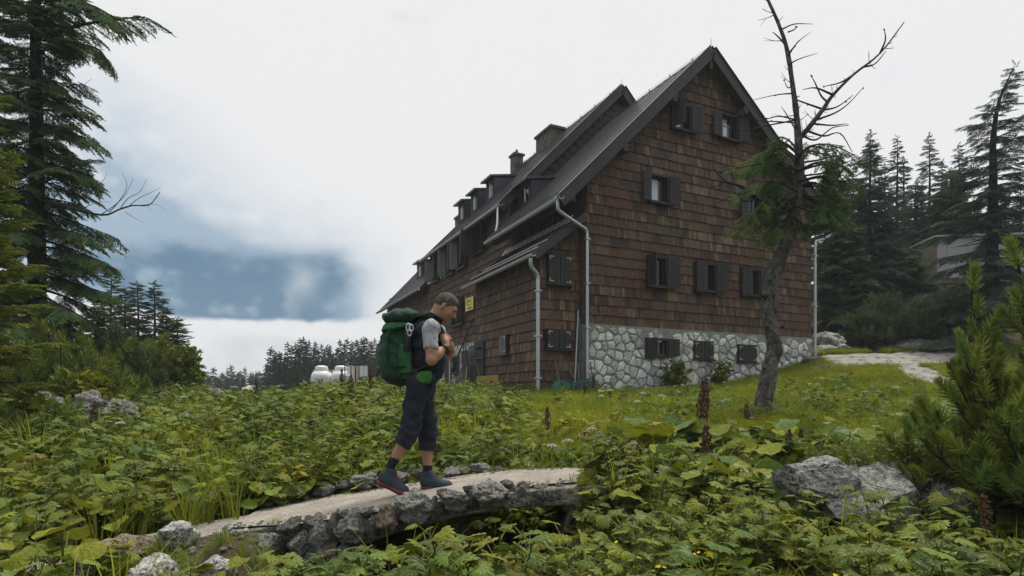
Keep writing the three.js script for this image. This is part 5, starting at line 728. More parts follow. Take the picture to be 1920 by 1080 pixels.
// pale bedrock track on the right and gravel path
{
  const strip = (name, label, pts, mat, lift) => { const pos = [], uv = [], idx = [], n = pts.length, W = 10; pts.forEach(([x, D, w], i) => { const q = pts[Math.min(n - 1, i + 1)], o = pts[Math.max(0, i - 1)], tx = q[0] - o[0], tD = q[1] - o[1], l = Math.hypot(tx, tD); for (let k = 0; k <= W; k++) { const s = (k / W * 2 - 1) * w * (1 + 0.35 * ns(x * 1.1, D * 1.1, k < W / 2 ? 1 : 5)), xx = x + tD / l * s, DD = D - tx / l * s; pos.push(xx, H(xx, DD) + lift * (1 - (Math.abs(k / W * 2 - 1)) ** 4) + lift * 0.8 * fbm(xx * 1.6, DD * 1.6, 4) - 0.01, -DD); uv.push(xx, DD); } }); for (let i = 0; i < n - 1; i++) for (let k = 0; k < W; k++) { const a = i * (W + 1) + k, b = a + W + 1; idx.push(a, a + 1, b, b, a + 1, b + 1); } const m = part(name, geoOf(pos, idx, uv), mat, scene); return tag(m, label, 'path', null, 'structure'); };
  const sub = (a, n) => { const c = new THREE.CatmullRomCurve3(a.map(([x, D, w]) => V3(x, w, D))); return c.getPoints(n).map((p) => [p.x, p.z, p.y]); };
  strip('path', 'pale bedrock track crossing the slope right of the hut', sub([[11.4, 22.4, 0.8], [13, 22.5, 1.3], [14.6, 22.7, 1.6], [16.5, 22.9, 1.6], [18.5, 23.3, 1.3]], 60), rk(0.52, 0.50, 0.47), 0.09);
  strip('path', 'pale bedrock branch running down beside the grass', sub([[14.5, 21.9, 0.8], [14.2, 20.6, 0.85], [13.6, 19.0, 0.75], [12.8, 17.6, 0.6], [12.1, 16.4, 0.4]], 60), rk(0.52, 0.50, 0.47), 0.07);
  strip('path', 'trodden gravel path left of the stone bridge', sub([[-1.9, 5.35, 0.5], [-2.5, 5.15, 0.42], [-3.2, 4.8, 0.34], [-4.0, 4.4, 0.3], [-4.6, 4.1, 0.26]], 50), std({ map: pathMap, color: lin(0.75, 0.73, 0.70), bumpMap: pathBump, bumpScale: 0.015, roughness: 1 }), 0.04);
  strip('path', 'gravel patch at the far end of the stone bridge', sub([[0.55, 5.55, 0.55], [0.85, 5.6, 0.42], [1.2, 5.75, 0.25], [1.5, 6.0, 0.12]], 30), std({ map: pathMap, color: lin(0.75, 0.73, 0.70), bumpMap: pathBump, bumpScale: 0.015, roughness: 1 }), 0.04);
}
// ---------------------------------------------------------------- stone footbridge
const nearD = (x) => 4.6 + 0.2 * sst(-0.8, 0.5, x) + 0.15 * sst(-1.6, -2.3, x), farD = (x) => 6.15 - 0.4 * sst(-0.6, 0.7, x) - 0.25 * sst(-1.5, -2.3, x);
const archH = (x) => -0.855 - 0.30 * ((0.45 - x) / 1.6) ** 2;
{
  const B = thing('stone_footbridge', 'low arched stone footbridge the hiker is walking across', 'bridge', [0, 0, 0]);
  const n = 64, W = 14, pos = [], uv = [], idx = [], top = (x, t) => deckH(x) + 0.012 * fbm(x * 3, t * 4, 2) + 0.02 * (1 - (2 * t - 1) ** 2);
  for (let i = 0; i <= n; i++) { const x = -2.35 + 3.1 * i / n; for (let k = 0; k <= W; k++) { const t = k / W, D = mix(nearD(x) + 0.02, farD(x), t); pos.push(x, top(x, t), -D); uv.push(x, D); } }
  for (let i = 0; i < n; i++) for (let k = 0; k < W; k++) { const a = i * (W + 1) + k, b = a + W + 1; idx.push(a, b, a + 1, b, b + 1, a + 1); }
  part('deck', geoOf(pos, idx, uv), std({ map: pathMap, color: lin(0.74, 0.715, 0.68), bumpMap: pathBump, bumpScale: 0.012, roughness: 1 }), B);
  // arch ring and body under the deck
  const sh = new THREE.Shape(); sh.moveTo(-2.35, -1.8); for (let i = 0; i <= 30; i++) { const x = -2.35 + 3.1 * i / 30; sh.lineTo(x, deckH(x) - 0.03); } sh.lineTo(0.75, -1.9); sh.lineTo(0.74, -1.9); for (let i = 0; i <= 24; i++) { const x = 0.74 - 2.32 * i / 24; sh.lineTo(x, archH(x)); } sh.lineTo(-1.62, -1.8); sh.closePath();
  const g = new THREE.ExtrudeGeometry(sh, { depth: 1.22, bevelEnabled: true, bevelSize: 0.012, bevelThickness: 0.015, bevelSegments: 1 }); g.translate(0, 0, -5.92); const p = g.attributes.position; for (let i = 0; i < p.count; i++) { const k = 0.014 * fbm(p.getX(i) * 5, p.getY(i) * 5, p.getZ(i) * 5); p.setXYZ(i, p.getX(i), p.getY(i) + k, p.getZ(i) + k); } g.computeVertexNormals();
  part('arch', metric(g), std({ color: lin(0.30, 0.275, 0.24), map: stoneMap, bumpMap: stoneBump, bumpScale: 0.03, roughness: 1 }), B);
  const mats = [MR.grey, MR.dark, MR.grey, MR.brown, MR.grey, rk(0.40, 0.385, 0.36)], R = RNG(91);
  const geos = [...Array(9)].map((_, k) => rockGeo(200 + k, 10, 1, 1, 1, 12, 0.6, 0));
  const put = (px, py, D, w, h, d, m, k) => { const c = at(px, py, D), s = part('stone', geos[k % 9], m, B); s.position.copy(c); s.scale.set(w, h, d); s.rotation.set((R() - 0.5) * 0.4, R() * 6.28, (R() - 0.5) * 0.3); const q = Math.max(w, d); s.scale.set(q, h, q * 0.85); };
  // near face, large stones as seen
  [[603, 1000, 0.095, 0.155, 0], [566, 1020, 0.10, 0.13, 0], [545, 985, 0.085, 0.08, 1], [632, 985, 0.06, 0.11, 1], [662, 985, 0.13, 0.115, 5], [698, 985, 0.055, 0.1, 5], [727, 968, 0.105, 0.115, 3], [780, 945, 0.14, 0.125, 0], [752, 955, 0.05, 0.08, 3], [816, 950, 0.055, 0.085, 5], [850, 935, 0.14, 0.085, 0], [888, 935, 0.06, 0.08, 3], [920, 922, 0.15, 0.10, 0], [954, 922, 0.05, 0.075, 3], [978, 920, 0.085, 0.085, 1], [1013, 920, 0.105, 0.09, 1], [1047, 922, 0.095, 0.085, 1], [1075, 925, 0.07, 0.085, 1], [585, 975, 0.06, 0.05, 5], [645, 962, 0.05, 0.04, 5], [690, 955, 0.045, 0.035, 0], [830, 922, 0.05, 0.03, 3], [880, 915, 0.05, 0.03, 0], [950, 903, 0.05, 0.03, 0], [620, 1030, 0.11, 0.12, 3], [655, 1030, 0.08, 0.09, 5], [590, 1048, 0.12, 0.11, 5]].forEach(([px, py, w, h, m], k) => put(px, py + 3, nearD((px - 960) / FOCAL * 4.7) + 0.02, w * 1.28, h * 1.16, w, mats[m], k));
  // far kerb
  [[520, 938, 0.2, 0.08], [560, 930, 0.12, 0.07], [606, 922, 0.17, 0.085], [645, 912, 0.12, 0.06], [682, 906, 0.2, 0.10], [720, 902, 0.1, 0.06], [752, 897, 0.13, 0.06], [785, 893, 0.12, 0.06], [848, 890, 0.14, 0.075], [874, 888, 0.1, 0.05], [905, 884, 0.13, 0.07], [935, 884, 0.08, 0.04], [490, 950, 0.13, 0.06]].forEach(([px, py, w, h], k) => put(px, py - 4, farD((px - 960) / FOCAL * 6) + 0.05, w, h, w * 0.8, mats[[0, 5, 4, 1][k % 4]], k + 3));
  const tf = []; for (let i = 0; i < 130; i++) { const x = -2.3 + 2.95 * R(), t = R() < 0.3 ? 0.02 + 0.04 * R() : 0.93 + 0.08 * R(), D = mix(nearD(x), farD(x), t); tf.push(new THREE.Matrix4().compose(V3(x, top(x, t) - 0.01, -D), new THREE.Quaternion().setFromEuler(new THREE.Euler(0, R() * 6, 0)), V3(1, 1, 1).multiplyScalar(0.12 + 0.3 * R() * R()))); } tag(inst('grass', tuft(43, 14, 0.3, 0.2, 0.006), ML.grass2, tf, null, scene), 'short grass creeping over the edges of the stone bridge', 'grass', null, 'stuff');
  const gr = []; for (let i = 0; i < 420; i++) { const x = -2.3 + 3.0 * R(), t = R() < 0.5 ? R() * 0.16 : 1 - R() * 0.22, D = mix(nearD(x), farD(x), t), q = new THREE.IcosahedronGeometry(0.006 + 0.014 * R() ** 3, 0); q.scale(1, 0.6, 1); q.rotateY(R() * 6); q.translate(x, top(x, t) + 0.004, -D); gr.push(q); } const gv = part('gravel', merge(gr), MR.pale, B); gv.userData.kind = 'stuff';
}
// ---------------------------------------------------------------- things round the hut
HUT.updateMatrixWorld(true);
const HW = (u, h, v) => V3(u, h, -v).applyMatrix4(HUT.matrixWorld), TURN = HUT.rotation.y;
{
  // outside stair with iron railing
  const s = HW(-1.0, 0, 7), T = thing('outside_stair', 'concrete outside stair with iron handrail behind the annexe', 'stair', [s.x, s.y, s.z], TURN);
  const f = new THREE.Shape([[1.35, -0.4], [1.35, 0.1], [-0.95, 2.05], [-1.45, 2.05], [-1.45, -0.4]].map((q) => new THREE.Vector2(...q)));
  const st = (dz) => { const g = new THREE.ExtrudeGeometry(f, { depth: 0.12, bevelEnabled: false }); return xform(g, new THREE.Matrix4().makeBasis(V3(0, 0, -1), V3(0, 1, 0), V3(-1, 0, 0)).setPosition(dz, 0, 0)); };
  part('stringer', metric(st(-0.4)), M.concrete, T); part('stringer', metric(st(0.5)), M.concrete, T);
  for (let i = 0; i < 10; i++) part('step', metric(box(0.8, 0.06, 0.27, 0.03, 0.2 + i * 0.2, -1.25 + i * 0.24)), M.concrete, T);
  part('handrail', rod(V3(-0.5, 1.02, -1.3), V3(-0.5, 3.1, 1.2), 0.03), M.iron, T);
  for (const k of [0.02, 0.35, 0.62, 0.72]) part('baluster', rod(V3(-0.5, 0.1 + 1.9 * k, -1.25 + 2.4 * k), V3(-0.5, 1.05 + 2.05 * k, -1.25 + 2.4 * k), 0.022), M.iron, T);
}
{ const T = thing('leaning_board', 'dark weathered board leaning beside the annexe door', 'board', HW(-1.66, 0, 5.85).toArray(), TURN); const m = part('board', metric(merge([0, 1, 2].map((i) => box(0.04, 1.85, 0.19, 0, 0.92, -0.2 + i * 0.2)))), M.dark, T); m.rotation.z = 0.1; part('batten', bar(V3(-0.2, 0.3, 0.1), V3(-0.06, 1.8, 0.28), 0.03, 0.05, V3(1, 0, 0)), M.zinc, T); }
{ // yellow bench
  const T = thing('yellow_bench', 'yellow slatted bench against the annexe wall', 'bench', HW(-1.95, -0.02, 3.5).toArray(), TURN);
  part('backrest', metric(box(0.05, 0.36, 1.9, 0.1, 0.62, -0.05)), M.yellow, T); part('seat', metric(box(0.4, 0.05, 2.35, -0.12, 0.4, 0.15)), M.plank, T);
  for (let i = 0; i < 6; i++) { const m = part('slat', metric(box(0.04, 0.52, 0.17, 0, 0, 0)), M.yellow, T); m.position.set(-0.3, 0.12, -0.75 + i * 0.32); m.rotation.x = 0.18; }
  for (const z of [-0.9, 1.2]) part('leg', box(0.35, 0.4, 0.07, -0.12, 0.18, z), M.plank, T);
}
// two upturned wheelbarrows and tools by the annexe front
{
  const green = std({ color: lin(0.018, 0.11, 0.07), roughness: 0.55 }), teal = std({ color: lin(0.03, 0.075, 0.085), roughness: 0.55 });
  const wb = (label, u, h, v, mat, s) => { const T = thing('wheelbarrow', label, 'wheelbarrow', HW(u, h, v).toArray(), TURN + 0.1); const sp = new THREE.Shape([[-0.38, 0], [-0.30, 0.5], [-0.2, 0.62], [0.24, 0.58], [0.34, 0.48], [0.36, 0]].map((q) => new THREE.Vector2(...q))); const g = new THREE.ExtrudeGeometry(sp, { depth: 0.3, bevelEnabled: true, bevelSize: 0.05, bevelThickness: 0.08, bevelSegments: 3 }); part('tray', toCreasedNormals(g, 0.6), mat, T); const rim = part('rim', pipe([V3(-0.42, 0.0, 0.38), V3(-0.36, 0.5, 0.39), V3(-0.22, 0.67, 0.39), V3(0.26, 0.63, 0.39), V3(0.4, 0.5, 0.39), V3(0.42, 0, 0.38)], 0.018, 6), mat, T); part('handle', rod(V3(-0.26, 0.2, 0.42), V3(-0.16, 1.35, 0.3), 0.018), M.iron, T); part('handle', rod(V3(0.2, 0.2, 0.42), V3(0.1, 1.3, 0.3), 0.018), M.iron, T); const wh = part('wheel', new THREE.TorusGeometry(0.13, 0.04, 8, 18), M.iron, T); wh.position.set(0.05, 0.1, 0.5); T.scale.setScalar(s); return T; };
  wb('green wheelbarrow tipped up against the annexe', -0.98, -0.1, -0.08, green, 0.9); wb('blue-grey wheelbarrow tipped up beside the green one', -0.25, 0.02, -0.25, teal, 0.82);
  const tool = (name, label, a, b, r, mat) => { const T = thing(name, label, 'tool', a.toArray()); part('shaft', rod(V3(0, 0, 0), b.clone().sub(a), r), mat, T); part('grip', rod(b.clone().sub(a).multiplyScalar(0.93), b.clone().sub(a), r * 1.35), M.iron, T); };
  tool('shovel', 'long-handled shovel standing by the green wheelbarrow', HW(-1.05, -0.05, -0.35), HW(-1.02, 1.2, 0.2), 0.02, M.plank); tool('rake', 'rake handle crossing in front of the wheelbarrows', HW(-0.4, 0, -0.55), HW(-0.75, 1.25, 0.15), 0.018, M.plank); tool('rake', 'second handle leaning the other way over the wheelbarrows', HW(-0.55, 0, -0.5), HW(-0.2, 1.15, 0.15), 0.016, M.plank); tool('tube', 'pale blue tube leaning in the corner by the downpipe', HW(-0.42, 0.1, 0.0), HW(-0.1, 3.0, 0.25), 0.03, std({ color: lin(0.32, 0.38, 0.46), roughness: 0.5 }));
}
{ const T = thing('stone_slab', 'flat pale stone slab lying by the hut corner', 'slab', HW(9.5, H(...[HW(9.5, 0, -1.6).x, -HW(9.5, 0, -1.6).z]) + 0.05, -1.6).toArray(), TURN + 0.2); part('slab', metric(box(1.3, 0.1, 0.7)), MR.grey, T); part('slab', metric(box(0.9, 0.08, 0.5, 0.4, -0.06, 0.5)), MR.grey, T); }
{ const q = HW(10.1, 0, -0.55), T = part('drain_cover', rockGeo(71, 6, 0.7, 0.2, 0.35, 6, 0.25), M.dark, scene); T.position.set(q.x, H(q.x, -q.z) + 0.08, q.z); T.rotation.y = TURN; tag(T, 'dark tarred mound under the right downpipe', 'mound'); }
{ // two shrubs against the stone base
  const shrub = (label, u, v, h, n, seed, mat = ML.herb) => { const p = HW(u, 0, v), T = thing('shrub', label, 'bush', [p.x, H(p.x, -p.z), p.z]), R = RNG(seed), gs = [], ms = []; for (let i = 0; i < n; i++) { const a = R() * 6.28, e = V3(Math.cos(a) * h * 0.42 * R(), h * (0.4 + 0.65 * R()), Math.sin(a) * h * 0.42 * R()); gs.push(limb([V3(0, 0, 0), e.clone().multiplyScalar(0.5), e], [0.012, 0.004], 4, 2)); for (let k = 0; k < 12; k++) ms.push(place(e.clone().multiplyScalar(0.45 + 0.6 * R()).add(V3((R() - 0.5) * 0.25, 0, (R() - 0.5) * 0.25)), V3(R() - 0.5, R() * 0.5 - 0.2, R() - 0.5), R() * 3, 0.09 + 0.06 * R())); } part('stems', merge(gs), MB.dark, T); inst('foliage', LEAF.palm[0], mat, ms, null, T); };
  const wild = (label, px, D, h, n, seed, mat) => { const x = (px - 960) / FOCAL * D, q = V3(x, 0, -D), lo = q.clone().applyMatrix4(HUT.matrixWorld.clone().invert()); shrub(label, lo.x, -lo.z, h, n, seed, mat); };
  wild('yellow-green leafy bush behind the mossy boulders', 165, 10.6, 1.0, 40, 3, ML.yel); wild('olive leafy bush at the meadow crest before the distant forest', 352, 17.5, 1.5, 45, 4, ML.herb); wild('leafy bush at the foot of the young spruces', 300, 18.5, 1.5, 40, 5, ML.herb); wild('low leafy bush beside the light green spruce', 60, 9.0, 0.8, 30, 6, ML.yel);
  shrub('leafy green shrub against the stone base under the open cellar window', 3.1, -0.7, 1.15, 26, 1); shrub('thin leafy shrub against the stone base beside the middle cellar window', 5.1, -0.6, 0.95, 12, 2);
}
// ---------------------------------------------------------------- gas tanks, washing line, wall and railing beyond the crest
{
  const white = std({ color: lin(0.72, 0.72, 0.70), roughness: 0.45 });
  const word = (s) => { const cv = document.createElement('canvas'); cv.width = 256; cv.height = 128; const c = cv.getContext('2d'); c.fillStyle = '#dcdcd8'; c.fillRect(0, 0, 256, 128); c.fillStyle = '#1c2024'; c.font = 'bold 96px sans-serif'; c.textAlign = 'center'; c.textBaseline = 'middle'; c.fillText(s, 128, 66); const t = new THREE.CanvasTexture(cv); t.colorSpace = THREE.SRGBColorSpace; return std({ map: t, roughness: 0.5 }); };
  const tank = (label, px, w, txt) => { const D = 34, x = (px - 960) / FOCAL * D, T = thing('gas_tank', label, 'tank', [x, 0.22, -D]); const r = 0.60; part('shell', new THREE.LatheGeometry([[0, -0.6], [r, -0.6], [r, 0.9], [r * 0.97, 1.05], [r * 0.86, 1.2], [r * 0.6, 1.3], [0.25, 1.34], [0, 1.34]].map((q) => new THREE.Vector2(...q)), 28), white, T); part('dome_lid', new THREE.LatheGeometry([[0.36, 1.28], [0.36, 1.5], [0.3, 1.58], [0.15, 1.62], [0, 1.63]].map((q) => new THREE.Vector2(...q)), 20), white, T); part('lug', box(0.06, 0.12, 0.06, -0.42, 1.32, 0.1), white, T); part('lug', box(0.06, 0.12, 0.06, 0.42, 1.32, 0.1), white, T); const g = new THREE.CylinderGeometry(r + 0.006, r + 0.006, 0.42, 12, 1, true, -0.6, 1.2); g.translate(0, 0.72, 0); part('lettering', g, word(txt), T); };
  tank('white gas tank standing farther from the washing line', 603, 37, 'UNP'); tank('white gas tank standing next to the washing line', 640, 36, 'PLIN');
  { const D = 34.6, T = thing('green_bin', 'dark green bin between the two white tanks', 'bin', [(626 - 960) / FOCAL * D, 0, -D]); part('body', new THREE.CylinderGeometry(0.42, 0.36, 1.4, 6), std({ color: lin(0.02, 0.09, 0.06), roughness: 0.6 }), T).position.y = 0.7; part('lid', new THREE.CylinderGeometry(0.25, 0.44, 0.2, 6), std({ color: lin(0.02, 0.10, 0.065), roughness: 0.6 }), T).position.y = 1.5; }
  const D = 33, X0 = (650 - 960) / FOCAL * D, X1 = (690 - 960) / FOCAL * D;
  const T = thing('washing_line', 'washing line strung beside the white tanks', 'washing line', [X0, 0, -D]); part('post', rod(V3(-0.1, -0.5, 0), V3(-0.1, 1.95, 0), 0.03), M.plank, T); part('post', rod(V3(X1 - X0 + 0.05, -0.5, 0.2), V3(X1 - X0 + 0.05, 1.85, 0.2), 0.03), M.plank, T); part('line', pipe([V3(-0.1, 1.9, 0), V3(0.5, 1.72, 0.1), V3(X1 - X0 + 0.05, 1.82, 0.2)], 0.008, 4), M.zinc, T);
  const cl = ['white towel hanging first on the washing line from the tanks', 'cream cloth hanging second on the washing line', 'pinkish cloth hanging in the middle of the washing line', 'white shirt hanging fourth on the washing line', 'white cloth hanging last on the washing line'], cc = [[0.75, 0.76, 0.8], [0.68, 0.64, 0.5], [0.5, 0.4, 0.38], [0.74, 0.74, 0.8], [0.76, 0.76, 0.82]];
  cl.forEach((l, i) => { const g = new THREE.PlaneGeometry([0.2, 0.17, 0.15, 0.24, 0.2][i], [0.45, 0.9, 0.95, 0.6, 0.85][i], 10, 8), p = g.attributes.position; for (let k = 0; k < p.count; k++) { const y = p.getY(k); p.setZ(k, 0.05 * Math.sin(p.getX(k) * 34 + i) * (0.4 - y)); p.setX(k, p.getX(k) * (1 + 0.25 * (0.4 - y) * Math.sin(i * 2)) ); } g.computeVertexNormals(); const m = part('laundry', g, leafy(...cc[i], 0.3), scene); m.position.set(X0 + 0.12 + i * 0.25, 1.78 - [0.45, 0.9, 0.95, 0.6, 0.85][i] / 2 - 0.03, -D + 0.02 + i * 0.03); tag(m, l, 'laundry', 'washing on the line'); });
  // rough stone wall with a pole railing
  const W = thing('stone_wall', 'short dry-stone wall topped with a pale pole railing', 'wall', [(705 - 960) / FOCAL * 30, 0, -30]); const R = RNG(14), geos = [1, 2, 3].map((k) => rockGeo(400 + k, 3, 1, 1, 1, 10, 0.3));
  for (let i = 0; i < 6; i++) for (let j = 0; j < 6; j++) { const s = part('stone', geos[(i + j) % 3], [MR.grey, MR.brown, MR.pale][Math.floor(R() * 3)], W); s.position.set(i * 0.2 - 0.05 + (j % 2) * 0.08, -0.45 + j * 0.2, -i * 0.06); s.scale.set(0.13 + 0.03 * R(), 0.1 + 0.02 * R(), 0.16); s.rotation.y = R() * 6; }
  const y0 = 0.7; for (const [a, b] of [[V3(0, y0, 0.1), V3(0, y0 + 0.85, 0.1)], [V3(0.7, y0, -0.1), V3(0.7, y0 + 0.85, -0.1)], [V3(0.45, y0, 0.4), V3(0.45, y0 + 0.9, 0.4)]]) part('railing_post', rod(a, b, 0.03), M.plank, W); for (const [a, b] of [[V3(0, y0 + 0.8, 0.1), V3(0.7, y0 + 0.8, -0.1)], [V3(-0.05, y0 + 0.3, 0.12), V3(0.72, y0 + 0.42, -0.1)], [V3(0, y0 + 0.82, 0.1), V3(0.5, y0 + 0.95, 0.42)], [V3(0.02, y0 + 0.25, 0.2), V3(0.6, y0 + 0.3, 0.4)]]) part('railing_pole', rod(a, b, 0.035), M.plank, W);
}
// grey sheet-metal shed on the bank
{
  const D = 31, c = at(1845, 520, D), T = thing('sheet_metal_shed', 'grey sheet-clad shed on the wooded bank', 'shed', [c.x, c.y, c.z], -0.12); const gm = std({ color: lin(0.30, 0.295, 0.31), roughness: 0.6, metalness: 0.1, bumpMap: stoneBump, bumpScale: 0.01 });
  part('shed_body', box(4.6, 2.4, 3, 0, 0.95, -1.6), M.plank, T); for (let i = 0; i < 9; i++) { const g = box(0.505, 2.15, 0.03, -2.03 + i * 0.51, 1.1, -0.07 + (i % 2) * 0.012); part('sheet', g, gm, T); }
  part('shed_roof', box(4.9, 0.1, 3.4, 0, 2.24, -1.6), gm, T); part('corner_post', box(0.12, 2.5, 0.12, -2.34, 0.95, -0.08), M.plank, T); part('base', box(4.6, 3, 2.6, 0, -1.6, -1.7), M.concrete, T);
}

// ---------------------------------------------------------------- hiker and rucksack
// naive surface nets over a distance field
function sdfMesh(f, lo, hi, cell) {
  const n = [0, 1, 2].map((k) => Math.ceil((hi[k] - lo[k]) / cell) + 1), [nx, ny, nz] = n, S = new Float32Array(nx * ny * nz), id = (i, j, k) => (k * ny + j) * nx + i;
  for (let k = 0; k < nz; k++) for (let j = 0; j < ny; j++) for (let i = 0; i < nx; i++) S[id(i, j, k)] = f(lo[0] + i * cell, lo[1] + j * cell, lo[2] + k * cell);
  const vi = new Int32Array(nx * ny * nz).fill(-1), pos = [], idx = [], E = [[0, 1], [2, 3], [4, 5], [6, 7], [0, 2], [1, 3], [4, 6], [5, 7], [0, 4], [1, 5], [2, 6], [3, 7]];
  for (let k = 0; k < nz - 1; k++) for (let j = 0; j < ny - 1; j++) for (let i = 0; i < nx - 1; i++) {
    const c = []; let m = 0; for (let q = 0; q < 8; q++) { c[q] = S[id(i + (q & 1), j + ((q >> 1) & 1), k + (q >> 2))]; if (c[q] < 0) m |= 1 << q; } if (m === 0 || m === 255) continue;
    let x = 0, y = 0, z = 0, w = 0; for (const [a, b] of E) { if ((c[a] < 0) === (c[b] < 0)) continue; const t = c[a] / (c[a] - c[b]); x += mix(a & 1, b & 1, t); y += mix((a >> 1) & 1, (b >> 1) & 1, t); z += mix(a >> 2, b >> 2, t); w++; }
    vi[id(i, j, k)] = pos.length / 3; pos.push(lo[0] + (i + x / w) * cell, lo[1] + (j + y / w) * cell, lo[2] + (k + z / w) * cell);
  }
  const quad = (a, b, c, d, fl) => { if (a < 0 || b < 0 || c < 0 || d < 0) return; if (fl) idx.push(a, b, c, a, c, d); else idx.push(a, c, b, a, d, c); };
  for (let k = 1; k < nz - 1; k++) for (let j = 1; j < ny - 1; j++) for (let i = 1; i < nx - 1; i++) {
    const s = S[id(i, j, k)] < 0;
    if (s !== S[id(i + 1, j, k)] < 0) quad(vi[id(i, j - 1, k - 1)], vi[id(i, j, k - 1)], vi[id(i, j, k)], vi[id(i, j - 1, k)], s);
    if (s !== S[id(i, j + 1, k)] < 0) quad(vi[id(i - 1, j, k - 1)], vi[id(i - 1, j, k)], vi[id(i, j, k)], vi[id(i, j, k - 1)], s);
    if (s !== S[id(i, j, k + 1)] < 0) quad(vi[id(i - 1, j - 1, k)], vi[id(i, j - 1, k)], vi[id(i, j, k)], vi[id(i - 1, j, k)], s);
  }
  const g = new THREE.BufferGeometry(); g.setAttribute('position', new THREE.Float32BufferAttribute(pos, 3)); g.setIndex(idx); g.computeVertexNormals();
  const uv = new Float32Array(pos.length / 3 * 2); for (let i = 0; i < uv.length / 2; i++) { uv[2 * i] = pos[3 * i] + pos[3 * i + 2] * 0.6; uv[2 * i + 1] = pos[3 * i + 1]; } g.setAttribute('uv', new THREE.BufferAttribute(uv, 2)); return g;
}
const smin = (a, b, k) => { const h = Math.max(k - Math.abs(a - b), 0) / k; return Math.min(a, b) - h * h * k * 0.25; };
const smax = (a, b, k) => -smin(-a, -b, k);
const cap = (a, b, ra, rb) => { const dx = b[0] - a[0], dy = b[1] - a[1], dz = b[2] - a[2], L2 = dx * dx + dy * dy + dz * dz; return (x, y, z) => { const t = clamp(((x - a[0]) * dx + (y - a[1]) * dy + (z - a[2]) * dz) / L2, 0, 1); return Math.hypot(x - a[0] - t * dx, y - a[1] - t * dy, z - a[2] - t * dz) - mix(ra, rb, t); }; };
const ell = (c, r) => { const m = Math.min(...r); return (x, y, z) => { const a = (x - c[0]) / r[0], b = (y - c[1]) / r[1], d = (z - c[2]) / r[2], k = Math.hypot(a, b, d); return k < 1e-6 ? -m : k * (k - 1) / Math.hypot(a / r[0], b / r[1], d / r[2]); }; };
const rbox = (c, h, r) => (x, y, z) => { const a = Math.abs(x - c[0]) - h[0] + r, b = Math.abs(y - c[1]) - h[1] + r, d = Math.abs(z - c[2]) - h[2] + r; return Math.hypot(Math.max(a, 0), Math.max(b, 0), Math.max(d, 0)) + Math.min(Math.max(a, b, d), 0) - r; };
const join = (fs, k) => (x, y, z) => { let d = fs[0](x, y, z); for (let i = 1; i < fs.length; i++) d = smin(d, fs[i](x, y, z), k); return d; };
const folds = (x, y, z, a, f) => a * fbm(x * f, y * f * 0.6, z * f, 3);
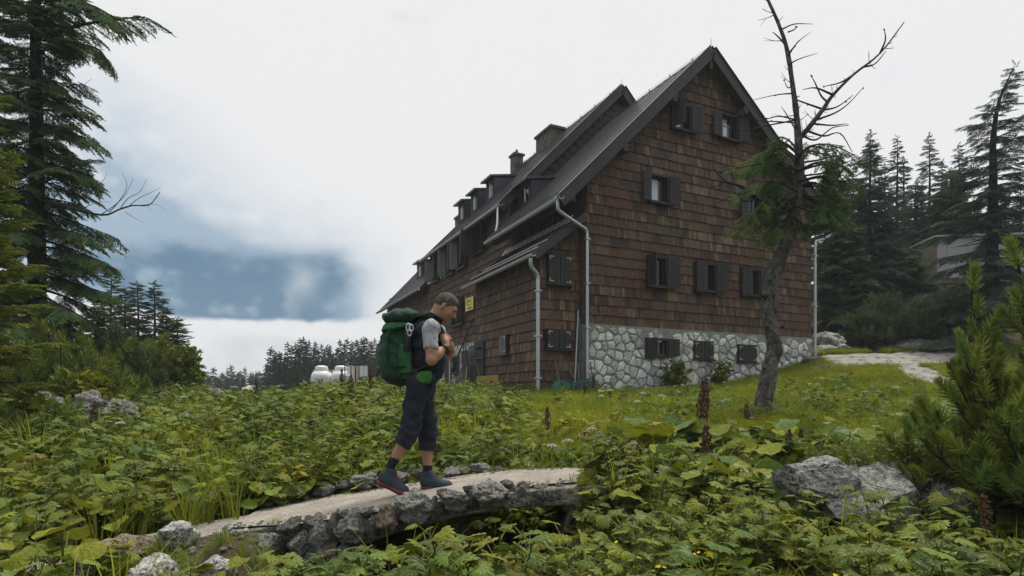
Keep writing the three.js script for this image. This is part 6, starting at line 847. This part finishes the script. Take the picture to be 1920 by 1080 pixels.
{
  const ORI = [-0.80, -0.868, -5.3];
  const PERSON = thing('person', 'walking person in dark vest, grey shirt and rolled navy trousers, looking down', 'person', ORI);
  const clothTex = (() => { const a = tileNoise(220, 220, 51), b = tileNoise(30, 30, 52); return tex(256, 256, (u, v) => 0.72 + 0.2 * a(u, v) + 0.1 * b(u, v)); })(), clothBump = (() => { const a = tileNoise(128, 128, 53); return tex(256, 256, (u, v) => a(u, v), false); })();
  const cloth = (r, g, b, o = {}) => phy({ color: lin(r, g, b), map: clothTex, bumpMap: clothBump, bumpScale: 0.004, roughness: 0.88, sheen: 0.12, sheenRoughness: 0.6, sheenColor: lin(0.3, 0.3, 0.3), ...o });
  const skin = phy({ color: lin(0.40, 0.215, 0.145), roughness: 0.55, map: tex(128, 128, (() => { const a = tileNoise(40, 40, 61); return (u, v) => { const k = 0.88 + 0.12 * a(u, v); return [k, k * 0.97, k * 0.95]; }; })()) });
  const RS = [0.095, 1.475, 0.19], RE = [0.105, 1.19, 0.245], RW = [0.228, 1.318, 0.155], LS = [0.10, 1.475, -0.19], LE = [0.13, 1.19, -0.25], LW = [0.245, 1.30, -0.15];
  const RH = [-0.03, 0.97, 0.085], RK = [-0.108, 0.565, 0.10], RA = [-0.285, 0.235, 0.10], LH = [-0.03, 0.97, -0.085], LK = [0.028, 0.56, -0.10], LA = [0.02, 0.12, -0.10];
  const lerp3 = (a, b, t) => a.map((v, i) => mix(v, b[i], t));
  // head in its own axes: x forward, y up, z side
  const phi = 38 * Math.PI / 180, HC = [0.198, 1.682, 0], toHead = (x, y, z) => { const dx = x - HC[0], dy = y - HC[1]; return [dx * Math.cos(phi) - dy * Math.sin(phi), dx * Math.sin(phi) + dy * Math.cos(phi), z]; }, fromHead = (a, b, c) => [HC[0] + a * Math.cos(phi) + b * Math.sin(phi), HC[1] - a * Math.sin(phi) + b * Math.cos(phi), c];
  const skull = ell([-0.008, 0.022, 0], [0.100, 0.098, 0.077]), jaw = ell([0.030, -0.055, 0], [0.062, 0.066, 0.056]), faceF = ell([0.045, -0.01, 0], [0.058, 0.085, 0.062]);
  const feat = [cap([0.096, 0.022, 0], [0.117, -0.020, 0], 0.008, 0.0135), cap([0.108, -0.024, -0.012], [0.108, -0.024, 0.012], 0.009, 0.009), cap([0.091, 0.034, -0.038], [0.091, 0.034, 0.038], 0.013, 0.013), cap([0.092, -0.052, -0.016], [0.092, -0.052, 0.016], 0.0075, 0.0075), cap([0.089, -0.064, -0.013], [0.089, -0.064, 0.013], 0.008, 0.008), ell([0.072, -0.094, 0], [0.024, 0.022, 0.024]), ell([0.062, -0.018, 0.045], [0.03, 0.026, 0.02]), ell([0.062, -0.018, -0.045], [0.03, 0.026, 0.02])];
  const ears = [1, -1].map((s) => ell([-0.008, -0.004, s * 0.080], [0.019, 0.032, 0.010])), sock = [1, -1].map((s) => ell([0.103, 0.012, s * 0.033], [0.018, 0.014, 0.02]));
  const headF = (x, y, z) => { const [a, b, c] = toHead(x, y, z); let d = smin(smin(skull(a, b, c), jaw(a, b, c), 0.05), faceF(a, b, c), 0.03); for (const q of feat) d = smin(d, q(a, b, c), 0.014); for (const q of sock) d = smax(d, -q(a, b, c), 0.012); for (const q of ears) d = smin(d, q(a, b, c), 0.008); return d; };
  const neck = cap([0.035, 1.49, 0], fromHead(-0.03, -0.05, 0), 0.066, 0.058);
  const headGeo = sdfMesh((x, y, z) => smin(headF(x, y, z), neck(x, y, z), 0.03), [0.02, 1.46, -0.11], [0.36, 1.83, 0.11], 0.0045);
  const arm = (S, E, W) => join([cap(S, E, 0.052, 0.043), cap(lerp3(S, E, 0.35), lerp3(S, E, 0.7), 0.054, 0.048), cap(E, lerp3(E, W, 0.4), 0.044, 0.042), cap(lerp3(E, W, 0.4), W, 0.042, 0.027)], 0.03);
  const armR = arm(RS, RE, RW), armL = arm(LS, LE, LW);
  const calfR = join([cap(RK, RA, 0.055, 0.036), cap(lerp3(RK, RA, 0.3), lerp3(RK, RA, 0.6), 0.057, 0.042)], 0.03), calfL = join([cap(LK, LA, 0.055, 0.036), cap([LK[0] - 0.012, 0.45, -0.1], [LK[0] - 0.012, 0.33, -0.1], 0.056, 0.046)], 0.03);
  const core = join([cap([-0.035, 1.0, 0], [0.03, 1.36, 0], 0.115, 0.125), cap([0.05, 1.47, -0.15], [0.05, 1.47, 0.15], 0.055, 0.055), cap(RH, RK, 0.085, 0.055), cap(LH, LK, 0.085, 0.055), neck], 0.04);
  const bodyGeo = sdfMesh((x, y, z) => Math.min(smin(core(x, y, z), smin(armR(x, y, z), armL(x, y, z), 0.01), 0.03), calfR(x, y, z), calfL(x, y, z)), [-0.42, 0.08, -0.34], [0.36, 1.6, 0.34], 0.0115);
  // hands: palm, four unequal fingers closed round the strap, thumb from the side of the palm
  const hand = (W, s) => { const k = [0.205, 1.392, s * 0.108], pm = join([cap(W, lerp3(W, k, 0.55), 0.027, 0.033), cap(lerp3(W, k, 0.5), k, 0.033, 0.03), cap(lerp3(W, k, 0.8), [k[0] - 0.02, k[1] + 0.022, k[2]], 0.026, 0.022)], 0.02), fg = []; [[0.034, -0.022, 0.9], [0.016, -0.004, 1.05], [-0.003, 0.012, 1.0], [-0.022, 0.024, 0.82]].forEach(([ox, oy, l]) => { const b = [k[0] + ox * 0.75, k[1] + oy + 0.006, k[2] - s * 0.004], m = [b[0] + 0.012 * l, b[1] + 0.026 * l, b[2] - s * 0.030 * l], t = [m[0] - 0.022 * l, m[1] + 0.002 * l, m[2] - s * 0.024 * l], u = [t[0] - 0.018 * l, t[1] - 0.016 * l, t[2] + s * 0.006]; fg.push(cap(b, m, 0.0105, 0.0095), cap(m, t, 0.0095, 0.009), cap(t, u, 0.009, 0.008)); }); const b = lerp3(W, k, 0.45); fg.push(cap([b[0] - 0.02, b[1], b[2]], [b[0] - 0.045, b[1] + 0.03, b[2] - s * 0.012], 0.013, 0.011), cap([b[0] - 0.045, b[1] + 0.03, b[2] - s * 0.012], [b[0] - 0.047, b[1] + 0.058, b[2] - s * 0.02], 0.011, 0.009)); const fs = join(fg, 0.006); return sdfMesh((x, y, z) => smin(pm(x, y, z), fs(x, y, z), 0.012), [0.09, 1.28, Math.min(s * 0.0, s * 0.2) - 0.01], [0.30, 1.48, Math.max(s * 0.0, s * 0.2) + 0.01], 0.0038); };
  part('body', merge([headGeo, bodyGeo, hand(RW, 1), hand(LW, -1)]), skin, PERSON);
  for (const s of [1, -1]) { const e = fromHead(0.083, 0.010, s * 0.032), m = part('eye', new THREE.SphereGeometry(0.0125, 10, 8), std({ color: lin(0.10, 0.08, 0.07), roughness: 0.2 }), PERSON); m.position.set(...e); const a = fromHead(0.103, 0.042, s * 0.014), b = fromHead(0.094, 0.040, s * 0.046); part('eyebrow', rod(V3(...a), V3(...b), 0.0045, 0.003), std({ color: lin(0.05, 0.035, 0.025), roughness: 1 }), PERSON); }
  // short hair
  { const hs = ell([-0.010, 0.028, 0], [0.107, 0.103, 0.083]); const g = sdfMesh((x, y, z) => { const [a, b, c] = toHead(x, y, z); const line = a > 0.02 ? mix(0.012, 0.072, sst(0.02, 0.085, a)) : mix(-0.052, 0.012, sst(-0.09, 0.02, a)); const side = a > -0.035 && a < 0.03 ? -0.018 * (1 - Math.abs(a + 0.0) / 0.04) : 0; return smax(hs(a, b, c) + 0.006 * ns(a * 150, b * 60, c * 150) + 0.004 * ns(a * 50, b * 30, c * 50) - 0.010 * sst(0.0, 0.09, a) * sst(0.05, 0.1, b), line + side - b, 0.012); }, [0.05, 1.57, -0.11], [0.36, 1.84, 0.11], 0.0042); part('hair', g, std({ color: lin(0.150, 0.108, 0.078), roughness: 0.8, map: woodMap }), PERSON); }
  // shirt sleeves
  const sleeve = (S, E, s) => { const d = join([cap(S, lerp3(S, E, 0.62), 0.070, 0.068), cap([S[0], S[1] + 0.0, S[2] - s * 0.06], S, 0.07, 0.07)], 0.03), n = E.map((v, i) => v - S[i]), l = Math.hypot(...n), q = lerp3(S, E, 0.70); return sdfMesh((x, y, z) => { const pl = ((x - q[0]) * n[0] + (y - q[1]) * n[1] + (z - q[2]) * n[2]) / l; const inn = cap(S, E, 0.058, 0.056)(x, y, z); let r = smax(d(x, y, z) + folds(x, y, z, 0.03, 12), pl, 0.006); return pl > -0.03 ? smax(r, -inn, 0.002) : r; }, [-0.02, 1.22, s > 0 ? 0.06 : -0.36], [0.24, 1.60, s > 0 ? 0.36 : -0.06], 0.0065); };
  const tee = cloth(0.44, 0.45, 0.46); part('t_shirt', merge([sleeve(RS, RE, 1), sleeve(LS, LE, -1)]), tee, PERSON);
  // vest with stand-up collar
  { const t = [ell([0.035, 1.36, 0], [0.150, 0.19, 0.195]), ell([0.045, 1.17, 0], [0.155, 0.17, 0.170]), ell([0.095, 1.19, 0], [0.098, 0.16, 0.135]), cap([0.045, 1.475, -0.125], [0.045, 1.475, 0.125], 0.085, 0.085), cap([0.02, 1.50, 0], [0.118, 1.655, 0], 0.092, 0.088)], f = join(t, 0.07), ax = [0.62, 0.785]; const g = sdfMesh((x, y, z) => { let d = f(x, y, z) + folds(x, y, z, 0.035, 8) + 0.007 * Math.sin(y * 46 + 3 * ns(x * 5, y * 5, z * 5)); const k = (x - 0.11) * 0.50 + (y - 1.612) * 0.866; d = smax(d, k, 0.008); const inn = Math.hypot((x - 0.045) - (y - 1.5) * 0.62, z) - 0.074; if (y > 1.53) d = smax(d, -inn, 0.008); for (const s of [1, -1]) d = smax(d, -(Math.hypot(x - 0.10, y - 1.45, (z - s * 0.25) * 1.2) - 0.062), 0.01); return smax(d, 1.035 - y, 0.015); }, [-0.16, 1.0, -0.25], [0.28, 1.76, 0.25], 0.0075); part('vest', g, cloth(0.012, 0.014, 0.024), PERSON); part('collar_lining', sdfMesh((x, y, z) => { const r = Math.hypot((x - 0.045) - (y - 1.5) * 0.62, z) - 0.0745, k = (x - 0.11) * 0.50 + (y - 1.622) * 0.866; return smax(smax(Math.abs(r) - 0.005, k, 0.005), 1.56 - y, 0.005); }, [-0.06, 1.52, -0.12], [0.26, 1.74, 0.12], 0.0055), cloth(0.25, 0.27, 0.30), PERSON); }
  // trousers rolled below the knee
  { const rc = lerp3(RK, RA, 0.36), lc = lerp3(LK, LA, 0.40), f = join([cap([-0.035, 0.985, -0.06], [-0.035, 0.985, 0.06], 0.128, 0.128), ell([-0.035, 1.05, 0], [0.14, 0.09, 0.165]), cap(RH, RK, 0.112, 0.084), cap(LH, LK, 0.112, 0.084)], 0.05), lr = cap(RK, rc, 0.082, 0.076), ll = cap(LK, lc, 0.082, 0.078); const cutp = (A, B, q) => { const n = B.map((v, i) => v - A[i]), l = Math.hypot(...n); return (x, y, z) => ((x - q[0]) * n[0] + (y - q[1]) * n[1] + (z - q[2]) * n[2]) / l; }, cr = cutp(RK, RA, rc), clf = cutp(LK, LA, lc); const g = sdfMesh((x, y, z) => { const a = smin(lr(x, y, z), 9, 0.01), leg1 = smax(a, cr(x, y, z), 0.01), leg2 = smax(ll(x, y, z), clf(x, y, z), 0.01); let d = smin(f(x, y, z), Math.min(leg1, leg2), 0.03); d += folds(x, y, z, 0.042, 8) + 0.007 * Math.sin(y * 55 + 7 * ns(x * 7, y * 3, z * 7)) * (1 - 0.6 * sst(0.7, 0.9, y)) + 0.012 * Math.abs(ns(x * 8, y * 5, z * 8)); return smax(d, y - 1.075, 0.01); }, [-0.34, 0.36, -0.26], [0.2, 1.1, 0.26], 0.0085); part('trousers', g, cloth(0.013, 0.017, 0.036), PERSON);
    for (const [A, B, q, c] of [[RK, RA, rc, 0.079], [LK, LA, lc, 0.081]]) { const n = B.map((v, i) => v - A[i]), l = Math.hypot(...n), e = q.map((v, i) => v - n[i] / l * 0.07), tube = cap(q, e, c + 0.003, c + 0.005); const lo = q.map((v, i) => Math.min(v, e[i]) - 0.13), hi = q.map((v, i) => Math.max(v, e[i]) + 0.13), pl = (x, y, z) => ((x - q[0]) * n[0] + (y - q[1]) * n[1] + (z - q[2]) * n[2]) / l; part('rolled_cuff', sdfMesh((x, y, z) => { const k = pl(x, y, z); return smax(smax(tube(x, y, z) + folds(x, y, z, 0.012, 12) + 0.003 * Math.sin(k * 180), k, 0.006), -0.075 - k, 0.01); }, lo, hi, 0.0065), cloth(0.016, 0.018, 0.028), PERSON); } }
  // socks, boots
  const black = cloth(0.008, 0.008, 0.009); part('sock', limb([V3(...lerp3(RK, RA, 0.70)), V3(...lerp3(RK, RA, 0.86)), V3(...RA)], [0.045, 0.042, 0.042], 12, 4, 0.1, 3), black, PERSON); part('sock', limb([V3(0.022, 0.245, -0.1), V3(0.021, 0.19, -0.1), V3(0.02, 0.12, -0.1)], [0.044, 0.043, 0.043], 12, 4, 0.1, 5), black, PERSON);
  const upperF = join([ell([0.062, 0.075, 0], [0.062, 0.06, 0.042]), cap([0.07, 0.10, 0], [0.075, 0.155, 0], 0.050, 0.053), cap([0.09, 0.075, 0], [0.235, 0.048, 0], 0.050, 0.038), ell([0.225, 0.048, 0.004], [0.072, 0.042, 0.048]), cap([0.10, 0.12, 0], [0.17, 0.082, 0], 0.038, 0.03)], 0.03);
  const upG = sdfMesh((x, y, z) => smax(smax(upperF(x, y, z), y - 0.178 - (x - 0.07) * 0.15, 0.01), 0.018 - y, 0.006), [-0.02, 0, -0.08], [0.32, 0.24, 0.08], 0.0055), outline = (x) => 0.036 + 0.016 * sst(0.12, 0.23, x) - 0.012 * sst(0.06, 0.13, x) * (1 - sst(0.13, 0.2, x)), soleG = (y0, y1, grow) => sdfMesh((x, y, z) => { const xx = clamp(x, 0.045, 0.255); const d = Math.hypot(x - xx, z) - outline(xx) - grow; return smax(smax(d, y - y1 - 0.012 * sst(0.2, 0.3, x), 0.004), y0 + 0.014 * sst(0.22, 0.31, x) - y, 0.004); }, [-0.02, y0 - 0.02, -0.08], [0.335, y1 + 0.03, 0.08], 0.005);
  const s1 = soleG(0.016, 0.036, 0.008), s0 = soleG(0.0, 0.018, 0.005), toe = sdfMesh((x, y, z) => smax(smax(upperF(x, y, z) - 0.0035, 0.235 + (y - 0.05) * 0.5 - x, 0.008), 0.02 - y, 0.005), [0.18, 0, -0.08], [0.33, 0.14, 0.08], 0.005), heelC = sdfMesh((x, y, z) => smax(smax(upperF(x, y, z) - 0.0035, x - 0.06 + (y - 0.03) * 0.45, 0.008), Math.max(0.02 - y, y - 0.115), 0.005), [-0.03, 0, -0.08], [0.12, 0.16, 0.08], 0.005);
  const blue = cloth(0.035, 0.062, 0.085), dk = std({ color: lin(0.025, 0.027, 0.032), roughness: 0.8 }), red = std({ color: lin(0.22, 0.022, 0.022), roughness: 0.6 });
  for (const [x, y, z, pit] of [[-0.045, 0.012, -0.10, 0.0], [-0.405, 0.105, 0.105, -0.42]]) { const S = new THREE.Group(); S.name = 'boot'; PERSON.add(S); S.position.set(x, y, z); S.rotation.z = pit; part('upper', upG, blue, S); part('midsole', s1, red, S); part('outsole', s0, dk, S); part('toe_cap', toe, dk, S); part('heel_counter', heelC, dk, S); const ls = []; for (let i = 0; i < 6; i++) { const t = i / 5, lx = mix(0.215, 0.125, t), ly = mix(0.088, 0.165, t); ls.push(pipe([V3(lx - 0.005, ly - 0.014, 0.03), V3(lx + 0.006, ly + 0.004, 0), V3(lx - 0.005, ly - 0.014, -0.03)], 0.0035, 5, 8)); } part('laces', merge(ls), red, S); }
  // wrist watch
  { const w = lerp3(RE, RW, 0.86), d = V3(...RW).sub(V3(...RE)).normalize(), q = new THREE.Quaternion().setFromUnitVectors(V3(0, 0, 1), d), m = part('wristwatch', new THREE.TorusGeometry(0.033, 0.009, 8, 20), std({ color: lin(0.01, 0.01, 0.011), roughness: 0.5 }), PERSON); m.position.set(...w); m.quaternion.copy(q); m.scale.set(1, 1, 1.6); const f = part('watch_face', new THREE.CylinderGeometry(0.019, 0.019, 0.012, 14), std({ color: lin(0.01, 0.01, 0.012), roughness: 0.25 }), m); f.position.set(0.02, -0.022, 0.0); f.rotation.z = -2.2; }
  part('pocket_logo', box(0.04, 0.005, 0.002, -0.0, 0.985, 0.186), std({ color: lin(0.3, 0.32, 0.35), roughness: 0.6 }), PERSON);

  // rucksack
  const PACK = thing('rucksack', 'large green hiking rucksack with black straps on the walking person', 'rucksack', ORI);
  const gD = cloth(0.014, 0.070, 0.038), gB = cloth(0.022, 0.135, 0.040), gL = cloth(0.05, 0.20, 0.035), gK = cloth(0.010, 0.040, 0.030), bk = cloth(0.008, 0.009, 0.010);
  const bodyS = join([rbox([-0.225, 1.34, 0], [0.135, 0.215, 0.160], 0.10), rbox([-0.215, 1.14, 0], [0.145, 0.12, 0.165], 0.09), ell([-0.30, 1.28, 0], [0.10, 0.19, 0.13])], 0.06);
  part('main_bag', sdfMesh((x, y, z) => { const xs = x - 0.06 * (y - 1.3); return bodyS(xs, y, z) + folds(x, y, z, 0.03, 7) + 0.004 * Math.sin(y * 44 + 6 * ns(x * 5, y * 3, z * 5)) + 0.008 * Math.abs(ns(x * 9, y * 5, z * 9)); }, [-0.46, 0.98, -0.21], [0.0, 1.62, 0.21], 0.0075), gD, PACK);
  part('bottom_compartment', sdfMesh((x, y, z) => smax(ell([-0.205, 1.075, 0], [0.165, 0.105, 0.178])(x, y, z) + folds(x, y, z, 0.025, 8), y - 1.14, 0.02), [-0.4, 0.94, -0.21], [0.0, 1.18, 0.21], 0.008), gK, PACK);
  part('lid', sdfMesh((x, y, z) => { const d = join([ell([-0.205, 1.585, 0], [0.165, 0.078, 0.160]), ell([-0.13, 1.60, 0], [0.10, 0.06, 0.15])], 0.04)(x, y, z); return d + folds(x, y, z, 0.032, 9) + 0.004 * Math.sin(x * 60 + 5 * ns(x * 4, y * 4, z * 4)) + 0.012 * Math.abs(ns(x * 11, y * 11, z * 8)); }, [-0.41, 1.47, -0.2], [0.0, 1.70, 0.2], 0.007), cloth(0.012, 0.058, 0.036), PACK);
  part('lid_band', sdfMesh((x, y, z) => { const d = Math.abs(bodyS(x - 0.06 * (y - 1.3), y, z) - 0.006) - 0.006; return smax(smax(d, 1.47 - y + 0.10 * (x + 0.2), 0.006), y - 1.53 - 0.05 * (x + 0.2), 0.006); }, [-0.46, 1.4, -0.22], [0.02, 1.6, 0.22], 0.0075), gB, PACK);
  for (const s of [1, -1]) { part('side_pocket', sdfMesh((x, y, z) => rbox([-0.135 + 0.03 * (y - 1.2), 1.205, s * 0.158], [0.058, 0.135, 0.030], 0.022)(x, y, z) + folds(x, y, z, 0.02, 9), [-0.23, 1.04, s > 0 ? 0.1 : -0.22], [-0.04, 1.37, s > 0 ? 0.22 : -0.1], 0.006), gB, PACK); part('hip_belt_pocket', sdfMesh((x, y, z) => rbox([0.030 + 0.25 * (y - 1.045), 1.045, s * 0.172], [0.070 - 0.3 * Math.max(0, y - 1.045), 0.058, 0.026], 0.022)(x, y, z) + folds(x, y, z, 0.018, 11), [-0.07, 0.96, s > 0 ? 0.09 : -0.23], [0.13, 1.13, s > 0 ? 0.23 : -0.09], 0.0055), gL, PACK); }
  part('back_panel_pocket', sdfMesh((x, y, z) => rbox([-0.335, 1.27, 0], [0.05, 0.17, 0.10], 0.04)(x, y, z) + folds(x, y, z, 0.02, 8), [-0.42, 1.06, -0.14], [-0.25, 1.47, 0.14], 0.007), cloth(0.013, 0.060, 0.034), PACK);
  const strap = (pts, w, t, mat, name) => { const c = new THREE.CatmullRomCurve3(pts.map((p) => V3(...p))), n = pts.length * 6, fr = [], pos = [], idx = []; for (let i = 0; i <= n; i++) { const p = c.getPoint(i / n), d = c.getTangent(i / n), side = V3(0, 0, 1).addScaledVector(d, -d.z).normalize(), nn = d.clone().cross(side); for (const [a, b] of [[-1, -1], [1, -1], [1, 1], [-1, 1]]) { const q = p.clone().addScaledVector(side, a * w / 2).addScaledVector(nn, b * t / 2); pos.push(q.x, q.y, q.z); } } for (let i = 0; i < n; i++) for (let k = 0; k < 4; k++) { const a = i * 4 + k, b = i * 4 + (k + 1) % 4; idx.push(a, b, a + 4, b, b + 4, a + 4); } return part(name, toCreasedNormals(geoOf(pos, idx), 0.5), mat, PACK); };
  for (const s of [1, -1]) { strap([[-0.13, 1.54, s * 0.09], [-0.04, 1.585, s * 0.105], [0.06, 1.582, s * 0.115], [0.135, 1.53, s * 0.112], [0.195, 1.42, s * 0.10], [0.205, 1.30, s * 0.125], [0.13, 1.19, s * 0.165], [0.0, 1.12, s * 0.18], [-0.1, 1.08, s * 0.165]], 0.05, 0.014, gK, 'shoulder_strap'); strap([[-0.10, 1.60, s * 0.09], [-0.02, 1.615, s * 0.10], [0.05, 1.598, s * 0.11]], 0.028, 0.008, gL, 'load_lifter'); strap([[-0.16, 1.06, s * 0.165], [-0.05, 1.05, s * 0.178], [0.05, 1.04, s * 0.175], [0.12, 1.05, s * 0.11], [0.135, 1.05, 0.0]], 0.012, 0.06, gK, 'hip_belt'); strap([[-0.10, 1.50, s * 0.165], [-0.2, 1.47, s * 0.175], [-0.33, 1.44, s * 0.13]], 0.008, 0.018, bk, 'compression_strap'); strap([[-0.08, 1.14, s * 0.178], [-0.2, 1.13, s * 0.19], [-0.36, 1.16, s * 0.11]], 0.008, 0.018, bk, 'compression_strap'); strap([[0.09, 1.03, s * 0.15], [0.115, 0.96, s * 0.155], [0.135, 0.88, s * 0.15]], 0.016, 0.003, bk, 'loose_strap'); strap([[-0.24, 1.0, s * 0.13], [-0.235, 0.95, s * 0.135], [-0.215, 0.89, s * 0.13]], 0.02, 0.004, bk, 'loose_strap'); strap([[-0.36, 1.12, s * 0.09], [-0.40, 1.06, s * 0.1], [-0.33, 1.0, s * 0.1], [-0.24, 0.98, s * 0.12]], 0.018, 0.005, bk, 'tool_loop'); }
  for (const [a, b] of [[[-0.30, 1.50, 0.140], [-0.27, 1.18, 0.176]], [[-0.355, 1.40, 0.095], [-0.365, 1.16, 0.100]]]) part('zip', rod(V3(...a), V3(...b), 0.004, 0.004, 5), bk, PACK);
  for (const [x, y, z] of [[-0.2, 1.47, 0.183], [-0.2, 1.13, 0.197], [0.05, 1.595, 0.125], [0.19, 1.43, 0.118]]) part('buckle', box(0.028, 0.022, 0.012, x, y, z), bk, PACK);
  part('frame_loop', pipe([V3(-0.22, 1.63, 0.07), V3(-0.21, 1.69, 0.06), V3(-0.15, 1.685, 0.02), V3(-0.09, 1.65, 0.0)], 0.005, 6), bk, PACK);
  strap([[-0.385, 1.33, 0.03], [-0.345, 1.48, 0.035], [-0.27, 1.60, 0.04], [-0.2, 1.655, 0.04]], 0.02, 0.006, bk, 'lid_strap'); strap([[-0.265, 1.45, 0.16], [-0.29, 1.30, 0.172], [-0.285, 1.16, 0.178]], 0.03, 0.006, gK, 'seam_band');
  { const B = part('bottle', new THREE.LatheGeometry([[0, 0], [0.034, 0.005], [0.036, 0.16], [0.03, 0.19], [0.018, 0.2], [0.018, 0.225], [0, 0.228]].map((q) => new THREE.Vector2(...q)), 16), std({ color: lin(0.012, 0.012, 0.014), roughness: 0.4 }), scene); B.position.set(ORI[0] - 0.115, ORI[1] + 1.27, ORI[2] + 0.172); B.rotation.z = -0.06; tag(B, 'black drinking bottle in the side pocket of the green rucksack', 'bottle');
    for (const [x, y, r] of [[-0.10, 1.475, 0.020], [-0.075, 1.47, 0.018], [-0.09, 1.43, 0.017]]) { const c = part('carabiner', new THREE.TorusGeometry(r, 0.0045, 8, 18), M.zinc, PACK); c.position.set(x, y, 0.205); c.scale.y = 1.6; c.rotation.y = 0.3; } }
}

// thin mountain haze
scene.fog = new THREE.FogExp2(new THREE.Color().setRGB(0.80, 0.86, 0.93), 0.0009);

renderer.render(scene, camera);
